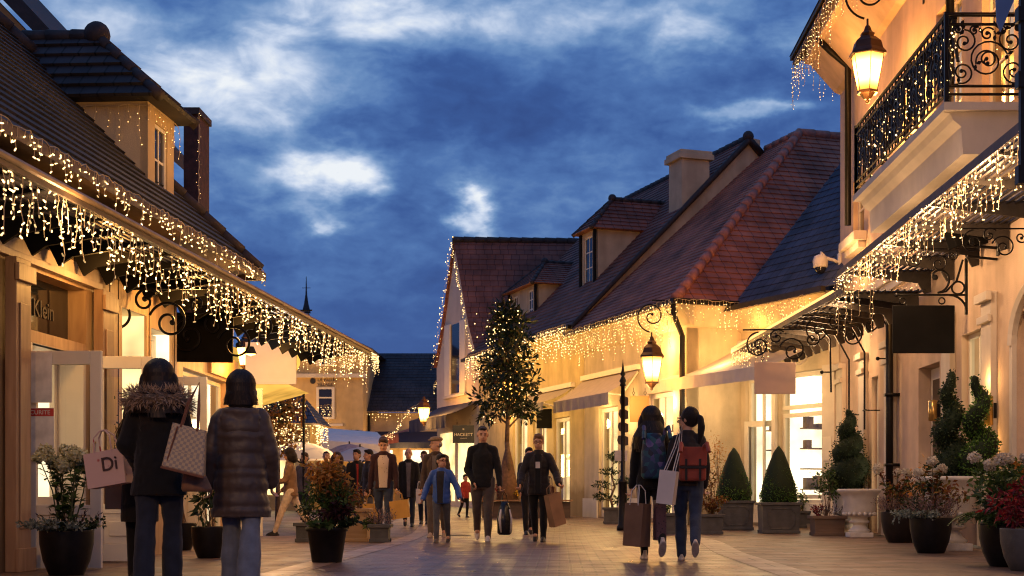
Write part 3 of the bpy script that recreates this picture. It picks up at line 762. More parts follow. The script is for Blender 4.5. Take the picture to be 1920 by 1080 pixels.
# notices on the first door
nt_ = tag(MB().box(-.13,.13,-.004,.004,0,.5).build('notice', mat('paper', (.7,.66,.6), .8)), 'white paper notice with a red band hanging in the first shop door', 'notice'); nt_.location = (-4.98, 13.80, 1.05)
MB().box(-.13,.13,-.006,-.0045,.42,.495).build('notice_band', mat('notice_red', (.5,.05,.04), .6), nt_)
text('CURITE', .058, mat('paper', (.7,.66,.6)), nt_, Matrix.Translation((0,-.008,.455)) @ TXT, ext=.001)
n2 = tag(MB().box(-.12,.12,-.004,.004,0,.48).build('notice', mat('paper', (.7,.66,.6))), 'pale plain paper notice above the red banded one', 'notice'); n2.location = (-4.99, 13.80, 1.60)

# slatted canopy with its brackets
CA, CB = V((-4.36, 7.7, 3.2)), V((-3.3, 24.8, 3.2))
cdir = (CB-CA).normalized(); cin = V((-cdir.y, cdir.x, 0)); clen = (CB-CA).length
cn = thing('slatted_canopy', 'long black slatted canopy hung with icicle lights over the left shops', 'canopy', CA, math.atan2(cdir.y, cdir.x))
mb = MB(); W = 1.08; ns = 15
for i in range(ns):
    y = W*i/(ns-1); z = .0+.05*i/(ns-1)
    mb.box(0, clen, y-.016, y+.016, z-.011, z+.011)
mb.build('slat', m_slat, cn)
k = 0.3
while k < clen:
    MB().prism([(0,.03),(W+.02,.07),(W+.02,-.02),(W-.08,-.22),(W-.22,-.13),(.1,-.015)], -.02, .02, Matrix.Translation((k,0,.0)) @ Matrix.Rotation(PI/2,4,'Z')).build('rib', m_black, cn)
    k += .62
mb = MB(); mb.box(-.02, clen+.02, -.045, -.017, -.045, .05); mb.box(0, clen, W+.021, W+.06, -.06, .09); mb.build('edge_rail', m_slatb, cn)
mb = MB(); mb.tube([(0,-.05,.03),(clen,-.05,.03)], .03, 8); mb.build('front_tube', mat('gilt_tube', (.35,.2,.09), .4, .4, .2), cn)
# wrought scrolls below the canopy
def canopy_scroll(label, p, along, s=1.0, leg=None, grp='wrought iron canopy scrolls'):
    t = thing('iron_scroll', label, 'iron bracket', p, math.atan2(along.y, along.x), grp)
    mb = MB(); r = .016*s
    for (cx, cz, R0, a0, turns, sg) in ((-.32,-.30,.24,.5,1.45,1),(.28,-.40,.24,.9,1.5,-1),(.0,-.16,.15,.2,1.2,1),(.62,-.2,.14,.3,1.3,-1)):
        mb.tube(spiral((cx*s,0,cz*s), R0*s, R0*.16*s, PI*a0, PI*a0+sg*PI*2*turns, n=48), r, 6)
        e = spiral((cx*s,0,cz*s), R0*s, R0*.16*s, PI*a0, PI*a0+sg*PI*2*turns, n=48)[-1]; mb.ball(e, r*2.1, 8, 6)
    mb.tube([(-.6*s,0,-.02),(.78*s,0,-.02)], r, 6)
    mb.build('scroll', m_iron, t)
    if leg:
        mb = MB(); mb.tube([V(q) for q in leg], .019, 6); q = V(leg[-1])
        zc = (V(leg[0]).z+q.z)/2-.2
        mb.tube([(leg[-1][0],0,zc),(leg[-1][0]-.02,.0,zc),(leg[-1][0]-.16,0,zc)], .014, 6); mb.ball((leg[-1][0]-.17,0,zc), .035, 8, 6)
        mb.build('stay_rod', m_iron, t)
    return t
acr = V((1, -.06, 0))
canopy_scroll('black iron scroll with a big spiral, left of the black hanging board', (-4.78, 16.6, 3.12), acr, 1.0, [(-.62,0,-.05),(-.66,0,-.2),(-.66,0,-1.0)])
canopy_scroll('black iron scroll directly above the black hanging board', (-4.62, 19.2, 3.16), acr, 1.05, [(-.62,0,-.05),(-.66,0,-.2),(-.66,0,-1.4)])
canopy_scroll('black iron scroll above the white hanging board', (-4.86, 24.2, 3.86), acr, .9)
# hanging boards
def board(label, c, w, h, m, par_rings=True, name='hanging_sign', cat='hanging sign', tilt=0.0, face=None):
    t = thing(name, label, cat, c, 0); t.rotation_euler = (0, tilt, 0)
    mb = MB(); mb.box(-w/2, w/2, -.02, .02, -h/2, h/2); mb.build('sign_board', m, t, bevel=.006)
    mb = MB()
    for x in (-w*.3, w*.3):
        ring = [V((x+.03*math.cos(a), 0, h/2+.07+.03*math.sin(a))) for a in [2*PI*k/10 for k in range(10)]]
        mb.tube(ring, .007, 5, closed=True); mb.tube([(x,0,h/2-.01),(x,0,h/2+.045)], .008, 5); mb.tube([(x,0,h/2+.1),(x,0,h/2+.2)], .006, 5)
    mb.build('hanger', m_iron, t); return t
board('blank black hanging board between two scrolls, left of the street', (wx(377,19.3), 19.3, wz(633,19.3)), .86, .66, m_black, tilt=R(1))
board('blank cream hanging board under the left canopy, right of the black one', (wx(508,24), 24.0, wz(681,24)), .85, .70, mat('cream_board', (.88,.80,.74), .6, 0, .03)); lamp((wx(520,21.6), 21.6, 2.7), 6.5, (1,.92,1.0), .1)  # unseen lamp added to brighten the cream board
lamp((-4.0,11.9,3.0), 4, (1,.75,.5), .1)  # unseen lamp added to light the first door and its pot

# icicle strings on the left
light_string('icicle_lights', 'dense icicle lights hanging along the front edge of the left canopy', [CA+V((0,-0,.02)), CB+V((0,0,.02))], .64, .095, .07, 21, .0125, True)
light_string('icicle_lights', 'second layer of icicle lights over the slats of the left canopy', [CA+cin*.45+V((0,0,.05)), CB+cin*.3+V((0,0,.02))], .42, .22, .075, 22, .0115, True)
light_string('eave_lights', 'short icicle lights along the gutter of the left tiled roof', [Lw(.2,ye-.1,ze), Lw(11.7,ye-.1,ze)], .30, .085, .07, 23, .0125, True)
light_string('dormer_lights', 'light chain running down the foot of the left dormer', [Lw(dx0-.03,dy+1.3,db+1.42), Lw(dx0-.04,dy-.02,db+.05), Lw(dx1,dy-.06,db+.02)], .1, .05, .06, 24, .012, False)
light_string('dormer_lights', 'icicle lights under the eaves of the left dormer', [Lw(dx0-.06,dy+1.2,dt-.06), Lw(dx0-.06,dy-.06,dt-.06), Lw(dx1+.05,dy-.06,dt-.06)], .55, .14, .09, 25, .0115, False, m_ledg)
light_string('edge_lights', 'light chain down the edge of the dark brick stack', [(-5.51,21.97,6.6),(-5.51,21.97,4.2)], .1, .07, .05, 26, .012, False, hang=False)
light_string('edge_lights', 'bundle of lights hanging off the far end of the left canopy', [CB+V((-.05,.05,0)), CB+V((-.95,.12,0))], .75, .09, .085, 27, .014, False)
# spotlight on the canopy
sp = thing('canopy_spotlight', 'small glaring spotlight between the slats of the left canopy', 'spotlight', (wx(470,23.2), 23.2, 3.13))
mb = MB(); mb.lathe([(.05,0),(.09,-.1),(.10,-.12)], 12); mb.build('spot_housing', m_iron, sp)
mb = MB(); mb.lathe([(.085,-.122),(.01,-.15)], 12); mb.build('spot_lens', m_lampg, sp)
for (x, y, z, p) in ((-4.55,14.6,2.95,7),(-4.35,17.0,2.95,9),(-4.3,19.6,2.9,9),(-4.6,22.6,2.9,12),(-4.8,25.2,2.8,14)): lamp((x,y,z), p, (1,.55,.18), .12)
for s in (8.4, 9.9): lamp(Lw(s, -.30, 5.3), 2.0, (1,.6,.2), .1)
lantern('wall lantern half hidden behind the cream hanging board on the left', (wx(459,25.5), 25.5, wz(668,25.5)), .55, -.4, over=False)
# ================================================================== RIGHT SIDE, near house with the balcony
OR, DR = (5.8, 29.8), (0, -1)
def Rw(s, q, z): return loc2w(OR, DR, s, q, z)
m_rcream = mat('peach_render', (.66,.49,.35), .85, 0, .09, 3, .35, 60, .2, stain=.2)
RH = bldg('balcony_house', 'tall cream corner house with wrought iron balcony, right edge of the street', 'building', OR, DR)
mb = MB()
ops = [(6.5,7.8,.02,2.75), (9.0,10.0,1.15,3.0), (11.5,13.6,.02,3.0), (7.6,9.0,5.75,8.1), (10.0,11.4,5.75,8.1), (1.3,2.4,5.75,6.9), (3.0,3.55,.02,2.9)]
facade(mb, 0, 20, 0, 9.6, ops, .3)
mb.quad((0,.3,0),(0,.3,9.6),(0,9,9.6),(0,9,0)); mb.quad((0,.3,9.6),(20,.3,9.6),(20,9,9.6),(0,9,9.6))
mb.build('rendered_wall', m_rcream, RH)
for (a, b) in ((-.04,.62),(2.2,2.7),(4.4,5.0),(8.2,8.7),(10.25,10.7)): 
    mb = MB(); mb.box(a, b, -.09, -.002, 0, 3.4); mb.box(a-.05, b+.05, -.13, -.091, 0, .35); mb.box(a-.04, b+.04, -.14, -.091, 3.0, 3.1); mb.box(a-.06, b+.06, -.17, -.091, 3.28, 3.4)
    mb.build('pilaster', m_stonew, RH, bevel=.008)
mb = MB(); mb.box(-.05, 20, -.12, -.003, 4.42, 4.58); mb.box(-.03, 20, -.07, -.003, 4.28, 4.419)
mb.box(1.1, 2.6, -.25, -.003, 5.55, 5.72); mb.box(1.2, 2.5, -.15, -.003, 5.42, 5.549); mb.build('string_course', m_stonew, RH, bevel=.01)
mb = MB(); mb.prism([(0,9.0),(-.12,9.05),(-.3,9.25),(-.62,9.62),(-.75,9.65),(-.75,9.85),(0,9.85)], 0, 20.4, Matrix.Rotation(PI/2,4,'Z') @ Matrix.Scale(-1,4,(0,1,0)))
mb.build('cornice', m_rcream, RH)
mb = MB(); mb.tube([(-.5,-.84,9.82),(20,-.84,9.82)], .07, 8); mb.box(-.7,20,-.93,9,9.92,10.0); mb.build('gutter', m_slat, RH)
mb = MB(); mb.quad((-.7,-.95,10.0),(20,-.95,10.0),(20,6,15),(-.7,6,15)); mb.build('roof', m_slate, RH)
interior(RH, 9.0, 10.0, 1.15, 3.0, 1.5, m_shopw, 31, goods=False); interior(RH, 3.0, 3.55, 0, 2.9, 1.3, m_shopw, 33, goods=False)
window(RH, 9.0, 10.0, 1.15, 3.0, .1, 2, 3); window(RH, 3.0, 3.55, .02, 2.88, .1, 1, 2)
mb = MB(); mb.box(6.52, 7.78, .2, .26, .02, 2.73); o = mb.build('shop_door', m_white, RH, bevel=.005)
g = MB()
for x in (6.65, 7.2): g.box(x, x+.42, .19, .1995, .8, 2.55)
g.build('pane', m_dglass, o)
mb = MB(); mb.box(11.5, 13.6, .22, .28, .02, 3.0); o = mb.build('arched_door', m_white, RH)
mb = MB(); mb.box(11.62, 12.5, .2, .2195, .15, 2.9); mb.box(12.6, 13.48, .2, .2195, .15, 2.9); mb.build('door_panel', m_stonew, o, bevel=.006)
mb = MB()
for x in (11.4, 13.6):
    mb.box(x, x+.12, -.06, -.003, 0, 2.6)
mb.tube([V((12.55+1.11*math.cos(a), -.03, 2.6+.75*math.sin(a))) for a in [PI*k/16 for k in range(17)]], .07, 6); mb.build('door_arch', m_stonew, RH)
for (a, b) in ((7.6,9.0),(10.0,11.4)):
    interior(RH, a, b, 5.75, 8.1, .8, emat('upstairs_glow', (1,.5,.16), .7, 0, True), 3, goods=False); window(RH, a, b, 5.75, 8.08, .1, 2, 3)
window(RH, 1.3, 2.4, 5.75, 6.88, .1, 2, 2, None, m_dglass)
mb = MB()                                              # drain pipes
for s in (5.15, 8.9):
    mb = MB(); mb.tube([(s,-.16,0),(s,-.16,4.1)] if s < 6 else [(s,-.75,9.7),(s,-.4,9.35),(s,-.14,9.1),(s,-.14,6.6)], .065, 8)
    if s < 6:
        for z in (1.2, 2.4): mb.box(5.06, 5.24, -.24, -.003, z, z+.05)
    mb.build('drainpipe', m_iron, RH, True)
mb = MB(); mb.tube([(1.6,-.8,9.7),(1.6,-.5,9.4),(1.6,-.16,9.1),(1.6,-.16,6.0)], .065, 8)
mb.build('drainpipe', m_iron, RH, True)
for s in (3.7, 2.3):
    mb = MB(); mb.tube([(s,-.55,4.0),(s,-.5,3.7),(s,-.28,3.3),(s,-.28,1.9)], .018, 6); mb.tube([(s-.13,-.28,2.25),(s+.13,-.28,2.25)], .014, 6); mb.tube([(s,-.28,2.25),(s,-.003,2.25)], .012, 6)
    mb.build('stay_rod', m_iron, RH)
# balcony
BC = thing('balcony', 'stone balcony with scrolled wrought iron railing covered in lights', 'balcony', Rw(6.7, 0, 0), math.atan2(DR[1], DR[0]))
bl, bd, bz = 5.4, 1.05, 5.55
mb = MB(); mb.prism([(0,bz-.62),(-bd+.22,bz-.62),(-bd+.2,bz-.28),(-bd+.1,bz-.2),(-bd+.06,bz-.12),(-bd-.04,bz-.1),(-bd-.04,bz),(0,bz)], .06, bl-.06, Matrix.Rotation(PI/2,4,'Z') @ Matrix.Scale(-1,4,(0,1,0)))
mb.box(-.04, .055, -bd-.04, -.003, bz-.1, bz-.002); mb.box(bl-.055, bl+.04, -bd-.04, -.003, bz-.1, bz-.002)
mb.build('slab', m_stonew, BC)
def scroll_panel(mb, x0, x1, z0, z1, M, r=.012):
    w, h = x1-x0, z1-z0; cx = (x0+x1)/2
    for (a, b, R0, a0, tn, sg) in ((.5,.42,.26,.1,1.7,1),(.5,.42,.15,1.1,1.2,-1),(.2,.72,.15,.5,1.5,-1),(.8,.74,.16,.5,1.5,1),(.17,.22,.14,1.4,1.6,1),(.84,.24,.15,1.6,1.6,-1),(.5,.84,.10,.0,1.3,1),(.33,.9,.07,.2,1.2,1),(.68,.9,.07,.8,1.2,-1),(.12,.92,.06,.3,1.2,-1),(.9,.94,.05,.3,1.2,1)):
        R0 *= 1.3; p = spiral((x0+w*a,0,z0+h*b), R0*min(w,h), R0*.15*min(w,h), PI*a0, PI*a0+sg*2*PI*tn, n=30)
        mb.tube([M @ q for q in p], r, 5); mb.ball(M @ p[-1], r*2.2, 6, 5)
        q = p[0]
        for k in range(2): mb.leaf(M @ q, M.to_3x3() @ V((math.cos(k*2.2+a*9),0,math.sin(k*2.2+a*9))), M.to_3x3() @ V((0,1,0)), .09, .05)
mb = MB(); h = 1.08
for (p, q) in (((0,-bd),(bl,-bd)),((bl,-bd),(bl,-.05)),((0,-bd),(0,-.05))):
    for z in (.10, .2, h-.12, h): mb.tube([(p[0],p[1],bz+z),(q[0],q[1],bz+z)], .018 if z < h else .028, 6)
    mb.box(p[0]-.025,p[0]+.025,p[1]-.025,p[1]+.025,bz+.001,bz+h+.03)
n = 30
for i in range(1, n):
    x = bl*i/n
    mb.box(x-.009, x+.009, -bd-.009, -bd+.009, bz+.1, bz+h)
I4 = Matrix.Identity(4)
for i in range(5): scroll_panel(mb, bl*i/5+.04, bl*(i+1)/5-.04, bz+.2, bz+h-.12, Matrix.Translation((0,-bd,0)))
scroll_panel(mb, 0, .95, bz+.2, bz+h-.12, Matrix.Translation((bl,-bd+.03,0)) @ Matrix.Rotation(PI/2,4,'Z'))
mb.build('railing', m_iron, BC)
bs = lambda x, z: Rw(6.7+x, -bd-.05, z)
light_string('balcony_lights', 'curtain of lights hanging inside the balcony railing', [Rw(6.7,-bd+.10,bz+h), Rw(6.7+bl,-bd+.10,bz+h)], 1.02, .05, .08, 41, .030, False, m_led, m_wired, jitter=.06, wr=.026, empty=.02)
light_string('balcony_lights', 'sparse lights along the short end of the balcony railing', [Rw(6.7+bl+.03,-bd,bz+h), Rw(6.7+bl+.03,-.05,bz+h)], 1.2, .17, .2, 42, .014, False, m_ledg, m_wired, jitter=.05)
# canopies on the right
def right_canopy(label, A, B, W, ribs, drop=.0):
    A, B = V(A), V(B); d = (B-A).normalized(); L_ = (B-A).length
    t = thing('slatted_canopy', label, 'canopy', A, math.atan2(d.y, d.x))
    mb = MB(); ns = max(8, int(W/.095))
    for i in range(ns):
        y = W*i/(ns-1)
        mb.box(0, L_, y-.018, y+.018, .03*i/ns-.012, .03*i/ns+.012)
    mb.build('slat', m_slat, t)
    k = .15
    while k < L_:
        MB().prism([(0,.03),(W,.05),(W,-.30),(W-.1,-.33),(W-.2,-.16),(.05,-.02)], -.02, .02, Matrix.Translation((k,0,0)) @ Matrix.Rotation(PI/2,4,'Z')).build('rib', m_slat, t); k += ribs
    mb = MB(); mb.box(-.02, L_+.02, -.05, -.02, -.05, .05); mb.build('edge_rail', m_slatb, t)
    return t
right_canopy('black slatted canopy with icicle lights below the stone balcony', (4.4,22.6,4.2), (4.4,12.2,4.2), 1.38, 1.3)
right_canopy('lower black slatted canopy with gilt lit edge over the cream awning', (3.78,31.4,3.9), (4.42,22.3,3.9), 1.25, .62)
light_string('icicle_lights', 'icicle lights along the front edge of the right canopy below the balcony', [(4.38,22.6,4.24),(4.38,12.4,4.24)], .66, .095, .085, 43, .0125, True)
light_string('icicle_lights', 'second layer of icicle lights over the slats below the balcony', [(4.85,22.2,4.26),(4.85,12.6,4.26)], .5, .2, .09, 44, .012, True)
light_string('icicle_lights', 'bright cluster of icicle lights at the far tip of the lower right canopy', [(3.76,31.5,3.96),(4.02,27.6,3.96)], .75, .07, .08, 45, .018, False)
light_string('icicle_lights', 'icicle lights hanging at the corner where the two right canopies meet', [(4.38,22.9,4.22),(4.42,22.0,4.22),(4.9,21.9,4.22)], 1.05, .08, .085, 46, .0145, False)
light_string('icicle_lights', 'lights on the pale wall between the two right canopies', [(5.66,28.6,4.22),(5.66,22.6,4.25)], .55, .13, .09, 47, .0135, False)
light_string('eave_lights', 'icicle lights along the high eaves of the balcony house', [Rw(-.6,-.9,9.85), Rw(8,-.9,9.85)], 1.0, .10, .09, 48, .0165, False)
light_string('eave_lights', 'icicle lights on the end eaves of the balcony house', [Rw(-.65,-.9,9.8), Rw(-.65,.4,9.8)], 1.0, .13, .09, 49, .0165, False)
m_gilt = emat('gilt_rope_light', (1,.5,.15), 2.2)
rl = tag(MB().tube([(3.74,31.3,3.93),(4.34,22.9,3.97)], .028, 6).build('rope_light', m_gilt), 'glowing golden rope light along the edge of the lower right canopy', 'rope light')
cs = V((.06, -1, 0)).normalized()
canopy_scroll('black iron scroll hanging above the pinkish blank board on the right', (4.05, 26.9, 3.86), V((1,-.1,0)), 1.05, [(.85,0,-.05),(.98,0,-.2),(1.0,0,-1.2)])
canopy_scroll('black iron scroll nearest the downpipe under the lower right canopy', (4.75, 24.8, 3.86), V((1,-.1,0)), .95, [(.75,0,-.05),(.86,0,-.2),(.88,0,-1.1)])
canopy_scroll('black iron scroll at the right frame edge under the balcony canopy', (5.25, 17.6, 4.0), V((1,0,0)), .62)
canopy_scroll('small black iron scroll above the twin floodlights', (5.0, 19.6, 4.1), V((1,0,0)), .55)
board('blank pinkish board hanging under the scroll, above the topiary pots', (wx(1453,27.2), 27.2, wz(709,27.2)), .78, .60, mat('pink_board', (.55,.40,.33), .6, 0, .03))
# bracket sign on the wall
bs_ = thing('bracket_sign', 'large black board hanging on two rings from a scrolled wall bracket, right side', 'hanging sign', (5.795, 20.5, wz(553,20.5)), PI)
scroll_bracket(bs_, 'scroll_bracket', Matrix.Rotation(0,4,'Z'), .98, .0, .016)
mb = MB(); mb.box(-.02,.03,-.022,.022,-.28,.52)
mb.tube(spiral((.42,0,.24), .21, .05, -PI*.5, -PI*.5-PI*2*.8, n=30), .017, 6); mb.tube([(.42,0,.03),(.3,0,.05),(.15,0,.2),(.06,0,.5)], .017, 6); mb.ball((.45,0,.25),.04,8,6)
mb.tube([V((.13+.09*math.cos(a),0,.1+.09*math.sin(a))) for a in [2*PI*k/14 for k in range(14)]], .015, 5, closed=True)
mb.tube([V((.0+.26*(1-math.cos(a)),0,-.26+.26*math.sin(a))) for a in [PI/2*k/6 for k in range(7)]], .017, 6); mb.build('scroll', m_iron, bs_)
mb = MB(); mb.box(.18,1.06,-.022,.022,-.83,-.15); mb.build('sign_board', m_black, bs_, bevel=.006)
mb = MB()
for x in (.36,.92): mb.tube([V((x+.045*math.cos(a),0,-.085+.045*math.sin(a))) for a in [2*PI*k/12 for k in range(12)]], .011, 5, closed=True)
mb.build('hanging_ring', m_iron, bs_)
# floodlights
fl = thing('floodlight', 'black twin floodlight on a wall arm, unlit, under the right canopy', 'floodlight', (5.79, 19.0, wz(465,19)), PI)
mb = MB(); mb.tube([(0,0,0),(.62,0,.04)], .02, 6); mb.tube([(0,-.06,-.14),(.4,-.06,-.1)], .018, 6); mb.box(-.0,.02,-.05,.05,-.1,.1); mb.build('arm', m_iron, fl)
for (x, y, z, a) in ((.55,0,.13,.3),(.30,-.02,.16,.15)):
    M_ = Matrix.Translation((x,y,z)) @ Matrix.Rotation(a,4,'Y') @ Matrix.Rotation(.4,4,'Z')
    b = MB().box(-.12,.12,-.09,.09,-.12,.12, M_).build('flood_head', m_black, fl, bevel=.012)
    MB().box(-.1,.1,-.0945,-.0905,-.1,.1, M_).build('flood_glass', m_dglass, b)
# dome camera
cc = thing('security_camera', 'white dome security camera on a curved arm at the house corner', 'security camera', (5.8, 29.75, wz(490,29.75)), PI)
mb = MB(); mb.box(-.0,.06,-.1,.1,-.18,.16); mb.tube([V((.06,0,-.02))]+[V((.06+.33*math.sin(a),0,.02+.16*math.sin(a*2)*.0+.17*(1-abs(math.cos(a))) )) for a in [PI/2*k/6 for k in range(1,7)]]+[V((.41,0,.1))], .035, 8); mb.build('arm', m_white, cc, True)
mb = MB(); mb.lathe([(.05,.14),(.13,.1),(.155,.02),(.155,-.1),(.145,-.13)], 16, (.42,0,0)); mb.build('housing', m_white, cc, True)
MB().ball((.42,0,-.13), (.12,.12,.14), 14, 10).build('dome', m_dglass, cc, True)
# brass wall sconces
for (p, w_, l) in (((5.79,19.15,wz(770,19.15)), 1.0, 'brass cylinder wall sconce right of the spiral topiary'), ((5.79,22.0,wz(770,22)), .8, 'dim copper wall sconce left of the spiral topiary')):
    sc_ = thing('wall_sconce', l, 'wall sconce', p, PI)
    mb = MB(); mb.lathe([(.05,-.2*w_),(.07,-.19*w_),(.07,.19*w_),(.05,.2*w_)], 14, (.09,0,0)); mb.build('shade', mat('brass', (.55,.36,.12), .3, .9, .1), sc_, True)
    mb = MB(); mb.box(0,.04,-.06,.06,-.1,.1); mb.build('wall_plate', m_iron, sc_)
lamp((5.6,19.15,wz(740,19.15)+.2), 1.2, (1,.6,.25), .05); lamp((5.6,19.15,wz(800,19.15)-.2), 1.2, (1,.6,.25), .05)
# blue sign panel on a black hanger at the right frame edge
hs = thing('hanger_sign', 'blue enamel panel on a black upright hanger, top right corner', 'sign', (3.86, 12, 3.35))
mb = MB(); mb.box(-.03,.03,-.03,.03,0,2.2); mb.box(-.055,.055,-.05,.05,.75,.88); mb.box(-.055,.055,-.05,.05,1.3,1.42); mb.box(-.055,.055,-.05,.05,-.05,.1)
mb.tube([(0,0,2.1),(1.94,0,2.1)], .025, 6); mb.tube([(0,0,.3),(1.94,0,.5)], .02, 6); mb.build('hanger', m_iron, hs)
mb = MB(); mb.prism([(-.05,1.55),(-.19,1.22),(-.22,1.3),(-.23,1.5),(-.2,1.75),(-.12,1.9),(-.05,1.95)], -.012, .012); mb.build('sign_panel', mat('blue_enamel', (.08,.15,.33), .4, 0, .1), hs)
# lit lantern, then unseen lamps added to brighten the house wall
lantern('big lit lantern on a scroll bracket in front of the balcony house', (4.89, 22.9, wz(136,22.9)), 1.02, .9, rise=.95)
lamp((5.2,23.6,6.9), 85, (1,.48,.14), .3); lamp((5.35,18.6,7.6), 26, (1,.48,.14), .3); lamp((4.9,26.8,8.6), 14, (1,.50,.15), .3)
for y in (13.2,15.6,18.0,20.4,23.6): lamp((4.6,y,3.95), 15, (1,.68,.46), .15)
lamp((4.8,27.2,3.6), 18, (1,.68,.44), .2); lamp((5.1,27.5,5.2), 14, (1,.58,.28), .2)

# ================================================================== shop with cream awning, facing down the street
O1, D1_ = (3.23, 34.9), nd(.447, -.894)
def Nw(s, q, z): return loc2w(O1, D1_, s, q, z)
N1 = bldg('awning_shop', 'cream shop with slate roof, cream awning and bright doorway behind the topiary pots', 'building', O1, D1_)
mb = MB(); ops = [(2.25,3.35,.02,3.3), (3.55,5.2,.02,3.3), (-.2,.9,.02,2.9)]
facade(mb, -1.4, 5.68, -.1, 4.85, ops, .3); mb.build('shop_wall', m_cream, N1)
interior(N1, 2.25, 3.35, 0, 3.3, 1.6, m_shopw, 51); interior(N1, 3.55, 5.2, 0, 3.3, 2.0, m_shopw, 52); interior(N1, -.2, .9, 0, 2.9, 1.5, m_shop, 53, goods=False)
window(N1, 2.25, 3.35, .02, 3.28, .1, 2, 1, None, None, .09); window(N1, 3.55, 5.2, .55, 2.42, .1, 1, 1, None, None, .09); window(N1, 3.55, 5.2, 2.5, 3.28, .1, 1, 1, None, None, .09)
mb = MB(); mb.box(3.55, 5.2, .08, .2, .02, .54); mb.box(3.7, 4.3, .06, .0795, .1, .45); mb.box(4.45, 5.05, .06, .0795, .1, .45); mb.build('stall_riser', m_white, N1, bevel=.006)
MB().box(5.24, 5.66, -.1, -.003, 0, 3.35).build('pilaster', m_stonew, N1, bevel=.008); MB().box(3.38,3.52,-.08,-.003,0,3.35).build('pilaster', m_stonew, N1, bevel=.008)
pq = MB().box(5.3,5.58,-.115,-.1005,1.35,1.85).build('wall_plaque', m_white, N1)
mb = MB(); mb.prism([(0,4.35),(-.1,4.4),(-.32,4.75),(-.42,4.85),(0,4.85)], -1.4, 5.68, Matrix.Rotation(PI/2,4,'Z') @ Matrix.Scale(-1,4,(0,1,0))); mb.build('cornice', m_cream, N1)
mb = MB(); tiled(mb, (2.5,-.5,4.88), (8.2,-.5,4.88), (8.2,5.6,12.1), (2.5,5.6,12.1), .24, .02); mb.quad((2.5,-.5,4.86),(2.5,5.6,12.08),(2.5,5.6,4.86),(2.5,5.6,4.86)) if False else None; mb.add([(2.5,-.5,4.86),(2.5,5.6,12.08),(2.5,5.6,4.86)], [(0,1,2)]); mb.build('roof', m_slate, N1)
mb = MB(); mb.box(-1.4, 5.9, -.62, -.5, 4.78, 4.9); mb.build('gutter', m_slat, N1)
m_awc = mat('cream_canvas', (.62,.54,.46), .8, 0, .05, 5, .1, 60)
awning(N1, 1.15, 5.6, 1.6, 4.05, 3.28, .27, m_awc)
glazed_door('shop_door', 'cream glazed door standing open between the two topiary pots', Nw(2.25,-.02,gz(33))[:], math.atan2(D1_[1],D1_[0])+R(20), .95, 2.35, .45)
lamp(Nw(1.2,-1.4,2.9), 8, (1,.76,.48), .2); lamp(Nw(2.9,-1.3,2.9), 10, (1,.76,.48), .2); lamp(Nw(4.6,-1.3,2.9), 10, (1,.76,.48), .2); lamp(Nw(3.2,-.5,4.3), 6, (1,.55,.16), .15); lamp(Nw(5.0,-.5,4.3), 6, (1,.55,.16), .15)
light_string('eave_lights', 'icicle lights along the eaves of the slate roofed shop', [Nw(.9,-.64,4.9), Nw(5.6,-.64,4.9)], .62, .07, .08, 61, .021, False)
light_string('eave_lights', 'cluster of lights at the inner corner beside the slate roof', [Nw(.9,-.62,4.85), Nw(.1,-.3,4.7)], 1.1, .1, .09, 62, .021, False)

# ================================================================== hipped red roof house
OM, DM = (.65, 38.6), nd(.345, -.939); LM = 6.42
def Mw(s, q, z): return loc2w(OM, DM, s, q, z)
M1 = bldg('hipped_house', 'cream house with broad red hipped roof and grey awning, middle right of the street', 'building', OM, DM)
zb = gz(38.6)
mb = MB(); ops = [(1.05,2.35,.02,2.85), (4.25,5.7,.02,3.0)]
facade(mb, 0, LM, -.2, 5.05-zb, ops, .3)
mb.quad((LM,0,-.2),(LM,1.9,-.2),(LM,1.9,5.05-zb),(LM,0,5.05-zb)); mb.build('shop_wall', m_cream, M1)
lamp(Mw(LM+.9,.3,3.9), 9, (1,.62,.26), .2); lamp(Mw(1.6,-.45,2.85), 8, (1,.72,.36), .15); lamp(Mw(3.3,-.45,2.7), 7, (1,.72,.36), .15); lamp(Mw(5.0,-.9,2.9), 14, (1,.72,.36), .15)
for s_ in (4.3,6.1,7.9): lamp(loc2w((-2.7,47.7),DM,s_,-1.1,2.8), 10, (1,.72,.34), .15)
interior(M1, 1.05, 2.35, 0, 2.85, 1.6, m_shop, 71); interior(M1, 4.25, 5.7, 0, 3.0, 1.6, m_shop, 72)
window(M1, 1.05, 2.35, .02, 2.83, .08, 2, 1, None, None, .1); window(M1, 4.25, 5.7, .02, 2.98, .08, 2, 1, None, None, .1)
for (a, b) in ((0,1.02),(2.38,4.22),(5.73,LM+.05)): MB().box(a, b, -.05, -.003, -.2, .5).build('plinth', m_stonew, M1)
cv = lambda x0, x1, M_=I4: MB().prism([(0,4.55-zb),(-.08,4.6-zb),(-.3,4.95-zb),(-.45,5.05-zb),(0,5.05-zb)], x0, x1, M_ @ Matrix.Rotation(PI/2,4,'Z') @ Matrix.Scale(-1,4,(0,1,0)))
cv(0, LM+.4).build('cornice', m_cream, M1)
cv(0, 2.0, Matrix.Translation((LM,0,0)) @ Matrix.Rotation(PI/2,4,'Z')).build('cornice', m_cream, M1)
ev = 5.1-zb; yo = -.5; apx = (LM-4.6, 5.5, 10.5-zb)
mb = MB(); tiled(mb, (-.02,yo,ev), (LM+.5,yo,ev), apx, (-.02,5.5,10.5-zb), .19, .02)
rf = mb.build('roof', m_roofR, M1)
mb = MB(); tiled(mb, (LM+.5,yo,ev), (LM+.5,9,ev), (apx[0],9.5,apx[2]), apx, .24, .03); mb.build('hip_end', m_roofB, rf)
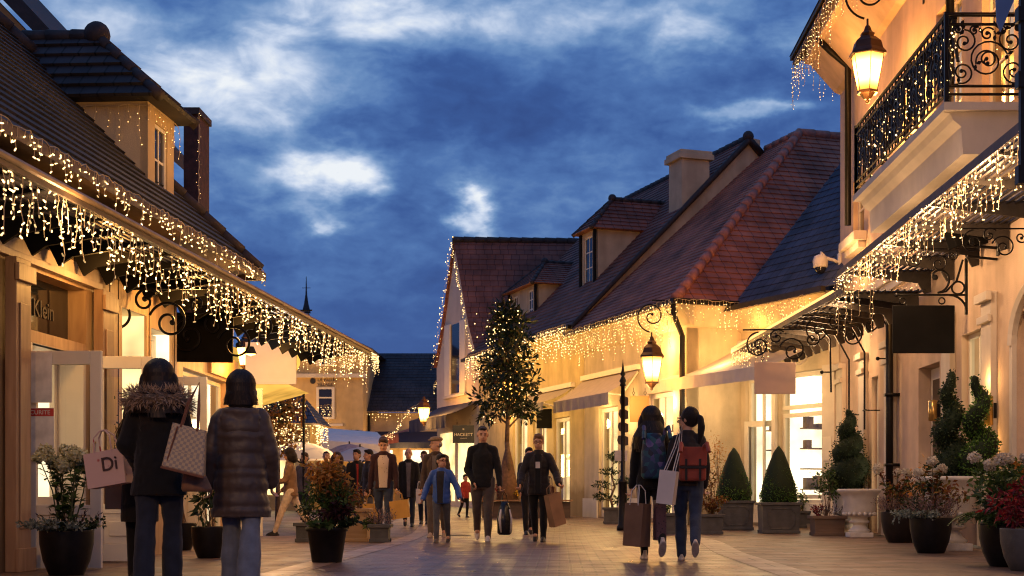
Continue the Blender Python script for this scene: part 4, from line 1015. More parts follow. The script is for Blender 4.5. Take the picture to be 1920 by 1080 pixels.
mb = MB(); ridge(mb, (LM+.5,yo,ev+.02), (apx[0],apx[1],apx[2]+.04), .12, .42); ridge(mb, (apx[0],9.5,apx[2]+.02), (apx[0],apx[1],apx[2]+.04), .12, .42); ridge(mb, (0,5.5,apx[2]+.02), (apx[0],5.5,apx[2]+.04), .1, .42)
mb.build('ridge_tiles', m_ridge, rf, True)
mb = MB(); mb.box(0, LM+.5, yo-.12, yo, ev-.1, ev+.02); mb.box(LM+.501, LM+.62, yo-.12, 2.0, ev-.1, ev+.02)
mb.tube([(LM+.4,yo-.02,ev-.06),(LM+.38,yo+.0,ev-.3),(LM+.1,-.16,ev-.75),(LM+.1,-.16,0)], .065, 8)
for z in (1.0, 2.2): mb.box(LM, LM+.2, -.24, -.06, z, z+.05)
mb.build('gutter', m_iron, M1)
m_awg = mat('grey_canvas', (.47,.37,.29), .85, 0, .08, 5, .1, 60)
awning(M1, -.05, 3.8, .85, 3.85-zb, 3.25-zb, .3, m_awg)
light_string('eave_lights', 'icicle lights along the eaves of the red hipped roof', [Mw(.1,yo-.14,5.1), Mw(LM+.5,yo-.14,5.1)], 1.0, .065, .085, 73, .022, False)
light_string('eave_lights', 'icicle lights on the short end eaves of the red hipped roof', [Mw(LM+.64,yo-.1,5.1), Mw(LM+.64,1.7,5.1)], .6, .09, .09, 74, .022, False)
board('orange blank board hanging beside the lit lantern', (wx(1197,34.6), 34.2, wz(767,34.2)), .46, .62, mat('orange_board', (.34,.115,.03), .6, 0, .05))
lantern('lit lantern on a scroll bracket above the two women with backpacks', (wx(1222,32.4), 32.4, wz(692,32.4)), 1.0, .78, rise=.85)
lamp((wx(1240,32.6), 33.2, 4.2), 16, (1,.55,.18), .2)

# ================================================================== chimney house
OC, DC = (-2.7, 47.7), DM; LC = 9.7
def Cw(s, q, z): return loc2w(OC, DC, s, q, z)
zc = gz(47.7)
M2 = bldg('chimney_house', 'ochre house with chimney, dormers and plum tiled roof behind the lit tree', 'building', OC, DC)
mb = MB(); ops = [(3.6,5.0,-.15,2.9), (5.5,6.7,-.15,2.6), (7.3,8.6,-.15,2.6)]
facade(mb, 0, LC, -.4, 5.4-zc, ops, .3)
# gable wall above the neighbour
sh = MB(); sh.add([(LC,0,4.4-zc),(LC,5.3,4.4-zc),(LC,5.3,10.75-zc),(LC,4.9,10.8-zc),(LC,-.15,5.55-zc)], [(0,1,2,3,4)])
mb.build('shop_wall', m_ochre, M2); sh.build('gable_wall', m_beige, M2)
for k, o_ in enumerate(ops): interior(M2, o_[0], o_[1], o_[2], o_[3], 1.5, m_shop, 80+k); window(M2, o_[0], o_[1], o_[2]+.02, o_[3]-.02, .08, 2, 1, None, None, .1)
ev2 = 5.62-zc; rz2 = 10.75-zc
mb = MB(); tiled(mb, (-.6,-.35,ev2-.3), (LC+.03,-.35,ev2-.3), (LC+.03,4.9,rz2), (-.6,4.9,rz2), .2, .024); rf = mb.build('roof', m_roofP, M2)
mb = MB(); ridge(mb, (-.6,4.9,rz2), (LC+.05,4.9,rz2), .11, .4); mb.prism([(-.4,ev2-.42),(-.36,ev2-.24),(4.9,rz2+.06),(5.4,rz2-.4),(5.25,rz2-.5),(4.9,rz2-.16)], LC+.04, LC+.16, Matrix.Rotation(PI/2,4,'Z') @ Matrix.Scale(-1,4,(0,1,0)))
mb.ball((LC+.05,4.9,rz2+.05), .16, 10, 8); mb.build('ridge_tiles', m_ridged, rf, True)
mb = MB(); mb.box(-.5, LC, -.47, -.35, ev2-.4, ev2-.29); mb.build('gutter', m_iron, M2)
mb = MB(); mb.box(LC-.9, LC-.05, 2.9, 3.75, 7.4-zc, 10.05-zc); mb.box(LC-1.0, LC+.05, 2.8, 3.85, 10.051-zc, 10.2-zc); mb.box(LC-.96, LC+.01, 2.84, 3.81, 10.201-zc, 10.3-zc)
mb.build('chimney', m_beige, M2, bevel=.01)
def dormer(par, s0, s1, q, zl, zh, zr_, wins, label):
    mb = MB(); sl_ = 1.0
    dq = (zh-zl)/sl_
    facade(mb, s0, s1, zl-.3, zh, [(w[0],w[1],zl+.12,zh-.12) for w in wins], .08, q)
    for s_ in (s0, s1): mb.add([(s_,q,zl-.3),(s_,q,zh),(s_,q+dq+.4,zh)], [(0,1,2)])
    o = mb.build('dormer', m_beige, par)
    for w in wins: window(o, w[0], w[1], zl+.12, zh-.12, q+.03, 2, 3, m_white, m_dglass, .05, .04, 'dormer_window')
    for s_ in (s0, s1): MB().box(s_-.07, s_+.07, q-.05, q-.003, zl-.3, zh).build('dormer_post', m_black, o)
    a = .2; r = MB(); xm = (s0+s1)/2; qr = q+.75
    P = [(s0-a,q-a,zh),(s1+a,q-a,zh),(s1+a,q+dq+.9,zh),(s0-a,q+dq+.9,zh)]
    tiled(r, P[0], P[1], (xm+.01,qr,zr_), (xm-.01,qr,zr_), .2, .03); tiled(r, P[3], P[0], (xm,qr,zr_), (xm,q+dq+2.2,zr_), .2, .03); tiled(r, P[1], P[2], (xm,q+dq+2.2,zr_), (xm,qr,zr_), .2, .03)
    r.quad(P[0],P[3],P[2],P[1]); r.build('dormer_roof', m_roofP, o)
    r = MB(); ridge(r, (xm,q+dq+2.2,zr_), (xm,qr,zr_), .08, .3); ridge(r, P[0], (xm,qr,zr_), .06, .3); ridge(r, P[1], (xm,qr,zr_), .06, .3); r.ball((xm,qr,zr_+.03), .13, 8, 6)
    r.build('ridge_tiles', m_ridged, o, True); return o
dormer(M2, 6.5, 7.6, 1.15, 6.75-zc, 8.35-zc, 9.35-zc, [(6.72,7.38)], '')
dormer(M2, .9, 3.5, .8, 6.2-zc, 7.35-zc, 8.25-zc, [(1.2,1.7),(2.7,3.2)], '')
m_awn2 = mat('sand_canvas', (.38,.30,.22), .85, 0, .08, 5, .1, 60)
awning(M2, 5.2, 9.0, .9, 3.75-zc, 3.3-zc, .22, m_awn2)
light_string('eave_lights', 'icicle lights along the eaves of the chimney house behind the tree', [Cw(.2,-.5,5.36), Cw(LC-.1,-.5,5.36)], .95, .06, .085, 83, .023, False)
board('blank black board hanging right of the lit tree', (wx(1029,41), 41.0, wz(785,41)), .70, .55, m_black)
lantern('lit lantern showing through the crown of the tree', (wx(948,44.5), 44.5, wz(733,44.5)), 1.0, .7, over=False)
for s_ in (2.0,3.2,4.4,5.6,6.8,8.0,9.2): lamp(Cw(s_,-1.15,4.45), 7.5, (1,.60,.12), .35)
for s_ in (.6,1.7,2.8,3.9,5.0,6.1): lamp(V((OM[0],OM[1],0))+V((DM[0]*s_+DM[1]*1.05, DM[1]*s_-DM[0]*1.05, 4.3)), 4.5, (1,.58,.14), .35)

# ================================================================== gable house
GA, GB = V((-2.75,48.0,0)), V((-4.40,51.9,0)); GP = (GA+GB)/2
G3 = thing('gable_house', 'white gable fronted house edged with light chains, end of the right side', 'building', (0,0,0))
zA = 5.55; pk = V((GP.x-.02,GP.y,9.65)); rd = V((1,.06,0)).normalized()
gd = (GB-GA).normalized()
def curve(a, b, n=8, flare=.32): # concave slope from wall head to the peak
    return [a.lerp(b, t)+V((0,0,-flare*math.sin(PI*t)*(1-t)*1.6)) for t in [k/n for k in range(n+1)]]
ca = curve(GA+V((0,0,zA))-gd*.15, pk); cb = curve(GB+V((0,0,zA-.15))+gd*.15, pk)
mb = MB(); poly = [GA+V((0,0,.2)), GB+V((0,0,.2))]+cb+ca[::-1][1:]
mb.add(poly, [tuple(range(len(poly)))[::-1]])
mb.quad(GA+V((0,0,.2)), GA+V((0,0,zA)), GA+rd*9+V((0,0,zA)), GA+rd*9+V((0,0,.2)))
mb.build('gable_wall', mat('white_render', (.60,.50,.42), .85, 0, .05, 3, .2, 90, .2, stain=.1), G3)
mb = MB(); out = V((-gd.y, gd.x, 0)); out = out if out.x < 0 else -out
for c_ in (ca, cb):
    for a, b in zip(c_[:-1], c_[1:]): tiled(mb, a+out*.12, a+rd*9.5, b+rd*9.5, b+out*.12, .19, .02)
rf = mb.build('roof', m_roofP, G3)
mb = MB(); ridge(mb, pk+out*.15, pk+rd*9.5, .11, .4); mb.build('ridge_tiles', m_ridged, rf, True)
mb = MB(); fo = math.atan2(-gd.y, -gd.x)
FM = Matrix.Translation(GB) @ Matrix.Rotation(fo, 4, 'Z'); gl = (GA-GB).length
w_ = bpy.data.objects.new('front', None); COL.objects.link(w_); w_.parent = G3; w_.matrix_local = FM; w_.name = 'upper_window'
bpy.data.objects.remove(w_)
def gbox(mb, x0, x1, z0, z1, y0=-.05, y1=-.004): mb.box(x0, x1, y0, y1, z0, z1, FM)
mb = MB(); gbox(mb, gl*.36, gl*.6, 4.35, 6.75, -.02); uw = mb.build('upper_window', m_dglass, G3)
for a, b in ((.22,.355),(.605,.74)):
    mb = MB(); gbox(mb, gl*a, gl*b, 4.3, 6.8, -.07); mb.build('shutter', m_white, uw, bevel=.006)
mb = MB(); gbox(mb, gl*.2, gl*.76, 4.2, 4.29, -.12); mb.build('sill', m_stonew, uw)
mb = MB(); gbox(mb, gl*.08, gl*.45, .6, 3.0, -.03); gbox(mb, gl*.55, gl*.92, .6, 3.0, -.03); mb.build('lit_shop_window', m_shop, G3)
m_navy = mat('navy_canvas', (.018,.022,.055), .8, 0, .1, 5); m_redc = mat('red_canvas', (.28,.05,.03), .8, 0, .1, 5)
aw = bpy.data.objects.new('awning_mount', None); COL.objects.link(aw); aw.parent = G3; aw.matrix_local = FM
a1 = awning(aw, gl*.02, gl*1.0, 1.1, 3.95, 3.45, .42, m_navy, bars=False)
aw2 = awning(aw, -2.6, -.5, 1.3, 3.45, 3.05, .35, m_redc, bars=False)
for o_ in (a1, aw2):
    o_.parent = G3; o_.matrix_local = FM
bpy.data.objects.remove(aw)
hk = board('dark hanging sign with pale lettering under the navy awning', (wx(869,46.6), 46.6, wz(814,46.6)), .70, .58, mat('slate_board', (.022,.025,.03), .5))
text('HACKETT', .135, mat('sign_cream', (.62,.56,.45), .5), hk, Matrix.Translation((0,-.026,-.02)) @ TXT)
text('LONDON', .05, MATS['sign_cream'], hk, Matrix.Translation((0,-.026,-.14)) @ TXT)
text('x', .12, MATS['sign_cream'], hk, Matrix.Translation((0,-.026,.17)) @ TXT)
light_string('gable_lights', 'light chain along the right verge of the white gable', [p+out*.18 for p in ca], .35, .08, .09, 91, .026, False)
light_string('gable_lights', 'light chain along the left verge of the white gable', [p+out*.18 for p in cb], .12, .06, .08, 92, .026, False, hang=False, jitter=.09)
light_string('awning_lights', 'light garland looped around the corner of the red awning', [FM @ V((-.6,-.2,4.3)), FM @ V((-.9,-.9,3.9)), FM @ V((-1.0,-1.3,3.2)), FM @ V((-2.8,-1.35,3.0))], .3, .06, .08, 93, .026, False)
lantern('far lit lantern glowing above the red awning', (wx(797,50), 49.6, wz(777,49.6)), .85, .6, over=False)
lamp((wx(815,49), 48.6, 3.9), 25, (1,.5,.12), .2)

# ================================================================== houses closing the street
ze_ = .6
E1 = thing('corner_house', 'tall beige house with lettered front and striped awning at the far end', 'building', (-12.6, 60, ze_))
ew = 4.4
mb = MB(); mb.box(0, ew, 0, 5, -.5, 6.25); mb.build('house_wall', mat('amber_render', (.60,.42,.20), .85, 0, .1, 3, .3, 60, .2, stain=.2), E1)
mb = MB(); mb.box(-.1, ew+.12, -.14, -.003, 5.12, 5.28); mb.box(2.15, 3.55, -.06, -.003, 3.1, 3.2); mb.build('string_course', m_stonew, E1)
for (z0, z1, nm) in ((3.4,4.72,'lower'), (5.6,6.7-.5,'upper')):
    f = MB(); f.box(2.45,2.56,-.05,-.003,z0,z1); f.box(3.1,3.21,-.05,-.003,z0,z1); f.box(2.56,3.1,-.05,-.003,z1-.08,z1); f.box(2.56,3.1,-.05,-.003,z0,z0+.08); f.box(2.56,3.1,-.04,-.003,(z0+z1)/2+.2,(z0+z1)/2+.25)
    o = f.build('window', m_white, E1); MB().box(2.561,3.099,-.02,-.004,z0+.081,z1-.081).build('pane', m_dglass, o)
mb = MB(); a = .4; P = [(-a,-a,6.3),(ew+a,-a,6.3),(ew+a,6,6.3),(-a,6,6.3)]
tiled(mb, P[0], P[1], (.8,2.6,8.3), (.4,2.6,8.3), .24, .02); tiled(mb, P[1], P[2], (.8,3.4,8.3), (.8,2.6,8.3), .24, .02); tiled(mb, P[3], P[0], (.4,2.6,8.3), (.4,3.4,8.3), .24, .02); mb.quad(P[0],P[3],P[2],P[1])
mb.build('roof', m_slate, E1)
mb = MB(); mb.lathe([(.2,8.2),(.10,8.6),(.04,9.0),(.012,9.8)], 8, (1.5,3,0)); mb.tube([(1.32,3,9.3),(1.68,3,9.3)], .012, 5); mb.build('spire', m_slate, E1)
em = MB(); em.lathe([(.12,0),(.12,.02)], 14, (0,0,0), Matrix.Translation((2.3,-.004,4.98)) @ Matrix.Rotation(PI/2,4,'X')); em = em.build('emblem', mat('sign_dark', (.03,.028,.03), .5), E1)
text('LA VALLÉE', .17, MATS['sign_dark'], E1, Matrix.Translation((2.5,-.012,5.02)) @ TXT, align='LEFT'); text('VILLAGE', .17, MATS['sign_dark'], E1, Matrix.Translation((2.5,-.012,4.83)) @ TXT, align='LEFT')
st = MB(); n = 22
for i in range(n):
    st.cur = i % 2
    x0, x1 = 1.6+3.0*i/n, 1.6+3.0*(i+1)/n
    st.quad((x0,-1.5,2.2),(x1,-1.5,2.2),(x1-.25,-.004,2.95),(x0-.25,-.004,2.95)); st.quad((x0,-1.5,1.95),(x1,-1.5,1.95),(x1,-1.5,2.2),(x0,-1.5,2.2))
st.build('striped_awning', [m_black, mat('stripe_cream', (.45,.38,.3), .8)], E1)
MB().box(.3,1.6,-.02,-.004,.05,2.0).build('lit_shop_window', m_shop, E1)
light_string('eave_lights', 'icicle lights along the eaves of the far beige house', [(-12.9,59.5,6.85),(-7.8,59.5,6.85),(-7.8,62,6.85)], .9, .075, .1, 101, .03, False)
light_string('window_lights', 'net of lights filling the lower window of the far beige house', [(-10.02,59.92,4.6),(-9.5,59.92,4.6)], 1.1, .07, .09, 102, .022, False, empty=0, jitter=.07)
light_string('window_lights', 'net of lights over the upper window of the far beige house', [(-10.02,59.92,6.7),(-9.5,59.92,6.7)], 1.0, .07, .09, 103, .03, False, empty=0)
light_string('awning_lights', 'light fringe under the striped awning', [(-11.0,58.4,2.65),(-8.0,58.4,2.65)], .45, .09, .09, 104, .028, False)
E2 = thing('slate_house', 'low house with big dark slate roof and navy awning at the street end', 'building', (-8.2, 61.5, ze_))
mb = MB(); mb.box(0, 6.0, 0, 5, -.5, 3.75); mb.build('house_wall', m_beige, E2)
mb = MB(); tiled(mb, (-.15,-.4,3.75), (6.4,-.4,3.75), (6.4,3.6,6.65), (-.15,3.6,6.65), .24, .02); mb.build('roof', m_roofL, E2)
mb = MB(); mb.prism([(3.0,3.9),(4.1,3.9),(4.1,5.1),(3.55,5.7),(3.0,5.1)], -.1, 3); dq_ = mb.build('dormer', m_beige, E2)
MB().box(3.2,3.9,-.14,-.102,4.2,5.0).build('dormer_window', m_dglass, dq_)
mb = MB(); mb.quad((2.85,-.3,5.0),(3.55,-.3,5.82),(3.55,3,5.82),(2.85,3,5.0)); mb.quad((4.25,-.3,5.0),(4.25,3,5.0),(3.55,3,5.82),(3.55,-.3,5.82)); mb.build('dormer_roof', m_slate, dq_)
for (a, b) in ((.35,1.05),(1.5,2.6)): MB().box(a,b,-.02,-.004,.4,2.15).build('lit_shop_window', m_shopw, E2)
mb = MB(); mb.tube([(.06,-.1,0),(.06,-.1,3.7)], .06, 6); mb.build('drainpipe', m_iron, E2)
awning(E2, .3, 3.0, 1.0, 2.95, 2.45, .25, m_navy, bars=False)
light_string('eave_lights', 'sparse icicle lights along the eaves of the low slate house', [(-8.3,61.0,4.38),(-2.2,61.0,4.38)], .5, .12, .13, 105, .028, False)
light_string('gable_lights', 'lights covering the small far dormer gable', [(-5.35,61.15,5.62),(-4.65,61.15,6.42),(-3.95,61.15,5.62)], .5, .06, .1, 106, .03, False)
for (x, y, z, p) in ((-11.5,58.6,3.2,40),(-9,58.8,7.4,6),(-10.5,57.8,1.8,30),(-6.5,60.0,2.5,25),(-4.5,59.5,4.3,14),(-12.5,55,2.6,40)): lamp((x,y,z), p, (1,.58,.18), .3)
K1 = thing('small_kiosk', 'small kiosk with slate roof and thick light fringe behind the puffer coat woman', 'kiosk', (-9.6, 45.5, .3))
mb = MB(); mb.box(-1,1.7,0,2,0,2.75); mb.build('kiosk_wall', m_ochre, K1)
mb = MB(); tiled(mb, (-1.2,-.3,2.75),(2.0,-.3,2.75),(1.1,1,3.9),(-1.2,1,3.9), .2, .02); tiled(mb, (2.0,-.3,2.75),(2.0,2.3,2.75),(1.1,1.1,3.9),(1.1,.99,3.9), .2, .02); mb.build('roof', m_slate, K1)
MB().box(-.8,1.2,-.02,-.004,.5,2.1).build('lit_shop_window', m_shop, K1)
light_string('eave_lights', 'thick light fringe around the kiosk roof', [(-10.8,45.1,3.05),(-7.6,45.1,3.05),(-7.6,47,3.05)], .75, .06, .08, 107, .028, False)
# lit yellow awning stall and white marquee on the left beyond the canopy
YS = thing('yellow_awning', 'glowing yellow awning on a frame behind the cream hanging board', 'awning', (-6.1, 29.0, 0))
mb = MB(); mb.add([(-.6,0,2.6),(.7,-.3,2.95),(.92,-.3,3.35),(.92,-.3,3.55),(-.6,0,3.75),(.7,2,2.95),(-.6,2,2.6)], [(0,1,2,3,4),(0,6,5,1)]); mb.build('awning_canvas', emat('lit_yellow_canvas', (1,.52,.09), 1.15, 0, False, .8), YS)  # canvas emits by itself, standing in for light on its underside
mb = MB(); mb.tube([(-.55,.1,0),(-.55,.1,2.6)], .03, 6); mb.tube([(.6,1.9,0),(.6,1.9,2.95)], .03, 6); mb.build('post', m_iron, YS)
WM = thing('market_marquee', 'long white market marquee with flat canvas roof far down the left side', 'marquee', (-9.0, 52, .45))
mb = MB(); tiled(mb, (-3,-1.2,2.55),(3.0,-1.2,2.1),(2.2,1.5,2.7),(-3,1.5,3.1), 3, .01); mb.build('canvas_roof', mat('white_canvas', (.62,.60,.60), .8, 0, .05), WM)
mb = MB(); mb.quad((-3,-1.2,2.05),(3,-1.2,1.75),(3,-1.2,2.1),(-3,-1.2,2.55)); mb.build('valance', MATS['white_canvas'], WM)
mb = MB()
for x in (-2.9, 0, 2.9): mb.tube([(x,-1.15,0),(x,-1.15,2.2)], .04, 6)
mb.build('post', m_white, WM)
lamp((-9.5,51.6,1.9), 40, (1,.7,.4), .4)
def parasol(label, loc, rad, h, m):
    t = thing('parasol', label, 'parasol', loc, 0, 'market parasols')
    mb = MB(); n = 8; vs = [(0,0,h)]
    for i, (rr, dz) in enumerate(((.35,.07),(.7,.24),(1.0,.5))):
        for k in range(n): vs.append((rad*rr*math.cos(2*PI*k/n), rad*rr*math.sin(2*PI*k/n), h-dz*rad*.9))
    fs = [(0,1+k,1+(k+1)%n) for k in range(n)]
    for i in range(2):
        for k in range(n): a = 1+i*n; fs.append((a+k,a+n+k,a+n+(k+1)%n,a+(k+1)%n))
    mb.add(vs, fs); mb.build('canopy', m, t)
    mb = MB(); mb.tube([(0,0,0),(0,0,h+.08)], .025, 6)
    for k in range(n): mb.tube([(0,0,h-.55*rad),(rad*.6*math.cos(2*PI*k/n),rad*.6*math.sin(2*PI*k/n),h-.2*rad)], .01, 4)
    mb.build('pole', m_iron, t); return t
m_par = leafmat('parasol_canvas', [(0,(.62,.62,.66)),(1,(.62,.62,.66))], .8, .45)
parasol('large white parasol glowing warm on one side, behind the woman in white trousers', (wx(565,36), 36, gz(36)), 1.0, wz(828,36)-gz(36), m_par)
parasol('pale lilac parasol in the crowd left of the man in the patterned shirt', (wx(675,42), 42, gz(42)), .9, wz(838,42)-gz(42), m_par)
parasol('dark lilac parasol standing farther back in the crowd', (wx(655,47), 47, gz(47)), 1.0, wz(832,47)-gz(47), mat('lilac_canvas', (.2,.17,.24), .8))
lamp((wx(595,36), 36.2, 1.7), 16, (1,.62,.25), .1); lamp((wx(640,38), 38.5, 1.9), 14, (1,.5,.15), .1)
# ================================================================== PLANTS
lf_green = leafmat('leaf_green', [(0,(.02,.045,.012)),(.5,(.05,.10,.022)),(1,(.10,.15,.04))])
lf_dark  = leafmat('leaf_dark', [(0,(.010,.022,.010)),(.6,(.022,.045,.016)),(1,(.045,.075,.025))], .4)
lf_box   = leafmat('leaf_box', [(0,(.03,.085,.014)),(.5,(.07,.17,.026)),(1,(.15,.27,.05))], .5)
lf_silver= leafmat('leaf_silver', [(0,(.09,.12,.10)),(.6,(.2,.24,.2)),(1,(.36,.38,.32))], .7)
lf_autumn= leafmat('leaf_autumn', [(0,(.10,.02,.01)),(.35,(.22,.07,.015)),(.7,(.10,.10,.02)),(1,(.34,.16,.03))])
lf_gold  = leafmat('leaf_gold', [(0,(.38,.13,.02)),(.5,(.5,.24,.05)),(1,(.16,.13,.03))])
lf_red   = leafmat('leaf_red', [(0,(.08,.006,.012)),(.6,(.2,.012,.02)),(1,(.34,.03,.03))])
lf_plum  = leafmat('leaf_plum', [(0,(.018,.005,.008)),(1,(.06,.016,.02))])
lf_heath = leafmat('leaf_heather', [(0,(.12,.07,.08)),(.5,(.28,.18,.17)),(1,(.10,.09,.05))], .7)
lf_cream = leafmat('petal_cream', [(0,(.45,.44,.26)),(.6,(.62,.58,.38)),(1,(.5,.5,.25))], .7)
lf_white = leafmat('petal_white', [(0,(.50,.45,.36)),(1,(.70,.64,.54))], .7)
lf_magn  = leafmat('leaf_magnolia', [(0,(.007,.015,.008)),(.55,(.014,.03,.011)),(.85,(.03,.036,.014)),(1,(.07,.035,.015))], .38, .1)
m_bark   = mat('bark', (.13,.08,.05), .85, 0, .35, 14, .5, 40)
m_stem   = mat('green_stem', (.06,.07,.03), .7, 0, .3, 14)

def leaves(mb, pts, L, W, rg, drp=.25, rnd=.8, lv=.35):
    for (p, n) in pts:
        d = V(n)+rnd_dir(rg)*rnd; d.z -= drp
        mb.leaf(p, d, rnd_dir(rg)*.7+V(n), L*rg.uniform(1-lv,1+lv), W*rg.uniform(1-lv,1+lv))
def cloud(rg, c, r, n, shell=.5):
    out = []
    c = V(c)
    for i in range(n):
        d = rnd_dir(rg); k = (rg.uniform(shell, 1))
        out.append((c+V((d.x*r[0],d.y*r[1],d.z*r[2]))*k, d))
    return out
def pot_round(t, r, h, m=None, lip=1.0, prof=None, n=28):
    mb = MB(); prof = prof or [(r*.62,0),(r*.66,.01),(r*.86,h*.32),(r*.98,h*.68),(r,h*.97),(r*1.0,h),(r*.93,h),(r*.91,h*.9)]
    mb.lathe(prof, n, cap=False); mb.lathe([(.001,.004),(r*.62,.004)], n, cap=False); mb.build('pot', m or m_pot, t, True)
    mb = MB(); mb.lathe([(r*.92,h*.9),(.001,h*.93)], n, cap=False); mb.build('soil', m_soil, t)
def pot_square(t, w, h, m=None, panel=True, w0=None):
    w0 = w0 or w*.94; mb = MB(); a, b = w0/2, w/2
    vs = [(-a,-a,0),(a,-a,0),(a,a,0),(-a,a,0),(-b,-b,h),(b,-b,h),(b,b,h),(-b,b,h)]
    mb.add(vs, [(3,2,1,0),(0,1,5,4),(1,2,6,5),(2,3,7,6),(3,0,4,7)])
    k = .035
    for (x0,x1,y0,y1) in ((-b-k,b+k,-b-k,-b+.01),(-b-k,b+k,b-.01,b+k),(-b-k,-b+.01,-b+.0101,b-.0101),(b-.01,b+k,-b+.0101,b-.0101)): mb.box(x0,x1,y0,y1,h-.05,h+.005)
    for (x0,x1,y0,y1) in ((-a-.02,a+.02,-a-.02,-a+.01),(-a-.02,a+.02,a-.01,a+.02)): mb.box(x0,x1,y0,y1,.002,.06)
    mb.build('planter_box', m or m_lead, t, bevel=.006)
    if panel:
        f = MB(); e = w*.36; c = .07; z0, z1 = h*.16, h*.8
        pts = [(-e+c,z0),(e-c,z0),(e-c*.7,z0+c*.7),(e,z0+c),(e,z1-c),(e-c*.7,z1-c*.7),(e-c,z1),(-e+c,z1),(-e+c*.7,z1-c*.7),(-e,z1-c),(-e,z0+c),(-e+c*.7,z0+c*.7)]
        yy = lambda z: -(a+(b-a)*z/h)-.006
        f.tube([V((x,yy(z),z)) for (x,z) in pts], .009, 5, closed=True); f.build('moulded_panel', m or m_lead, t)
    s = MB(); s.quad((-b+.01,-b+.01,h-.03),(b-.01,-b+.01,h-.03),(b-.01,b-.01,h-.03),(-b+.01,b-.01,h-.03)); s.build('soil', m_soil, t)
def hydrangea(t, rg, z0, h, n, spread, hr, petal, leafm=None, nm='flower_head'):
    st = MB(); lv = MB(); heads = []
    for i in range(n):
        a = 2*PI*i/n+rg.uniform(-.5,.5); R0 = spread*rg.uniform(.35,1); hh = h*rg.uniform(.72,1)
        p0 = V((R0*.25*math.cos(a),R0*.25*math.sin(a),z0)); p2 = V((R0*math.cos(a),R0*math.sin(a),z0+hh)); p1 = (p0+p2)/2+V((rg.uniform(-.04,.04),rg.uniform(-.04,.04),.05))
        st.tube([p0,p1,p2], [.007,.006,.004], 5)
        for k in range(9):
            q = p0.lerp(p1, k/5) if k < 5 else p1.lerp(p2, (k-4)/5)
            for _ in range(3):
                d = rnd_dir(rg); d.z *= .4
                lv.leaf(q, d+V((0,0,.15)), V((0,0,1))+rnd_dir(rg)*.5, rg.uniform(.07,.12), rg.uniform(.035,.06))
        heads.append(p2)
    st.build('stem', m_stem, t); lv.build('leaf_cluster', leafm or lf_green, t)
    for p in heads:
        f = MB(); r = hr*rg.uniform(.75,1.15)
        for (q, d) in cloud(rg, p, (r,r,r*.85), 150, .8): f.leaf(q, rnd_dir(rg)+d*.2, d, .034, .03)
        f.build(nm, petal, t)
def heather(t, rg, z0, r, h, n, m, nm='heather'):
    mb = MB()
    for i in range(n):
        a = rg.uniform(0,2*PI); k = math.sqrt(rg.random())*r; p = V((k*math.cos(a),k*math.sin(a),z0))
        d = V((math.cos(a)*k/r*.7,math.sin(a)*k/r*.7,1))+rnd_dir(rg)*.25; hh = h*rg.uniform(.5,1)
        d.normalize()
        for j in range(7):
            q = p+d*hh*(.25+.75*j/7)
            e = rnd_dir(rg); mb.leaf(q, d+e*.7, e, .045, .013)
    mb.build(nm, m, t)
def trailing(t, rg, z0, r, n, L, m, size=.05, arc=(0,2*PI), nm='trailing_foliage', outw=.5):
    mb = MB()
    for i in range(n):
        a = rg.uniform(*arc); p = V((r*.8*math.cos(a),r*.8*math.sin(a),z0)); v = V((math.cos(a)*outw,math.sin(a)*outw,.5))
        ln = L*rg.uniform(.4,1); steps = max(3,int(ln/.035))
        for k in range(steps):
            p = p+v*.035; v.z -= .13; v = v.normalized()*.95+rnd_dir(rg)*.12
            for _ in range(2): mb.leaf(p, rnd_dir(rg)+V((math.cos(a),math.sin(a),0))*.5, rnd_dir(rg), size*rg.uniform(.6,1.2), size*.55)
    mb.build(nm, m, t)
def fern(t, rg, z0, r, n, L, m, arc=(0,2*PI)):
    mb = MB()
    for i in range(n):
        a = rg.uniform(*arc); o = V((math.cos(a),math.sin(a),0)); p = o*r*.3+V((0,0,z0)); v = (o*.7+V((0,0,.8))).normalized(); ln = L*rg.uniform(.6,1); st = int(ln/.022)
        sd = V((-o.y,o.x,0))
        for k in range(st):
            p = p+v*.022; v = (v+V((0,0,-.075))).normalized(); w = .085*math.sin(PI*(.12+.88*(1-k/st)))
            for s_ in (-1,1): mb.leaf(p, sd*s_+v*.45, V((0,0,1)), w, .019)
    mb.build('fern_fronds', m, t)
def shrub(t, rg, z0, c, r, n, L, W, m, nm='foliage', stems=7, shell=.2, clumps=9):
    st = MB(); mb = MB()
    for i in range(clumps):
        d = rnd_dir(rg); k = rg.uniform(.25,.85); q = V(c)+V((d.x*r[0]*k,d.y*r[1]*k,d.z*r[2]*k))
        rr = rg.uniform(.3,.55)
        leaves(mb, cloud(rg, q, (r[0]*rr,r[1]*rr,r[2]*rr), n//clumps, shell), L, W, rg)
        if i < stems: st.tube([V((rg.uniform(-.06,.06),rg.uniform(-.06,.06),z0)), (V((0,0,z0))+q)/2+rnd_dir(rg)*.03, q], [.008,.006,.003], 5)
    st.build('branch', m_bark, t); return mb.build(nm, m, t)
def plant(name, label, cat, px, Y, group=None, dz=0, X=None):
    return thing(name, label, cat, (wx(px, Y) if X is None else X, Y, gz(Y)+dz), 0, group)

rg = random.Random(7)
# left hydrangea pot
t = plant('potted_hydrangea', 'black round pot of cream hydrangeas by the first open shop door', 'potted plant', 125, 12.84)
pot_round(t, .235, .40); hydrangea(t, rg, .36, .78, 13, .30, .062, lf_cream)
trailing(t, rg, .38, .2, 60, .32, lf_silver, .045, (PI*.75,PI*1.75)); trailing(t, rg, .38, .16, 34, .28, lf_dark, .05, (-PI*.5,PI*.3)); heather(t, rg, .36, .16, .26, 30, lf_plum, 'dark_sprig')
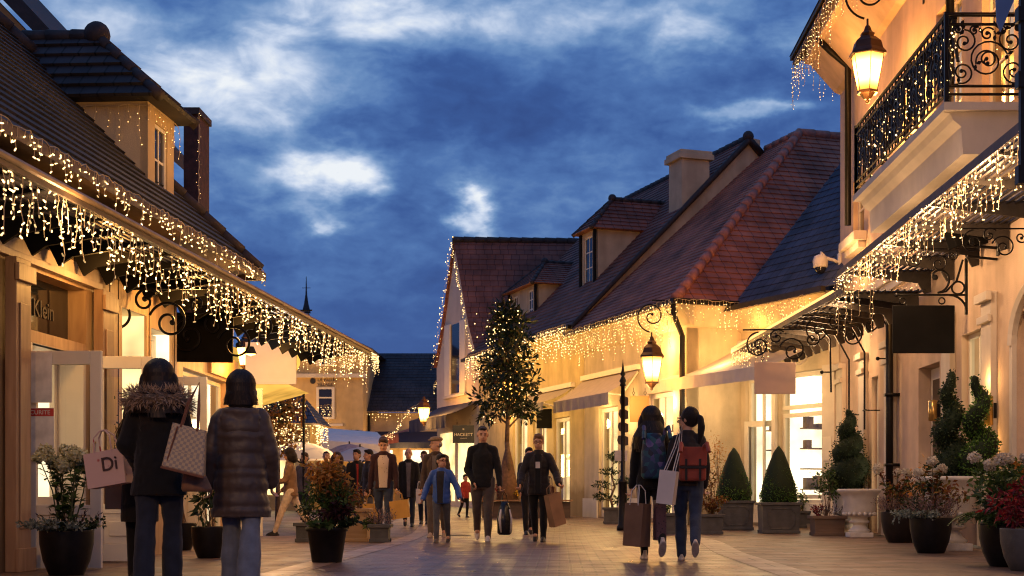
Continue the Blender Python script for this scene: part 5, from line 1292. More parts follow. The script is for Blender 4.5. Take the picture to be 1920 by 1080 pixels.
# centre left tapered pot
t = plant('potted_shrub', 'tall tapered black pot overflowing with orange tipped mixed shrubs', 'potted plant', 613, 15.3)
pot_round(t, .215, .38, m_pot, 1, [(.155,0),(.158,.01),(.205,.33),(.222,.335),(.225,.38),(.205,.38),(.2,.34)])
shrub(t, rg, .34, (-.06,0,.68), (.33,.3,.34), 1500, .055, .028, lf_green, 'green_foliage')
shrub(t, rg, .34, (-.02,0,.98), (.24,.22,.28), 620, .06, .032, lf_gold, 'orange_foliage', 6, .1, 12)
shrub(t, rg, .34, (.10,-.05,.80), (.26,.2,.24), 320, .05, .026, lf_autumn, 'autumn_foliage')
shrub(t, rg, .34, (.12,-.12,.52), (.22,.16,.15), 620, .06, .026, lf_plum, 'plum_foliage')
trailing(t, rg, .37, .2, 26, .3, lf_dark, .06, (-.9,.6)); trailing(t, rg, .37, .19, 14, .22, lf_green, .07, (PI*1.2,PI*1.6))
# small square planter
t = plant('square_planter', 'small grey square planter of dried heather in mid street', 'potted plant', 713, 22.4)
pot_square(t, .29, .28, m_lead, False); heather(t, rg, .25, .13, .33, 70, lf_heath)
shrub(t, rg, .25, (-.16,.12,.33), (.16,.12,.14), 160, .06, .03, lf_green, 'side_foliage', 4, .2, 5)
t = plant('wooden_planter', 'light wooden planter box half hidden behind the tapered pot', 'potted plant', 668, 22.8)
pot_square(t, .40, .52, woodmat('pale_wood', (.30,.17,.07), (.42,.26,.12), 'H'), False); shrub(t, rg, .5, (0,0,.66), (.24,.2,.22), 260, .06, .03, lf_autumn)
t = plant('square_planter', 'dark square planter behind the legs of the woman in white trousers', 'potted plant', 578, 22.6)
pot_square(t, .34, .3, m_lead, False); shrub(t, rg, .28, (0,0,.5), (.2,.2,.2), 260, .06, .03, lf_dark)
# shrub and lit tree on the left
t = plant('potted_laurel', 'dark leafy laurel between the two women walking away', 'potted plant', 392, 16.5)
pot_round(t, .2, .36); shrub(t, rg, .34, (0,0,.82), (.25,.25,.48), 420, .11, .045, lf_dark)
t = plant('potted_grass', 'thin branched plant growing in front of the pale open door', 'potted plant', 210, 15.9)
pot_round(t, .2, .36); shrub(t, rg, .34, (0,0,1.15), (.22,.2,.72), 300, .05, .02, lf_dark, 'foliage', 12, .3, 14)
t = plant('potted_grass', 'wispy plant growing behind the fur hooded woman', 'potted plant', 362, 19.0, X=-5.0)
pot_round(t, .2, .36); shrub(t, rg, .34, (0,0,1.1), (.3,.2,.6), 220, .05, .02, lf_dark, 'foliage', 12, .3, 14)
t = plant('lit_tree', 'small orange lit tree strung with lights right of the puffer coat woman', 'tree', 520, 34)
mb = MB(); mb.limb([(0,0,0),(0.02,0,1.2),(0,0,2.2)], [.06,.05,.04], 8); mb.build('trunk', m_bark, t, True)
mb = MB()
for k in range(12):
    d = rnd_dir(rg); leaves(mb, cloud(rg, (d.x*.5,d.y*.5,2.35+d.z*.55), (.3,.3,.28), 60, .2), .14, .075, rg)
mb.build('crown', lf_gold, t)  # gold leaves put the warm light into the leaf colour
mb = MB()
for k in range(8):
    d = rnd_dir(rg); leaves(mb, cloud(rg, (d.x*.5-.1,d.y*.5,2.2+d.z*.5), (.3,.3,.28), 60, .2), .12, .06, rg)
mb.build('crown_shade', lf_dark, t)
def tree_lights(name, label, pts, r, led=None, wire=True):
    w = MB()
    left = list(pts); chain = [left.pop(0)]
    while left:
        j = min(range(len(left)), key=lambda q: (left[q]-chain[-1]).length_squared); chain.append(left.pop(j))
    w.tube(chain, .004, 3, cap=False)
    o = w.build(name, m_wired); tag(o, label, 'fairy lights', 'fairy light strings')
    mb = MB()
    for p in pts: mb.add(OCT.v, OCT.f, Matrix.Translation(p) @ Matrix.Scale(r*rg.uniform(.6,1.2), 4))
    c = mb.build('bulb', led or m_led, o); c['kind'] = 'stuff'; return o
bx = wx(525,33.6)
tree_lights('tree_lights', 'fairy lights scattered through the orange lit tree', sorted([V((bx,33.6,gz(34)+2.3))+V((rnd_dir(rg).x*.6,rnd_dir(rg).y*.4,rnd_dir(rg).z*.6)) for _ in range(190)], key=lambda p: p.z), .018)
# the lit tree in its planter
TY = 38.0; TX = wx(952, TY); TG = gz(TY)
t = thing('street_tree', 'evergreen street tree with conical crown full of lights, middle of the street', 'tree', (TX, TY, TG))
mb = MB(); mb.limb([(0,0,.3),(.03,0,1.1),(-.02,0,2.0),(0,0,2.6),(.02,0,5.2)], [.10,.075,.065,.055,.015], 10)
lim = []
for i in range(26):
    z = 2.35+2.9*(i/26); a = i*2.4; R0 = (.80*(1-((z-2.35)/3.3)**1.2)+.08)*rg.uniform(.5,1.05)
    e = V((R0*math.cos(a),R0*math.sin(a),z+.25+.2*rg.random())); lim.append((e, R0)); mb.limb([V((0,0,z)), V((0,0,z)).lerp(e,.5)+V((0,0,.1)), e], [.03,.02,.008], 6)
mb.build('trunk', m_bark, t, True)
mb = MB()
for (e, R0) in lim:
    leaves(mb, cloud(rg, e, (.33,.33,.30), 76, .15), .19, .075, rg, .05, .7)
    leaves(mb, cloud(rg, e*.55+V((0,0,(e.z)*.45)), (.33,.33,.3), 46, .1), .18, .07, rg, .05, .8)
leaves(mb, cloud(rg, (0.02,0,5.35), (.22,.22,.35), 70, .1), .18, .06, rg, -.3, .6)
mb.build('crown', lf_magn, t)
pts = []
for i in range(80):
    (e, R0) = rg.choice(lim); k = rg.uniform(.35,1.08)
    p = V((e.x*k+rg.uniform(-.24,.24),e.y*k+rg.uniform(-.24,.24)-.1,e.z+rg.uniform(-.3,.3))); pts.append(p+V((TX,TY,TG)))
pts += [V((TX-.35+.3*rg.gauss(0,.6),TY-.3,TG+4.75+.45*rg.gauss(0,.7))) for _ in range(50)]
tree_lights('tree_lights', 'warm lights wound through the conical street tree', pts, .0165)
pl = thing('tree_planter', 'long dark planter bench with yellow and red flowers at the foot of the lit tree', 'planter', (TX+.35, TY, TG))
mb = MB(); mb.box(-1.0,1.3,-.45,.45,0,.42); mb.build('planter_box', woodmat('dark_wood', (.05,.028,.018), (.09,.05,.03), 'H'), pl)
mb = MB()
for k in range(4): mb.box(-1.05,1.35,-.62+k*.11,-.53+k*.11,.43,.47)
mb.build('bench_slat', woodmat('bench_wood', (.20,.10,.04), (.32,.17,.07), 'H'), pl)
shrub(pl, rg, .42, (.25,-.05,.75), (.55,.25,.35), 300, .08, .05, leafmat('petal_yellow', [(0,(.6,.34,.03)),(.6,(.7,.45,.05)),(1,(.2,.2,.04))]), 'yellow_flowers', 5)
shrub(pl, rg, .42, (-.75,-.05,.72), (.35,.25,.3), 220, .08, .05, lf_red, 'red_flowers', 5)
mb = MB()
mb.rings([((-.36,.1,.42),.30,.28),((-.36,.1,.9),.26,.24),((-.36,.1,1.5),.14,.13),((-.36,.1,1.95),.03,.03)], 12)
mb.build('wrapped_cone', mat('hessian', (.16,.085,.045), .9, 0, .3, 12, .4, 50), pl, True)
# cloud pruned tree
t = plant('cloud_pruned_tree', 'cloud pruned bonsai like tree in a grey pot left of the signpost', 'potted plant', 1149, 33.3)
pot_square(t, .42, .38, m_lead, False)
mb = MB(); tr = [V((0,0,.36)),V((-.06,0,.6)),(V((.05,0,.85))),V((-.03,0,1.1)),V((.02,0,1.5))]; mb.limb(tr, [.03,.026,.022,.016,.01], 7)
pads = [(-.27,0,.63,.2),(.17,0,.56,.2),(-.25,0,.9,.22),(.24,-.03,1.0,.2),(-.08,0,1.2,.22),(.12,0,1.5,.17),(.0,0,1.56,.18)]
for (x,y,z,r) in pads: mb.limb([V((0,0,z-.12)), V((x,y,z-.03))], [.014,.008], 6)
mb.build('trunk', m_bark, t, True)
mb = MB()
for (x,y,z,r) in pads: leaves(mb, cloud(rg, (x,y,z), (r,r*.9,r*.42), 170, .3), .07, .028, rg, -.2, .8)
mb.build('foliage_pads', lf_dark, t)
# topiary cones in lead boxes
def cone_topiary(label, px, Y, w=.74, h=.6, R0=.36, H=1.12):
    t = plant('topiary_cone', label, 'topiary', px, Y, 'conical topiaries in lead planters'); pot_square(t, w, h)
    c = MB(); prof = [(R0*.86,h-.03),(R0*.95,h+H*.12),(R0*.9,h+H*.3),(R0*.62,h+H*.6),(R0*.3,h+H*.87),(.02,h+H*.98)]; c.lathe(prof, 18)
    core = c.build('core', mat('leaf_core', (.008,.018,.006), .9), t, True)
    mb = MB()
    for i in range(3600):
        u = rg.random(); k = 1-math.sqrt(rg.random()*.985)
        z = h+H*k; j = k; a_ = 2*PI*u
        rr = R0*(1.0-.12*max(0,.15-j)/.15)*max(.03,(1-j**1.35))*rg.uniform(.92,1.1)*(1+.05*math.sin(a_*3+z*9)); a = a_
        n = V((math.cos(a),math.sin(a),.35)); mb.leaf(V((rr*math.cos(a),rr*math.sin(a),z)), n+rnd_dir(rg)*1.1, rnd_dir(rg)+n, rg.uniform(.025,.045), .02)
    mb.build('foliage', lf_box, t); return t
cone_topiary('clipped box cone in a lead planter directly before the bright window, right one', 1460, 28.2)
cone_topiary('clipped box cone in a lead planter beside the woman with the red backpack, left one', 1376, 30.0)
t = plant('mixed_planter', 'grey planter of red and bronze autumn sprays beside the jeans of the red backpack woman', 'potted plant', 1332, 27.6)
pot_square(t, .44, .38, m_lead, False); shrub(t, rg, .36, (-.08,0,.95), (.3,.25,.5), 560, .055, .024, lf_autumn, 'autumn_foliage', 9, .1, 14); shrub(t, rg, .36, (.1,-.05,.55), (.3,.25,.16), 420, .06, .03, lf_autumn, 'low_foliage')
t = plant('mixed_planter', 'tall pale stemmed plant in a box behind the left topiary cone', 'potted plant', 1352, 31.6)
pot_square(t, .4, .4, m_lead, False); shrub(t, rg, .38, (0,0,1.5), (.32,.2,.7), 300, .06, .022, lf_gold, 'foliage', 12, .2, 16)
t = plant('mixed_planter', 'grey planter box seen between the two women with backpacks', 'potted plant', 1253, 27.5)
pot_square(t, .46, .4, m_lead, False); shrub(t, rg, .38, (0,0,.6), (.26,.22,.26), 360, .06, .03, lf_green)
t = plant('wooden_planter', 'brown planter box with a small glossy shrub left of the white urns', 'potted plant', 1551, 26.6)
pot_square(t, .56, .36, woodmat('box_brown', (.12,.075,.05), (.18,.115,.075), 'H'), False)
shrub(t, rg, .34, (.0,.05,1.0), (.26,.22,.42), 420, .075, .034, lf_green, 'foliage', 8, .2, 12); heather(t, rg, .34, .22, .3, 60, lf_plum, 'dark_heather'); shrub(t, rg, .34, (-.2,-.1,.48), (.1,.1,.1), 90, .05, .03, lf_red, 'red_foliage', 2, .2, 3)
# urns with spiral topiary
def urn(t, s, R0=.40):
    mb = MB(); prof = [(.20*s,.10),(.23*s,.14),(.17*s,.18),(.13*s,.24),(.12*s,.27),(.2*s,.30),(.21*s,.33),(.15*s,.37),(.15*s,.40),(.27*s,.44),(.31*s,.50),(.33*s,.56),(.34*s,.78),(.38*s,.88),(.44*s,.93),(.455*s,.96),(.44*s,.99),(.38*s,.985),(.36*s,.93)]
    mb.lathe([(r,z*s) for (r,z) in prof], 26, cap=False)
    for k in range(18):
        a = 2*PI*k/18; mb.ball((.315*s*math.cos(a),.315*s*math.sin(a),.48*s), .042*s, 6, 5)
    mb.build('urn', m_urn, t, True)
    mb = MB(); mb.box(-.24*s,.24*s,-.24*s,.24*s,0,.10*s); mb.build('urn_plinth', m_urn, t, bevel=.01)
    mb = MB(); mb.lathe([(.37*s,.93*s),(.001,.94*s)], 20, cap=False); mb.build('soil', m_soil, t)
def spiral_plant(t, z0, H, R0, turns, ph, n=3200):
    core = MB(); pts = []; rs = []
    for i in range(90):
        k = i/89; a = ph+2*PI*turns*k; rr = R0*(1-k)**.8*.34+.015
        pts.append(V((rr*math.cos(a),rr*math.sin(a),z0+.12+H*k))); rs.append((R0*.60*(1-k)**.72+.045)*(1+.06*math.sin(i*1.7)))
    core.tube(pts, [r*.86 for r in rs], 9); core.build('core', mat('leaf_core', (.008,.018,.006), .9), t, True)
    mb = MB()
    for i in range(n):
        k = 1-math.sqrt(rg.random()); j = min(89,int(k*90)); d = rnd_dir(rg); p = pts[j]+d*rs[j]*rg.uniform(.85,1.12)
        mb.leaf(p, d+rnd_dir(rg)*1.2, rnd_dir(rg), rg.uniform(.03,.055), .024)
    mb.build('foliage', lf_dark, t)
    mb = MB(); mb.tube([(0,0,z0-.05),(0,0,z0+H)], .016, 6); mb.build('trunk', m_bark, t)
t = plant('urn_topiary', 'white stone urn with dark spiral topiary, front one of the pair by the pilaster', 'topiary', 1632, 25.4, 'white urns with spiral topiary', X=5.28)
urn(t, .86); t = plant('urn_topiary', 'white stone urn with dark spiral topiary, rear one of the pair by the pilaster', 'topiary', 1602, 26.9, 'white urns with spiral topiary', X=5.40)
urn(t, .86); spiral_plant(t, .80, 1.42, .46, 3.3, .6, 4600)
t = plant('urn_topiary', 'white stone urn with two intertwined spiral topiaries behind the near flower pots', 'topiary', 1800, 18.9, None, X=5.12)
urn(t, .98); spiral_plant(t, .9, 1.32, .27, 2.6, 2.8)
t2 = MB()
pts = []; rs = []
for i in range(80):
    k = i/79; a = 1.0+2*PI*2.4*k; rr = .10*(1-k)**.7+.03; pts.append(V((.31+rr*math.cos(a),-.2+rr*math.sin(a),.95+1.32*k))); rs.append(.15*(1-k)**.65+.04)
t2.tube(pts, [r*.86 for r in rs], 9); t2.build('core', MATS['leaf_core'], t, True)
mb = MB()
for i in range(3400):
    k = 1-math.sqrt(rg.random()); j = min(79,int(k*80)); d = rnd_dir(rg); mb.leaf(pts[j]+d*rs[j]*rg.uniform(.85,1.12), d+rnd_dir(rg), rnd_dir(rg), rg.uniform(.03,.055), .022)
mb.build('foliage', lf_box, t)
# right flower pots
t = plant('potted_heather', 'dark round pot of grey heather nearest the white urns', 'potted plant', 1690, 22.3, None, X=5.27)
pot_round(t, .30, .48, mat('brown_pot', (.016,.011,.010), .5, 0, .3, 10, .08, 30, .22)); heather(t, rg, .45, .26, .34, 170, lf_heath); shrub(t, rg, .45, (0,.05,.72), (.32,.2,.25), 360, .065, .03, lf_dark, 'dark_foliage', 5, .1, 9); hydrangea(t, rg, .45, .72, 5, .40, .06, lf_white, lf_autumn); shrub(t, rg, .45, (.05,.05,.8), (.36,.25,.28), 300, .065, .034, lf_autumn, 'autumn_foliage', 8, .1, 12)
t = plant('potted_heather', 'dark round pot with pink heather and trailing silver leaves, in front of the downpipe', 'potted plant', 1745, 18.0)
pot_round(t, .26, .44); heather(t, rg, .41, .22, .42, 190, lf_heath); shrub(t, rg, .41, (-.05,.1,.66), (.3,.2,.25), 420, .065, .03, lf_dark, 'dark_foliage', 5, .1, 9); trailing(t, rg, .42, .22, 70, .38, lf_silver, .05, (PI*.7,PI*1.5)); hydrangea(t, rg, .41, .80, 4, .30, .06, lf_white, lf_autumn)
shrub(t, rg, .41, (.18,.1,.72), (.3,.25,.35), 260, .07, .03, lf_autumn, 'autumn_foliage')
t = plant('potted_fern', 'big dark pot of fern ivy and white hydrangeas at the right frame edge', 'potted plant', 1892, 14.5)
pot_round(t, .30, .42); fern(t, rg, .42, .26, 46, .62, lf_green, (PI*.55,PI*1.45)); trailing(t, rg, .42, .26, 70, .4, lf_green, .05, (PI*1.1,PI*1.8)); trailing(t, rg, .42, .2, 40, .3, lf_silver, .045, (PI*1.2,PI*1.7))
shrub(t, rg, .4, (-.1,-.05,.62), (.36,.26,.28), 520, .075, .036, lf_dark, 'dark_foliage', 5, .1, 9); hydrangea(t, rg, .4, .74, 6, .36, .06, lf_white, lf_green); shrub(t, rg, .4, (.05,.1,.75), (.32,.28,.3), 420, .07, .035, lf_green); heather(t, rg, .4, .2, .32, 60, lf_heath)
t = plant('potted_maple', 'grey pot of bright red foliage cut by the right frame edge', 'potted plant', 1930, 13.6)
pot_round(t, .27, .40, m_lead); shrub(t, rg, .38, (-.06,0,.62), (.3,.28,.25), 620, .075, .028, lf_red)
t = plant('potted_shrub', 'low green shrub pot at the foot of the awning shop, behind the right topiary', 'potted plant', 1500, 31.0)
pot_square(t, .4, .36, m_lead, False); shrub(t, rg, .34, (0,0,.55), (.22,.2,.24), 240, .06, .03, lf_green)
t = plant('potted_shrub', 'dark leafy shrub pot squeezed between the downpipe pots and the double spiral urn', 'potted plant', 1772, 20.0, None, X=5.2)
pot_round(t, .26, .42); shrub(t, rg, .4, (0,-.05,.78), (.5,.3,.42), 900, .075, .036, lf_dark, 'dark_foliage', 9, .1, 16); shrub(t, rg, .4, (-.1,-.15,.9), (.4,.2,.35), 260, .075, .036, lf_gold, 'yellowing_foliage', 6, .1, 12)
t = plant('potted_shrub', 'broad leafy shrub with dark and yellowing leaves behind the big fern pot', 'potted plant', 1868, 16.2, None, X=4.98)
pot_round(t, .26, .42); shrub(t, rg, .4, (0,-.05,.72), (.5,.3,.42), 900, .085, .042, lf_green, 'green_foliage', 9, .1, 16); shrub(t, rg, .4, (.2,-.15,.95), (.25,.2,.2), 120, .1, .055, lf_gold, 'yellowing_foliage', 6, .1, 8)
# signpost
sp_ = thing('signpost', 'black street signpost with finial and small stacked direction plates', 'signpost', (wx(1168,29.5), 29.5, gz(29.5)))
mb = MB(); mb.lathe([(.13,0),(.13,.08),(.10,.12),(.085,.6),(.085,.95),(.10,.98),(.10,1.02),(.05,1.06),(.042,2.95),(.07,2.97),(.05,3.02),(.075,3.06),(.05,3.12),(.03,3.16),(.055,3.2),(.03,3.28),(.0,3.52)], 14); mb.build('post', m_iron, sp_, True)
for k, z in enumerate((1.75,2.02,2.29,2.56)):
    mb = MB(); mb.prism([(-.02,z),(.02,z-.02),(.11,z),(.11,z+.16),(.02,z+.2),(-.10+.015*k,z+.19),(-.12+.015*k,z+.1),(-.09+.015*k,z+.02)], -.02, .02); mb.build('direction_plate', mat('plate_dark', (.05,.035,.025), .5), sp_, bevel=.006)
mb = MB(); mb.box(-.17,.09,-.03,.03,1.42,1.64); mb.build('light_plate', mat('plate_pale', (.45,.42,.42), .5), sp_, bevel=.005)
# ================================================================== PEOPLE
FOLD = bpy.data.textures.new('cloth_folds', 'CLOUDS'); FOLD.noise_scale = .11; FOLD.noise_depth = 2
HAIRT = bpy.data.textures.new('hair_locks', 'CLOUDS'); HAIRT.noise_scale = .045; HAIRT.noise_depth = 1
def blob(mb, name, m, par, vox=.013, sm=3, disp=.0, tex=None):
    o = mb.build(name, m, par)
    r = o.modifiers.new('remesh', 'REMESH'); r.mode = 'VOXEL'; r.voxel_size = vox; r.use_smooth_shade = True
    if sm: s = o.modifiers.new('smooth', 'SMOOTH'); s.iterations = sm; s.factor = .5
    if disp: d = o.modifiers.new('folds', 'DISPLACE'); d.texture = tex or FOLD; d.strength = disp; d.mid_level = .5
    return o
def cloth(name, col, rough=.85, var=.2, scale=18, bump=.15, bscale=220, spec=.25): return mat(name, col, rough, 0, var, scale, bump, bscale, spec, sheen=.15)
def hand(mb, w, d, side, s, curl=.6):
    """palm, four separate bent fingers and a thumb; d = forearm direction, side = towards the thumb"""
    d = V(d).normalized(); u = (V(side)-d*V(side).dot(d)).normalized(); n = d.cross(u).normalized()
    w = V(w)
    mb.limb([w, w+d*.03*s], [.024*s,.026*s], 8)
    for k in range(4):
        o = (k-1.5)*.019*s; b = w+d*.085*s-u*o; ln = (.072,.082,.076,.058)[k]*s; r = .0088*s
        mb.limb([w+d*.025*s-u*o*.8, b], [.014*s,.012*s], 8)
        a1, a2 = curl*.9, curl*1.9
        p1 = b+(d*math.cos(a1)+n*math.sin(a1))*ln*.5; p2 = p1+(d*math.cos(a2)+n*math.sin(a2))*ln*.5
        mb.limb([b,p1,p2], [r,r*.95,r*.8], 7)
    t0 = w+d*.02*s+u*.024*s; t1 = t0+(d*.7+u*.7)*.035*s; t2 = t1+(d*.9+u*.1+n*.5).normalized()*.03*s
    mb.limb([t0,t1,t2], [.013*s,.011*s,.009*s], 7)
def person(label, px, Y, H, face=0.0, legs=((8,4),(-10,6)), arms=((8,5,12,0),(8,-5,12,0)), top=None, hem=-.05, topw=1.0, trousers=None, shoes=None, hair='short', hairc=None,
           skin=None, female=False, turn=0, nod=0, lean=2, puff=0, collar=True, front=None, vest=None, flare=1.0, fine=True, curl=(.6,.6), group=None, X=None, skirt=None, shoe_scale=1.0, glasses=False, badge=False, strands=0, hang=.3, sweep=0, faceon=True, open_w=.055, legw=1.0):
    x = wx(px, Y) if X is None else X
    t = thing('person', label, 'person', (x, Y, gz(Y)), face, group)
    s = H/1.75; skin = skin or m_skin; vox = .0085 if fine else .014
    th, sk_ = .245*H, .245*H; ak = .045*H
    J = {}
    lo = 1e9
    for i, (a, b) in enumerate(legs):
        a, b = R(a), R(b); sx_ = (1 if i == 0 else -1)*(.052 if not female else .05)*H
        k = V((sx_*.95, -th*math.sin(a), -th*math.cos(a))); an = k+V((-sx_*.1, -sk_*math.sin(a-b), -sk_*math.cos(a-b)))
        J[i] = [V((sx_,0,0)), k, an, a-b]; lo = min(lo, an.z)
    hz = ak-lo
    up = V((0,0,hz))
    for i in J: J[i][:3] = [p+up for p in J[i][:3]]
    ln = math.tan(R(lean)); yy = lambda z: -ln*(z-hz)
    shz = hz+.268*H; shx = (.083 if female else .094)*H
    A = {}
    for i, ar in enumerate(arms):
        ab, p, e, inn = [R(q) for q in ar]; q = 1 if i == 0 else -1
        S_ = V((q*shx, yy(shz), shz)); du = V((q*math.sin(ab), -math.sin(p)*math.cos(ab), -math.cos(p)*math.cos(ab)))
        E_ = S_+du*.172*H; df = V((q*math.sin(ab*.6-inn), -math.sin(p+e)*math.cos(inn), -math.cos(p+e)*math.cos(inn))).normalized(); W_ = E_+df*.15*H
        A[i] = (S_, E_, W_, df)
    # ---- body, one continuous skin
    mb = MB()
    sec = [(-.045,.082,.06),(0,.086,.064),(.06,.077,.056),(.12,.074,.052),(.19,.082,.055),(.235,.078,.05),(.262,.06,.042),(.285,.036,.034)]
    mb.rings([((0,yy(hz+a*H),hz+a*H),b*H,c*H) for a,b,c in sec], 16)
    nz0, nz1 = hz+.285*H, hz+.363*H
    mb.limb([(0,yy(nz0),nz0),(0,yy(nz1)-.01*s,nz1)], [.034*H,.031*H], 10)
    hc = V((0, yy(shz)-.015*s, hz+.405*H)); HM = Matrix.Translation(hc) @ Matrix.Rotation(R(turn),4,'Z') @ Matrix.Rotation(R(nod),4,'X')
    k = s*1.07 if H > 1.45 else s*1.2
    mb.ball((0,.012*k,.02*k), (.074*k,.092*k,.098*k), 16, 12, HM); mb.ball((0,-.022*k,-.05*k), (.062*k,.068*k,.066*k), 14, 10, HM)
    mb.limb([(0,-.082*k,.012*k),(0,-.104*k,-.022*k)], [.011*k,.015*k], 8, HM); mb.ball((0,-.07*k,-.068*k), (.028*k,.018*k,.012*k), 8, 6, HM)
    for q in (-1,1): mb.ball((q*.076*k,.008*k,-.008*k), (.012*k,.022*k,.03*k), 8, 6, HM); mb.ball((q*.032*k,-.070*k,.028*k),(.022*k,.012*k,.01*k),8,6,HM)
    for i in J:
        hp, kn, an, ft = J[i]; mb.limb([hp, kn, an], [.05*H,.033*H,.022*H], 10)
        mb.limb([an, an+V((0,-.05*s,-.04*s))], [.022*H,.02*H], 8)
    for i in A:
        S_, E_, W_, df = A[i]; mb.limb([S_, E_, W_], [.030*H,.023*H,.016*H], 10)
        sd = V((0,-1,0)) if abs(df.y) < .75 else V((-(1 if i == 0 else -1),0,.3))
        if df.z < .2 or True: hand(mb, W_, df, sd if i == 1 else sd, s*.98, curl[i]*(1 if i == 1 else -1))
    blob(mb, 'body', skin, t, vox, 2)
    # ---- face details
    if faceon:
        me = cloth('eye_dark', (.012,.009,.008), .3, .1); ml = cloth('lip', (.30,.10,.08), .5, .1)
        for q in (-1,1):
            e = MB(); e.ball((q*.030*k,-.083*k,.010*k), (.010*k,.007*k,.0055*k), 8, 6, HM); e.build('eye', me, t, True)
            e = MB(); e.limb([(q*.014*k,-.09*k,.030*k),(q*.044*k,-.082*k,.033*k)], [.0032*k,.0026*k], 6, HM); e.build('eyebrow', cloth('brow_brown', (.06,.03,.02), .8, .1), t, True)
        e = MB(); e.limb([(-.02*k,-.085*k,-.066*k),(0,-.09*k,-.064*k),(.02*k,-.085*k,-.066*k)], [.004*k,.006*k,.004*k], 6, HM); e.build('mouth', ml, t, True)
    if glasses:
        e = MB()
        for q in (-1,1):
            e.tube([HM @ V((q*.032*k+.024*k*math.cos(a),-.104*k,.008*k+.018*k*math.sin(a))) for a in [2*PI*j/12 for j in range(12)]], .0024*k, 5, closed=True)
            e.tube([HM @ V((q*.056*k,-.102*k,.012*k)), HM @ V((q*.083*k,.0,.012*k))], .0022*k, 5)
        e.tube([HM @ V((-.008*k,-.106*k,.012*k)), HM @ V((.008*k,-.106*k,.012*k))], .0022*k, 5); e.build('glasses', m_black, t)
    # ---- trousers or skirt
    tr = trousers
    mb = MB()
    if tr:
        mb.rings([((0,0,hz+a*H),b*H,c*H) for a,b,c in ((-.07,.086,.066),(-.03,.094,.074),(.02,.093,.07),(.08,.084,.062))], 16)
        for i in J:
            hp, kn, an, ft = J[i]; end = an.lerp(kn, -.02)
            mb.limb([hp, hp.lerp(kn,.5), kn, kn.lerp(an,.5), end], [.056*H*legw,.05*H*legw,.039*H*legw,.035*H*(1+flare)/2*legw,.028*H*flare*legw], 12)
        blob(mb, 'trousers', tr, t, vox*1.25, 3, .016*s)
    if skirt:
        mb = MB(); mb.rings([((0,0,hz-.20*H),.10*H,.085*H),((0,0,hz-.1*H),.10*H,.08*H),((0,0,hz+.06*H),.085*H,.066*H)], 18); blob(mb, 'skirt', skirt, t, vox*1.3, 2, .01)
    # ---- shoes
    if shoes:
        for i in J:
            hp, kn, an, ft = J[i]; pit = 0 if an.z < ak*1.25 else ft
            M_ = Matrix.Translation(an) @ Matrix.Rotation(-pit if pit < 0 else -pit,4,'X')
            g = shoe_scale
            f = MB(); f.rings([((0,-.045*s,-ak+.002),.046*s*g,.135*s*g),((0,-.045*s,-ak+.025*s),.047*s*g,.138*s*g)], 14, M_)
            f.rings([((0,-.045*s,-ak+.02*s),.043*s*g,.128*s*g),((0,-.035*s,-ak+.055*s),.039*s*g,.105*s*g),((0,-.005*s,-ak+.085*s),.035*s*g,.06*s*g),((0,.012*s,-ak+.115*s),.034*s,.042*s)], 14, M_)
            blob(f, 'shoe', shoes, t, .009, 2)
    # ---- top
    if top:
        mb = MB(); w = topw
        sec = [(hem,.092 if hem > -.1 else .105,.078),(hem*.5,.094,.077),(0.02,.091,.074),(.07,.087,.068),(.13,.087,.066),(.19,.093,.069),(.232,.088,.063),(.262,.07,.054),(.285,.050,.046)]
        if collar: sec += [(.308,.042,.043),(.335,.041,.042)]
        if puff:
            fine_s = []
            n = int((sec[-1][0]-hem)*H/.02)
            for j in range(n+1):
                q = hem+(sec[-1][0]-hem)*j/n
                for (a,b) in zip(sec[:-1],sec[1:]):
                    if a[0] <= q <= b[0]+1e-9:
                        f = (q-a[0])/max(1e-6,b[0]-a[0]); br = 1+puff*(abs(math.sin(PI*((q-hem)*H/(.102*s)+.16*math.sin(q*37))))**.55-.55) if q < .24 else 1
                        fine_s.append((q,(a[1]+(b[1]-a[1])*f)*br,(a[2]+(b[2]-a[2])*f)*br)); break
            sec = fine_s
        mb.rings([((0,yy(hz+a*H),hz+a*H),b*H*w,c*H*w) for a,b,c in sec], 20)
        for q in (-1,1): mb.limb([(0,yy(hz+.305*H),hz+.305*H),(q*shx*.5,yy(hz+.288*H),hz+.286*H),(q*shx,yy(shz),shz+.002*H)], [.038*H,.034*H,.031*H*w], 10)
        sl_ = MB() if vest else mb
        for i in A:
            S_, E_, W_, df = A[i]; end = E_.lerp(W_,.97)
            pts = [S_.lerp(V((0,S_.y,S_.z)),.35)+V((0,0,.006*H)), S_, S_.lerp(E_,.5), E_, E_.lerp(W_,.5), end]; rs = [.030*H,.036*H*w,.034*H*w,.031*H*w,.028*H*w,.024*H*w]
            if puff:
                p2, r2 = [pts[0]], [rs[0]]
                for j in range(25):
                    f = j/24; p = S_.lerp(E_,f*2) if f < .5 else E_.lerp(end,f*2-1); r_ = (.038+(.029-.038)*f)*H*w; p2.append(p); r2.append(r_*(1+puff*(abs(math.sin(PI*f*.325*H/(.075*s)))**.6-.5)))
                pts, rs = p2, r2
            sl_.limb(pts, rs, 12)
        blob(mb, 'jacket' if not vest else 'vest', top, t, vox*1.3, 2 if puff else 3, .02 if puff else .026*s)
        if vest: blob(sl_, 'sleeves', vest, t, vox*1.3, 2, .01)
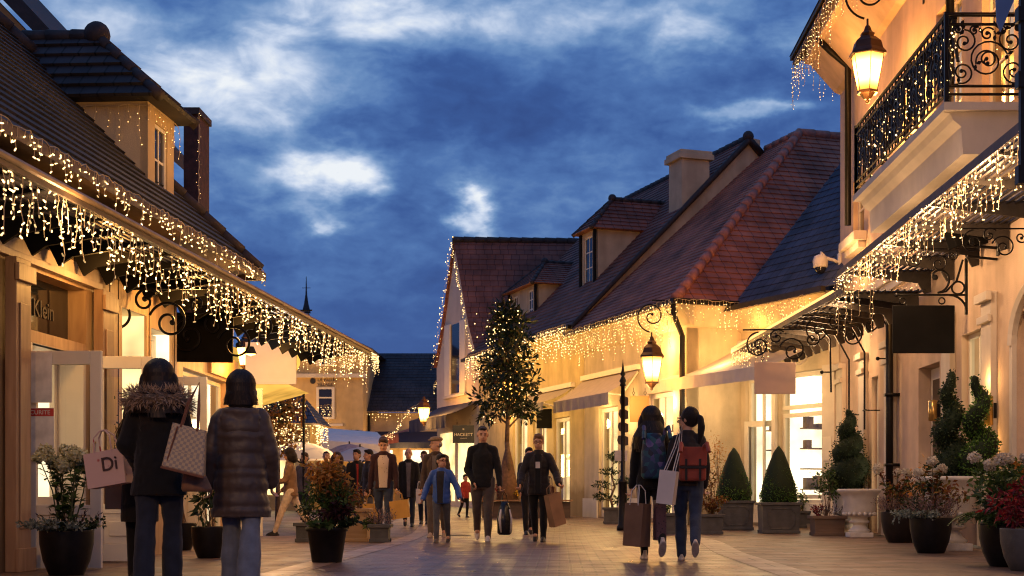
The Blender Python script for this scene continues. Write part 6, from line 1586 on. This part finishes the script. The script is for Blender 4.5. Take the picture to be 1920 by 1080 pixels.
    if front:
        mb = MB(); ow = open_w*s; n = 8; rows = []
        base_ = [(hem,.097,.08),(.02,.093,.074),(.07,.087,.068),(.13,.087,.066),(.19,.093,.069),(.232,.088,.063),(.262,.07,.054),(.285,.050,.046),(.30,.043,.043)]
        for r_ in range(25):
            q = hem+.01+(.292-hem-.01)*r_/24
            for (a, b) in zip(base_[:-1], base_[1:]):
                if a[0] <= q <= b[0]+1e-9:
                    f = (q-a[0])/(b[0]-a[0]); A_ = (a[1]+(b[1]-a[1])*f)*H*topw; B_ = (a[2]+(b[2]-a[2])*f)*H*topw; break
            wq = min(ow*(.9+1.1*max(0,q)), A_*.82); row = []
            for k_ in range(n+1):
                x_ = -wq+2*wq*k_/n
                row.append(V((x_, yy(hz+q*H)-B_*math.sqrt(max(0,1-(x_/A_)**2))-(.016 if puff else .008), hz+q*H)))
            rows.append(row)
        for ra, rb in zip(rows[:-1], rows[1:]):
            for k_ in range(n): mb.quad(ra[k_], ra[k_+1], rb[k_+1], rb[k_])
        mb.build('shirt', front, t, True)
        lp = MB()                                       # jacket edges beside the shirt
        for e_ in (0, n): lp.tube([r_[e_]+V((0,-.002,0)) for r_ in rows], .012*s, 6)
        lp.build('jacket_edge', top, t, True)
    if badge:
        z_ = hz+.19*H; MB().box(-.035,.035, yy(z_)-.069*H*topw-.026, yy(z_)-.069*H*topw-.020, z_-.05, z_+.05).build('chest_label', mat('label_pale', (.5,.45,.42), .7), t)
    # ---- hair
    hm = hairc or cloth('hair_black', (.010,.008,.007), .65, .3, 30, .3, 160, .15)
    if hair:
        mb = MB(); B = lambda c, r: mb.ball([q*k for q in c], [q*k for q in r], 14, 10, HM)
        if hair == 'short': B((0,.022,.042),(.083,.094,.092)); B((0,.05,-.01),(.074,.066,.07)); B((0,-.045,.092),(.06,.045,.03))
        if hair == 'crop': B((0,.024,.036),(.078,.09,.086)); B((0,.045,0),(.07,.062,.06)); B((0,-.035,.088),(.055,.045,.022))
        if hair == 'quiff': B((0,.024,.045),(.084,.094,.092)); B((0,-.05,.105),(.066,.05,.036)); B((.02,-.07,.098),(.045,.034,.028)); B((0,.05,0),(.074,.062,.06))
        if hair == 'grey': B((0,.045,.01),(.083,.075,.07)); B((0,.03,.075),(.06,.06,.04))
        if hair in ('bob','long','pony'): B((0,.028,.03),((.092 if hair == 'pony' else .104),.106,.106))
        if hair == 'bob':
            B((0,.042,-.05),(.118,.098,.105)); B((0,.05,-.11),(.105,.08,.07)); B((.075,.0,-.055),(.045,.06,.085)); B((-.075,.0,-.055),(.045,.06,.085))
        if hair == 'long':
            for (c, r) in (((0,.05,-.06),(.12,.085,.12)),((0,.085,-.16),(.135,.06,.13)),((0,.10,-.26),(.13,.05,.12)),((.02,.105,-.35),(.10,.045,.11)),((-.04,.105,-.40),(.06,.035,.10)),((.098,.025,-.08),(.05,.06,.13)),((-.098,.025,-.08),(.05,.06,.13))): B(c, r)
        if hair == 'pony':
            mb.limb([V(q)*k for q in ((0,.11,.03),(0,.15,.01),(.0,.165,-.08),(0,.15,-.18),(0,.135,-.27))], [.03*k,.036*k,.042*k,.036*k,.016*k], 9, HM); B((0,.03,-.03),(.075,.08,.06))
        if hair == 'cap':
            B((0,.045,.0),(.081,.07,.06))
        blob(mb, 'hair', hm, t, .010 if fine else .013, 1, .007*k, HAIRT)
    if strands:
        st = MB(); rgh = random.Random(int(px)); e_ = V((.107*k,.109*k,.109*k)); hw_ = 0
        for j in range(strands):
            az = rgh.uniform(-2.15, 2.15); sx2, cy2 = math.sin(az), math.cos(az)   # 0 is the back of the head
            pl_ = []; r0 = rgh.uniform(1.0, 1.06); th0 = rgh.uniform(.05,.45)
            for q in range(7):
                a_ = th0+(PI*.56-th0)*q/6; pl_.append(V((e_.x*r0*math.sin(a_)*sx2, .028*k+e_.y*r0*math.sin(a_)*cy2, .028*k+e_.z*r0*math.cos(a_))))
            ln_ = hang*(1-.5*rgh.random()**2.2)*(1.05-.12*abs(az))*k; p_ = pl_[-1]; tw = rgh.uniform(-.02,.02)
            if hair == 'pony': tgt = V((0,.12*k,.03*k)); pl_ = [p.lerp(tgt, (q/6)**2*.9) for q, p in enumerate(pl_)]; ln_ = 0
            n_ = int(ln_/.035)
            for q in range(n_): pl_.append(p_+V((tw*q*.35+sx2*(.013 if hair == 'long' else .004)*min(q,5)+(sweep*.010*q if sx2*sweep > -.3 else 0), cy2*(.009*min(q,5) if hair != 'bob' else -.004*q)+.004*q*(cy2 > .2 and hair != 'bob'), -.035*(q+1))))
            for p, q in zip(pl_[:-1], pl_[1:]):
                sd_ = (q-p).cross(V((p.x, p.y-.02, .001))).normalized()*.0042*k
                st.quad(p-sd_, p+sd_, q+sd_, q-sd_, None, HM)
        st.build('hair_strands', leafmat('strand_'+hm.name, [(0,(.006,.004,.004)),(.7,(.016,.010,.008)),(1,(.045,.024,.014))], .55, .05), t)
    return t, s, HM, k, A, J, hz
C_ = cloth
c_black = C_('cloth_black', (.0065,.0062,.0065)); c_char = C_('cloth_charcoal', (.022,.020,.022)); c_navyj = C_('cloth_denim', (.030,.042,.075), .9, .3, 9, .3); c_denimd = C_('cloth_dark_denim', (.018,.022,.035), .9, .3, 9, .3)
c_light = C_('cloth_pale_denim', (.13,.15,.19), .9, .25, 9, .3); c_grey = C_('cloth_grey_jeans', (.075,.075,.085), .9, .25, 9, .3); c_khaki = C_('cloth_khaki', (.10,.075,.06), .9, .2, 9, .3); c_cream = C_('cloth_cream', (.62,.50,.36), .9); c_brown = C_('cloth_brown', (.055,.033,.022)); c_tan = C_('cloth_tan', (.20,.115,.06)); c_olive = C_('cloth_olive', (.028,.022,.020)); c_blue = C_('cloth_blue', (.018,.075,.30), .55, .15, 8, .1, 80, .4); c_wine = C_('cloth_wine', (.03,.011,.013)); c_red = C_('cloth_red', (.30,.03,.02))
c_puff = C_('cloth_puffer', (.060,.040,.031), .5, .2, 6, .1, 60, .4); c_puffd = C_('cloth_puffer_dark', (.014,.010,.010), .6, .2, 6, .1, 60, .2)
s_white = C_('shoe_white', (.55,.48,.42), .7); s_black = C_('shoe_black', (.010,.009,.009), .5); s_beige = C_('shoe_beige', (.32,.25,.19), .8); s_tan = C_('shoe_tan', (.26,.16,.09), .8)
h_brown = C_('hair_brown', (.045,.022,.012), .6, .4, 30, .3, 160, .2); h_dark = C_('hair_dark', (.010,.007,.007), .62, .3, 30, .3, 160, .15); h_grey = C_('hair_grey', (.25,.22,.20), .6, .2, 30); h_fair = C_('hair_fair', (.17,.085,.04), .5, .4, 30)
def spotmat(name, base, spot, scale, thr=.2, rough=.8):
    m, nt, b = nodes_of(name); L = nt.links.new
    tc = N(nt, 'ShaderNodeTexCoord'); vo = N(nt, 'ShaderNodeTexVoronoi'); vo.inputs['Scale'].default_value = scale
    L(tc.outputs['Object'], vo.inputs['Vector']); r = ramp(nt, vo.outputs['Distance'], [(thr, spot), (thr+.04, base)])
    L(r.outputs[0], b.inputs['Base Color']); b.inputs['Roughness'].default_value = rough; return m
m_shirt = spotmat('dotted_shirt', (.50,.40,.30), (.12,.07,.05), 22, .14)
# ---- the two women on the left
HUGE = dict(faceon=False)
P1 = person('woman in black coat with fur trimmed hood, long dark hair and jeans, walking away', 298, 10.85, 1.70, PI, ((-8,6),(12,10)), ((20,-12,68,18),(16,10,42,10)), c_black, -.115, 1.2, c_denimd, s_white, 'long', h_dark, female=True, faceon=False, flare=1.5, legw=1.08, lean=1, curl=(.9,.9), strands=1500, hang=.30, sweep=-.5)
t, s, HM, k, A, J, hz = P1
mb = MB(); rg = random.Random(3)
for i in range(3200):
    a = rg.uniform(0,2*PI); c = V((.185*s*math.cos(a),.03+.14*s*math.sin(a), hz+.30*1.7-.05*math.cos(a*1)*0 + (.02 if math.sin(a) > 0 else -.02))); d = rnd_dir(rg)
    p = c+d*.06; mb.leaf(p, d+rnd_dir(rg)*.6+V((0,0,-.2)), rnd_dir(rg), rg.uniform(.04,.085), .008)
mb.build('fur_trim', leafmat('fur', [(0,(.20,.13,.085)),(1,(.50,.36,.25))], .9, .1), t)
mb = MB(); mb.tube([V((.185*s*math.cos(a),.03+.14*s*math.sin(a),hz+.30*1.7)) for a in [2*PI*j/24 for j in range(24)]], .048, 10, closed=True); mb.build('fur_roll', mat('fur_base', (.13,.09,.06), .95, 0, .4, 40), t, True)
mb = MB()
mb.limb([V((-.10,.03,hz+.66)),V((-.17,-.06,hz+.50)),V((-.20,-.10,hz+.34)),V((-.215,-.11,hz+.2))], [.03,.035,.028,.008], 8); blob(mb, 'hair_lock', h_dark, t, .01, 1, .01, HAIRT)
P2 = person('person in black coat and over knee boots mostly hidden behind the fur hooded woman', 262, 11.5, 1.50, PI, ((10,12),(-6,4)), ((6,10,30,0),(6,10,30,0)), c_black, -.12, .98, None, s_black, 'long', h_dark, female=True, faceon=False, skirt=c_black, strands=500, hang=.35)
t = P2[0]; J = P2[5]; mb = MB()
for i in J:
    hp, kn, an, ft = J[i]; mb.limb([hp.lerp(kn,.72), kn, an], [.062,.056,.046], 10)
blob(mb, 'boots', c_black, t, .012, 2)
P3 = person('woman with dark bob in long brown quilted puffer coat, walking away', 452, 11.0, 1.63, PI+R(8), ((10,6),(-10,8)), ((17,-2,18,8),(16,2,22,8)), c_puff, -.20, 1.3, c_light, s_white, 'bob', h_dark, female=True, faceon=False, puff=.12, flare=1.75, legw=1.1, lean=0, strands=1300, hang=.16)
t, s, HM, k, A, J, hz = P3
mb = MB(); mb.ball((0,.085,hz+.36), (.155,.06,.10), 16, 10); mb.ball((0,.06,hz+.43), (.165,.075,.06), 16, 10); mb.tube([V((.12*math.cos(a),.01+.10*math.sin(a),hz+.475)) for a in [2*PI*j/20 for j in range(20)]], .035, 8, closed=True); blob(mb, 'hood', c_puff, t, .013, 3, .03)
# ---- group walking towards us
person('man in black turtleneck sweater looking down, walking forward with a shiny bag', 905, 22.7, 1.80, R(4), ((4,2),(-16,22)), ((14,4,14,4),(14,-10,40,30)), c_black, -.06, 1.06, c_khaki, s_white, 'crop', h_dark, nod=-14+28, turn=4, legw=1.05, curl=(1.2,.8))
person('teenager with glasses in dark quilted jacket carrying a brown paper bag', 1010, 22.5, 1.66, R(-4), ((4,3),(-12,16)), ((24,12,34,-2),(20,10,36,10)), c_puffd, -.09, 1.10, c_black, s_black, 'quiff', h_fair, puff=.08, nod=6, glasses=True, front=c_black, open_w=.05, curl=(1.2,1.0), badge=True)
person('boy in bright blue puffer jacket and glasses with his head turned', 828, 22.0, 1.34, R(-6), ((-14,16),(12,6)), ((30,4,22,0),(26,-6,26,0)), c_blue, -.08, 1.12, c_grey, C_('shoe_trainer', (.06,.05,.05), .6), 'short', h_dark, puff=.07, turn=48, glasses=True, front=c_char, open_w=.075)
p7 = person('man in flat cap and brown jacket walking behind the boy in blue', 818, 25.0, 1.73, R(-10), ((-12,14),(8,4)), ((10,0,16,6),(10,4,20,6)), c_brown, -.10, 1.08, c_khaki, s_beige, 'cap', h_grey, turn=-50, front=C_('shirt_drab', (.13,.10,.08)), open_w=.05)
t, s, HM, k, A, J, hz = p7
mb = MB(); mb.ball((0,.01*k,.085*k), (.092*k,.115*k,.05*k), 14, 10, HM); mb.ball((0,-.085*k,.07*k), (.065*k,.06*k,.018*k), 12, 8, HM); blob(mb, 'flat_cap', C_('tweed', (.22,.15,.085), .9, .3, 60), t, .01, 2)
person('man in dark open jacket over a dotted cream shirt, looking down', 719, 26.5, 1.79, R(4), ((6,4),(-12,14)), ((10,4,10,2),(10,-4,10,2)), c_wine, -.05, 1.05, c_navyj, s_tan, 'short', h_brown, nod=24, front=m_shirt, open_w=.095)
person('grey haired elderly man in long dark coat, behind the dotted shirt man', 766, 31.5, 1.70, R(6), ((6,4),(-14,20)), ((8,4,14,4),(8,-4,14,4)), c_black, -.16, 1.08, c_denimd, s_black, 'grey', h_grey, fine=False, front=C_('shirt_grey', (.11,.10,.11)), open_w=.055)
person('woman in tan jacket and white trousers striding left past the pots', 545, 26.5, 1.64, R(-78), ((24,6),(-24,16)), ((8,20,70,10),(8,-10,60,10)), c_tan, -.06, 1.08, c_cream, s_black, 'bob', h_dark, female=True, fine=False, turn=0, nod=20)
# ---- two women with backpacks on the right
P11 = person('woman with long dark hair, dark top and leggings, wearing a blue flowered backpack', 1221, 16.0, 1.67, PI+R(4), ((4,4),(-12,34)), ((10,2,8,2),(12,4,12,4)), c_black, -.06, 1.0, c_black, s_white, 'long', h_dark, female=True, faceon=False, legw=.92, curl=(1.1,1.1), strands=900, hang=.40)
P12 = person('woman with ponytail and glasses in profile, in jeans, wearing a red backpack', 1290, 15.8, 1.65, PI-R(4), ((4,2),(-16,30)), ((13,-4,30,12),(12,2,24,10)), c_olive, -.04, 1.04, c_navyj, s_white, 'pony', h_dark, female=True, turn=62, glasses=True, flare=1.15, legw=1.02, curl=(1.0,1.0), strands=500)
# ---- people in the crowd behind
person('young man with black fringe and open dark jacket in the crowd', 668, 30.5, 1.66, R(20), ((6,4),(-6,4)), ((8,4,20,6),(8,4,20,6)), c_black, -.06, 1.05, c_denimd, s_black, 'short', h_dark, fine=False, turn=-40, front=c_red, open_w=.03)
person('woman with long wavy brown hair in the crowd behind the tapered pot', 632, 31.5, 1.62, R(10), ((6,4),(-6,4)), ((8,4,20,6),(8,4,20,6)), c_char, -.06, 1.05, c_denimd, s_black, 'long', h_brown, fine=False, female=True)
person('person in shiny black puffer jacket left of the dotted shirt man', 693, 29.5, 1.64, R(-60), ((6,4),(-6,4)), ((8,4,20,6),(8,4,20,6)), c_puffd, -.12, 1.12, c_grey, s_black, 'short', h_dark, fine=False, puff=.1)
person('bare faced person standing left of the brown haired woman in the crowd', 612, 33.0, 1.66, R(0), ((6,4),(-6,4)), ((8,4,20,6),(8,4,20,6)), c_tan, -.06, 1.05, c_denimd, s_black, 'crop', h_brown, fine=False)
person('person in grey close behind the woman in white trousers', 572, 31.0, 1.60, R(-20), ((6,4),(-6,4)), ((8,4,20,6),(8,4,20,6)), C_('cloth_mauve', (.09,.075,.09)), -.06, 1.05, c_denimd, s_black, 'short', h_brown, fine=False)
person('person in dark clothes partly hidden behind the teenager with glasses', 992, 27.0, 1.62, R(10), ((-14,16),(8,4)), ((8,4,20,6),(8,4,20,6)), c_char, -.08, 1.05, c_black, s_black, 'short', h_dark, fine=False)
person('child in red jacket standing far behind between the boy and the sweater man', 872, 38.0, 1.12, R(40), ((6,10),(-14,20)), ((8,14,40,6),(8,4,20,6)), c_red, -.08, 1.1, c_black, s_black, 'short', h_dark, fine=False)
person('person in dark coat standing behind the man in the flat cap', 795, 33.0, 1.66, R(0), ((6,4),(-6,4)), ((8,4,20,6),(8,4,20,6)), c_black, -.12, 1.08, c_denimd, s_black, 'short', h_brown, fine=False)

# ================================================================== BAGS
def paper_bag(label, px, py_bot, Y, w, h, d, m, rot=0, handles=True, tilt=0, name='shopping_bag', strap=.16, hm=None, group=None, cat='shopping bag', X=None):
    z = wz(py_bot, Y)
    t = thing(name, label, cat, (wx(px,Y) if X is None else X, Y, z), rot, group); t.rotation_euler = (0, tilt, rot)
    mb = MB(); a, b = w/2, d/2; k = .96
    vs = [(-a*k,-b,0),(a*k,-b,0),(a*k,b,0),(-a*k,b,0),(-a,-b*.8,h),(a,-b*.8,h),(a,b*.8,h),(-a,b*.8,h),(-a*.96,0,h*.5),(a*.96,0,h*.5)]
    mb.add(vs, [(3,2,1,0),(0,1,5,4),(2,3,7,6),(3,0,8),(0,4,8),(4,7,8),(7,3,8),(1,2,9),(2,6,9),(6,5,9),(5,1,9)]); mb.build('bag_body', m, t)
    if handles:
        mb = MB()
        for q in (-1,1): mb.tube([(-a*.45,q*b*.8,h*.96),(-a*.4,q*b*.6,h+strap*.7),(-a*.12,q*b*.2,h+strap),(a*.12,q*b*.2,h+strap),(a*.4,q*b*.6,h+strap*.7),(a*.45,q*b*.8,h*.96)], .006, 5)
        mb.build('bag_handle', hm or m, t)
    return t
m_kraft = mat('kraft_paper', (.26,.15,.085), .8, 0, .15, 6, .1, 30); m_kraftd = mat('kraft_dark', (.17,.095,.06), .8, 0, .15, 6, .1, 30); m_yel = mat('yellow_paper', (.50,.27,.06), .8, 0, .1, 6); m_wbag = mat('white_paper', (.60,.54,.50), .7, 0, .05, 5); m_rope = mat('white_cord', (.6,.55,.5), .8)
pb = paper_bag('pinkish white shopping bag with red petals, hung on the arm of the fur hooded woman', 208, 911, 11.05, .34, .27, .12, spotmat('petal_paper', (.60,.42,.38), (.35,.03,.03), 7.5, .16), R(-14), True, R(-9))
text('Di', .15, mat('letter_dark', (.06,.035,.035), .6), pb, Matrix.Translation((.05,-.063,.16)) @ TXT)
paper_bag('plain brown paper bag low behind the petal printed bag', 222, 955, 11.5, .2, .25, .1, m_kraft, R(10), False)
# checkered tote
def checkmat(name, c1, c2, sc):
    m, nt, b = nodes_of(name); L = nt.links.new
    tc = N(nt, 'ShaderNodeTexCoord'); mp = N(nt, 'ShaderNodeMapping'); mp.inputs['Rotation'].default_value = (0,R(3),0)
    ck = N(nt, 'ShaderNodeTexChecker'); ck.inputs['Scale'].default_value = sc; ck.inputs['Color1'].default_value = (*c1,1); ck.inputs['Color2'].default_value = (*c2,1)
    L(tc.outputs['Object'], mp.inputs[0]); L(mp.outputs[0], ck.inputs['Vector']); L(ck.outputs[0], b.inputs['Base Color']); b.inputs['Roughness'].default_value = .55; return m
m_check = checkmat('checked_canvas', (.42,.31,.18), (.24,.19,.15), 46)
tb = thing('tote_bag', 'cream checkered tote bag on the shoulder of the fur hooded woman', 'handbag', (wx(340,10.45), 10.45, wz(884,10.45)), R(12)); tb.rotation_euler = (0, R(14), R(8))
mb = MB(); mb.add([(-.14,-.06,0),(.17,-.06,0),(.17,.08,0),(-.14,.08,0),(-.145,-.02,.33),(.10,-.02,.33),(.10,.05,.33),(-.145,.05,.33)], [(3,2,1,0),(0,1,5,4),(1,2,6,5),(2,3,7,6),(3,0,4,7)]); mb.build('bag_body', m_check, tb, bevel=.015)
mb = MB()
for y in (-.02,.05): mb.tube([(-.08,y,.31),(-.075,y+.02,.5),(-.04,.06,.66),(.0,y+.02,.5),(.04,y,.31)], .0085, 6)
mb.tube([(-.10,-.035,.31),(-.11,-.05,.05)], .006, 5); mb.build('strap', C_('leather_tan', (.16,.06,.03), .5), tb)
MB().box(-.142,.172,-.068,.088,-.012,.008).build('base_trim', MATS['leather_tan'], tb, bevel=.004)
hb = thing('handbag', 'small smooth brown handbag below the checkered tote', 'handbag', (wx(369,10.6), 10.6, wz(922,10.6)), R(20))
mb = MB(); mb.rings([((0,0,0),.10,.04),((0,0,.02),.115,.05),((-.02,0,.14),.08,.04),((-.03,0,.2),.03,.02)], 14); blob(mb, 'bag_body', C_('leather_mid', (.19,.095,.055), .5), hb, .009, 2)
bb = thing('carrier_bag', 'shiny black bag with pale sides in the hand of the sweater man', 'shopping bag', (wx(946,22.4), 22.4, wz(1003,22.4)), R(20))
mb = MB(); mb.rings([((0,0,0),.08,.05),((0,0,.03),.115,.075),((0,0,.25),.125,.08),((0,0,.42),.09,.05),((0,0,.52),.05,.025)], 16); mb.build('bag_body', mat('glossy_black', (.012,.012,.014), .22, 0, .2, 5), bb, True)
for q in (-1,1):
    mb = MB(); mb.rings([((q*.075,-.045,.04),.012,.03),((q*.095,-.045,.25),.02,.035),((q*.07,-.03,.4),.012,.025)], 8); mb.build('pale_side', m_wbag, bb, True)
mb = MB(); mb.tube([(-.05,0,.5),(-.03,0,.62),(0,0,.66),(.03,0,.62),(.05,0,.5)], .007, 5); mb.build('bag_handle', MATS['glossy_black'], bb)
paper_bag('brown paper bag swinging from the hand of the teenager with glasses', 1046, 985, 22.2, .24, .50, .14, m_kraft, R(40), True, R(-14), strap=.13)
paper_bag('dark flat bag hanging by the leg of the teenager', 1030, 948, 22.6, .14, .3, .1, C_('bag_maroon', (.07,.02,.02)), R(30), True)
paper_bag('mustard yellow shopping bag carried by the dotted shirt man', 752, 972, 26.2, .34, .33, .12, m_yel, R(-6), True, R(-8))
paper_bag('yellow ochre shopping bag on the left of the dotted shirt man', 694, 985, 26.6, .28, .4, .12, m_yel, R(10), True)
paper_bag('small white bag held by the grey haired elderly man', 786, 944, 31.2, .14, .32, .09, m_wbag, R(10), True, 0)
paper_bag('large brown paper bag with cord handles held by the woman with the blue backpack', 1193, 1024, 15.8, .25, .47, .18, m_kraftd, R(-40), True, R(3), strap=.2, hm=m_rope)
paper_bag('shiny patterned bag hanging between the two women with backpacks', 1237, 1013, 15.7, .12, .44, .1, spotmat('sequin', (.10,.05,.06), (.03,.02,.03), 30, .25, .35), R(20), False)
wb = paper_bag('tall white paper bag on long cords over the shoulder of the ponytailed woman', 1248, 945, 15.45, .19, .36, .12, m_wbag, R(-22), False, R(7))
mb = MB()
for y in (-.04,.04): mb.tube([(-.05,y,.35),(.0,y+.1,.62),(.02,y+.16,.86),(.05,y+.12,.62),(.05,y,.35)], .006, 5)
mb.build('bag_handle', m_rope, wb)
m_camo = None
m, nt, b = nodes_of('blue_flowers'); Lk = nt.links.new
tc = N(nt, 'ShaderNodeTexCoord'); vo = N(nt, 'ShaderNodeTexVoronoi'); vo.inputs['Scale'].default_value = 17; Lk(tc.outputs['Object'], vo.inputs['Vector'])
sv = N(nt, 'ShaderNodeSeparateColor'); Lk(vo.outputs['Color'], sv.inputs[0]); rr = ramp(nt, sv.outputs[0], [(0,(.006,.010,.03)),(.4,(.010,.035,.09)),(.7,(.012,.09,.12)),(.88,(.05,.05,.16)),(1,(.14,.11,.26))]); rr.color_ramp.interpolation = 'EASE'
Lk(rr.outputs[0], b.inputs['Base Color']); b.inputs['Roughness'].default_value = .6; m_bluefl = m
def backpack(label, x, y, z, w, h, d, m, rz, straps, flap=None):
    t = thing('backpack', label, 'backpack', (x, y, z), rz)
    mb = MB(); mb.rings([((0,d*.4,0),w*.42,d*.3),((0,d*.5,.03),w*.5,d*.5),((0,d*.5,h*.55),w*.5,d*.52),((0,d*.45,h*.88),w*.42,d*.44),((0,d*.35,h),w*.25,d*.25)], 18) if not flap else mb.box(-w/2,w/2,.0,d,0,h)
    o = mb.build('bag_body', m, t, not flap, .03 if flap else 0)
    mb = MB()
    for q in (-1,1): mb.tube([(q*w*.3,d*.3,h*.78),(q*w*.42,-.02,h*1.06),(q*w*.48,-.13,h*1.12),(q*w*.52,-.22,h*.85)], .022, 7)
    mb.build('strap', straps, t); return t, w, h, d
rzb = 0.0
backpack('blue and teal flowered backpack on the back of the long haired woman', wx(1226,15.85), 15.9-.16, .90, .28, .50, .16, m_bluefl, PI+R(4)-PI, m_bluefl)
m_redp = C_('red_leather', (.30,.055,.03), .55, .12, 5)
t, w, h, d = backpack('brick red leather backpack with dark straps on the ponytailed woman', wx(1297,15.7), 15.7-.155, .87, .29, .36, .14, m_redp, 0, m_redp, True)
for c in list(t.children):
    pass
mb = MB(); mb.box(-.15,.15,-.012,-.001,.17,.37); mb.build('flap', m_redp, t, bevel=.005)
mb = MB()
for x in (-.075,.075): mb.box(x-.012,x+.012,-.02,-.0125,.01,.24)
mb.box(-.15,.15,-.024,-.0205,.135,.165); mb.build('buckle_strap', C_('leather_black', (.02,.012,.010), .5), t)
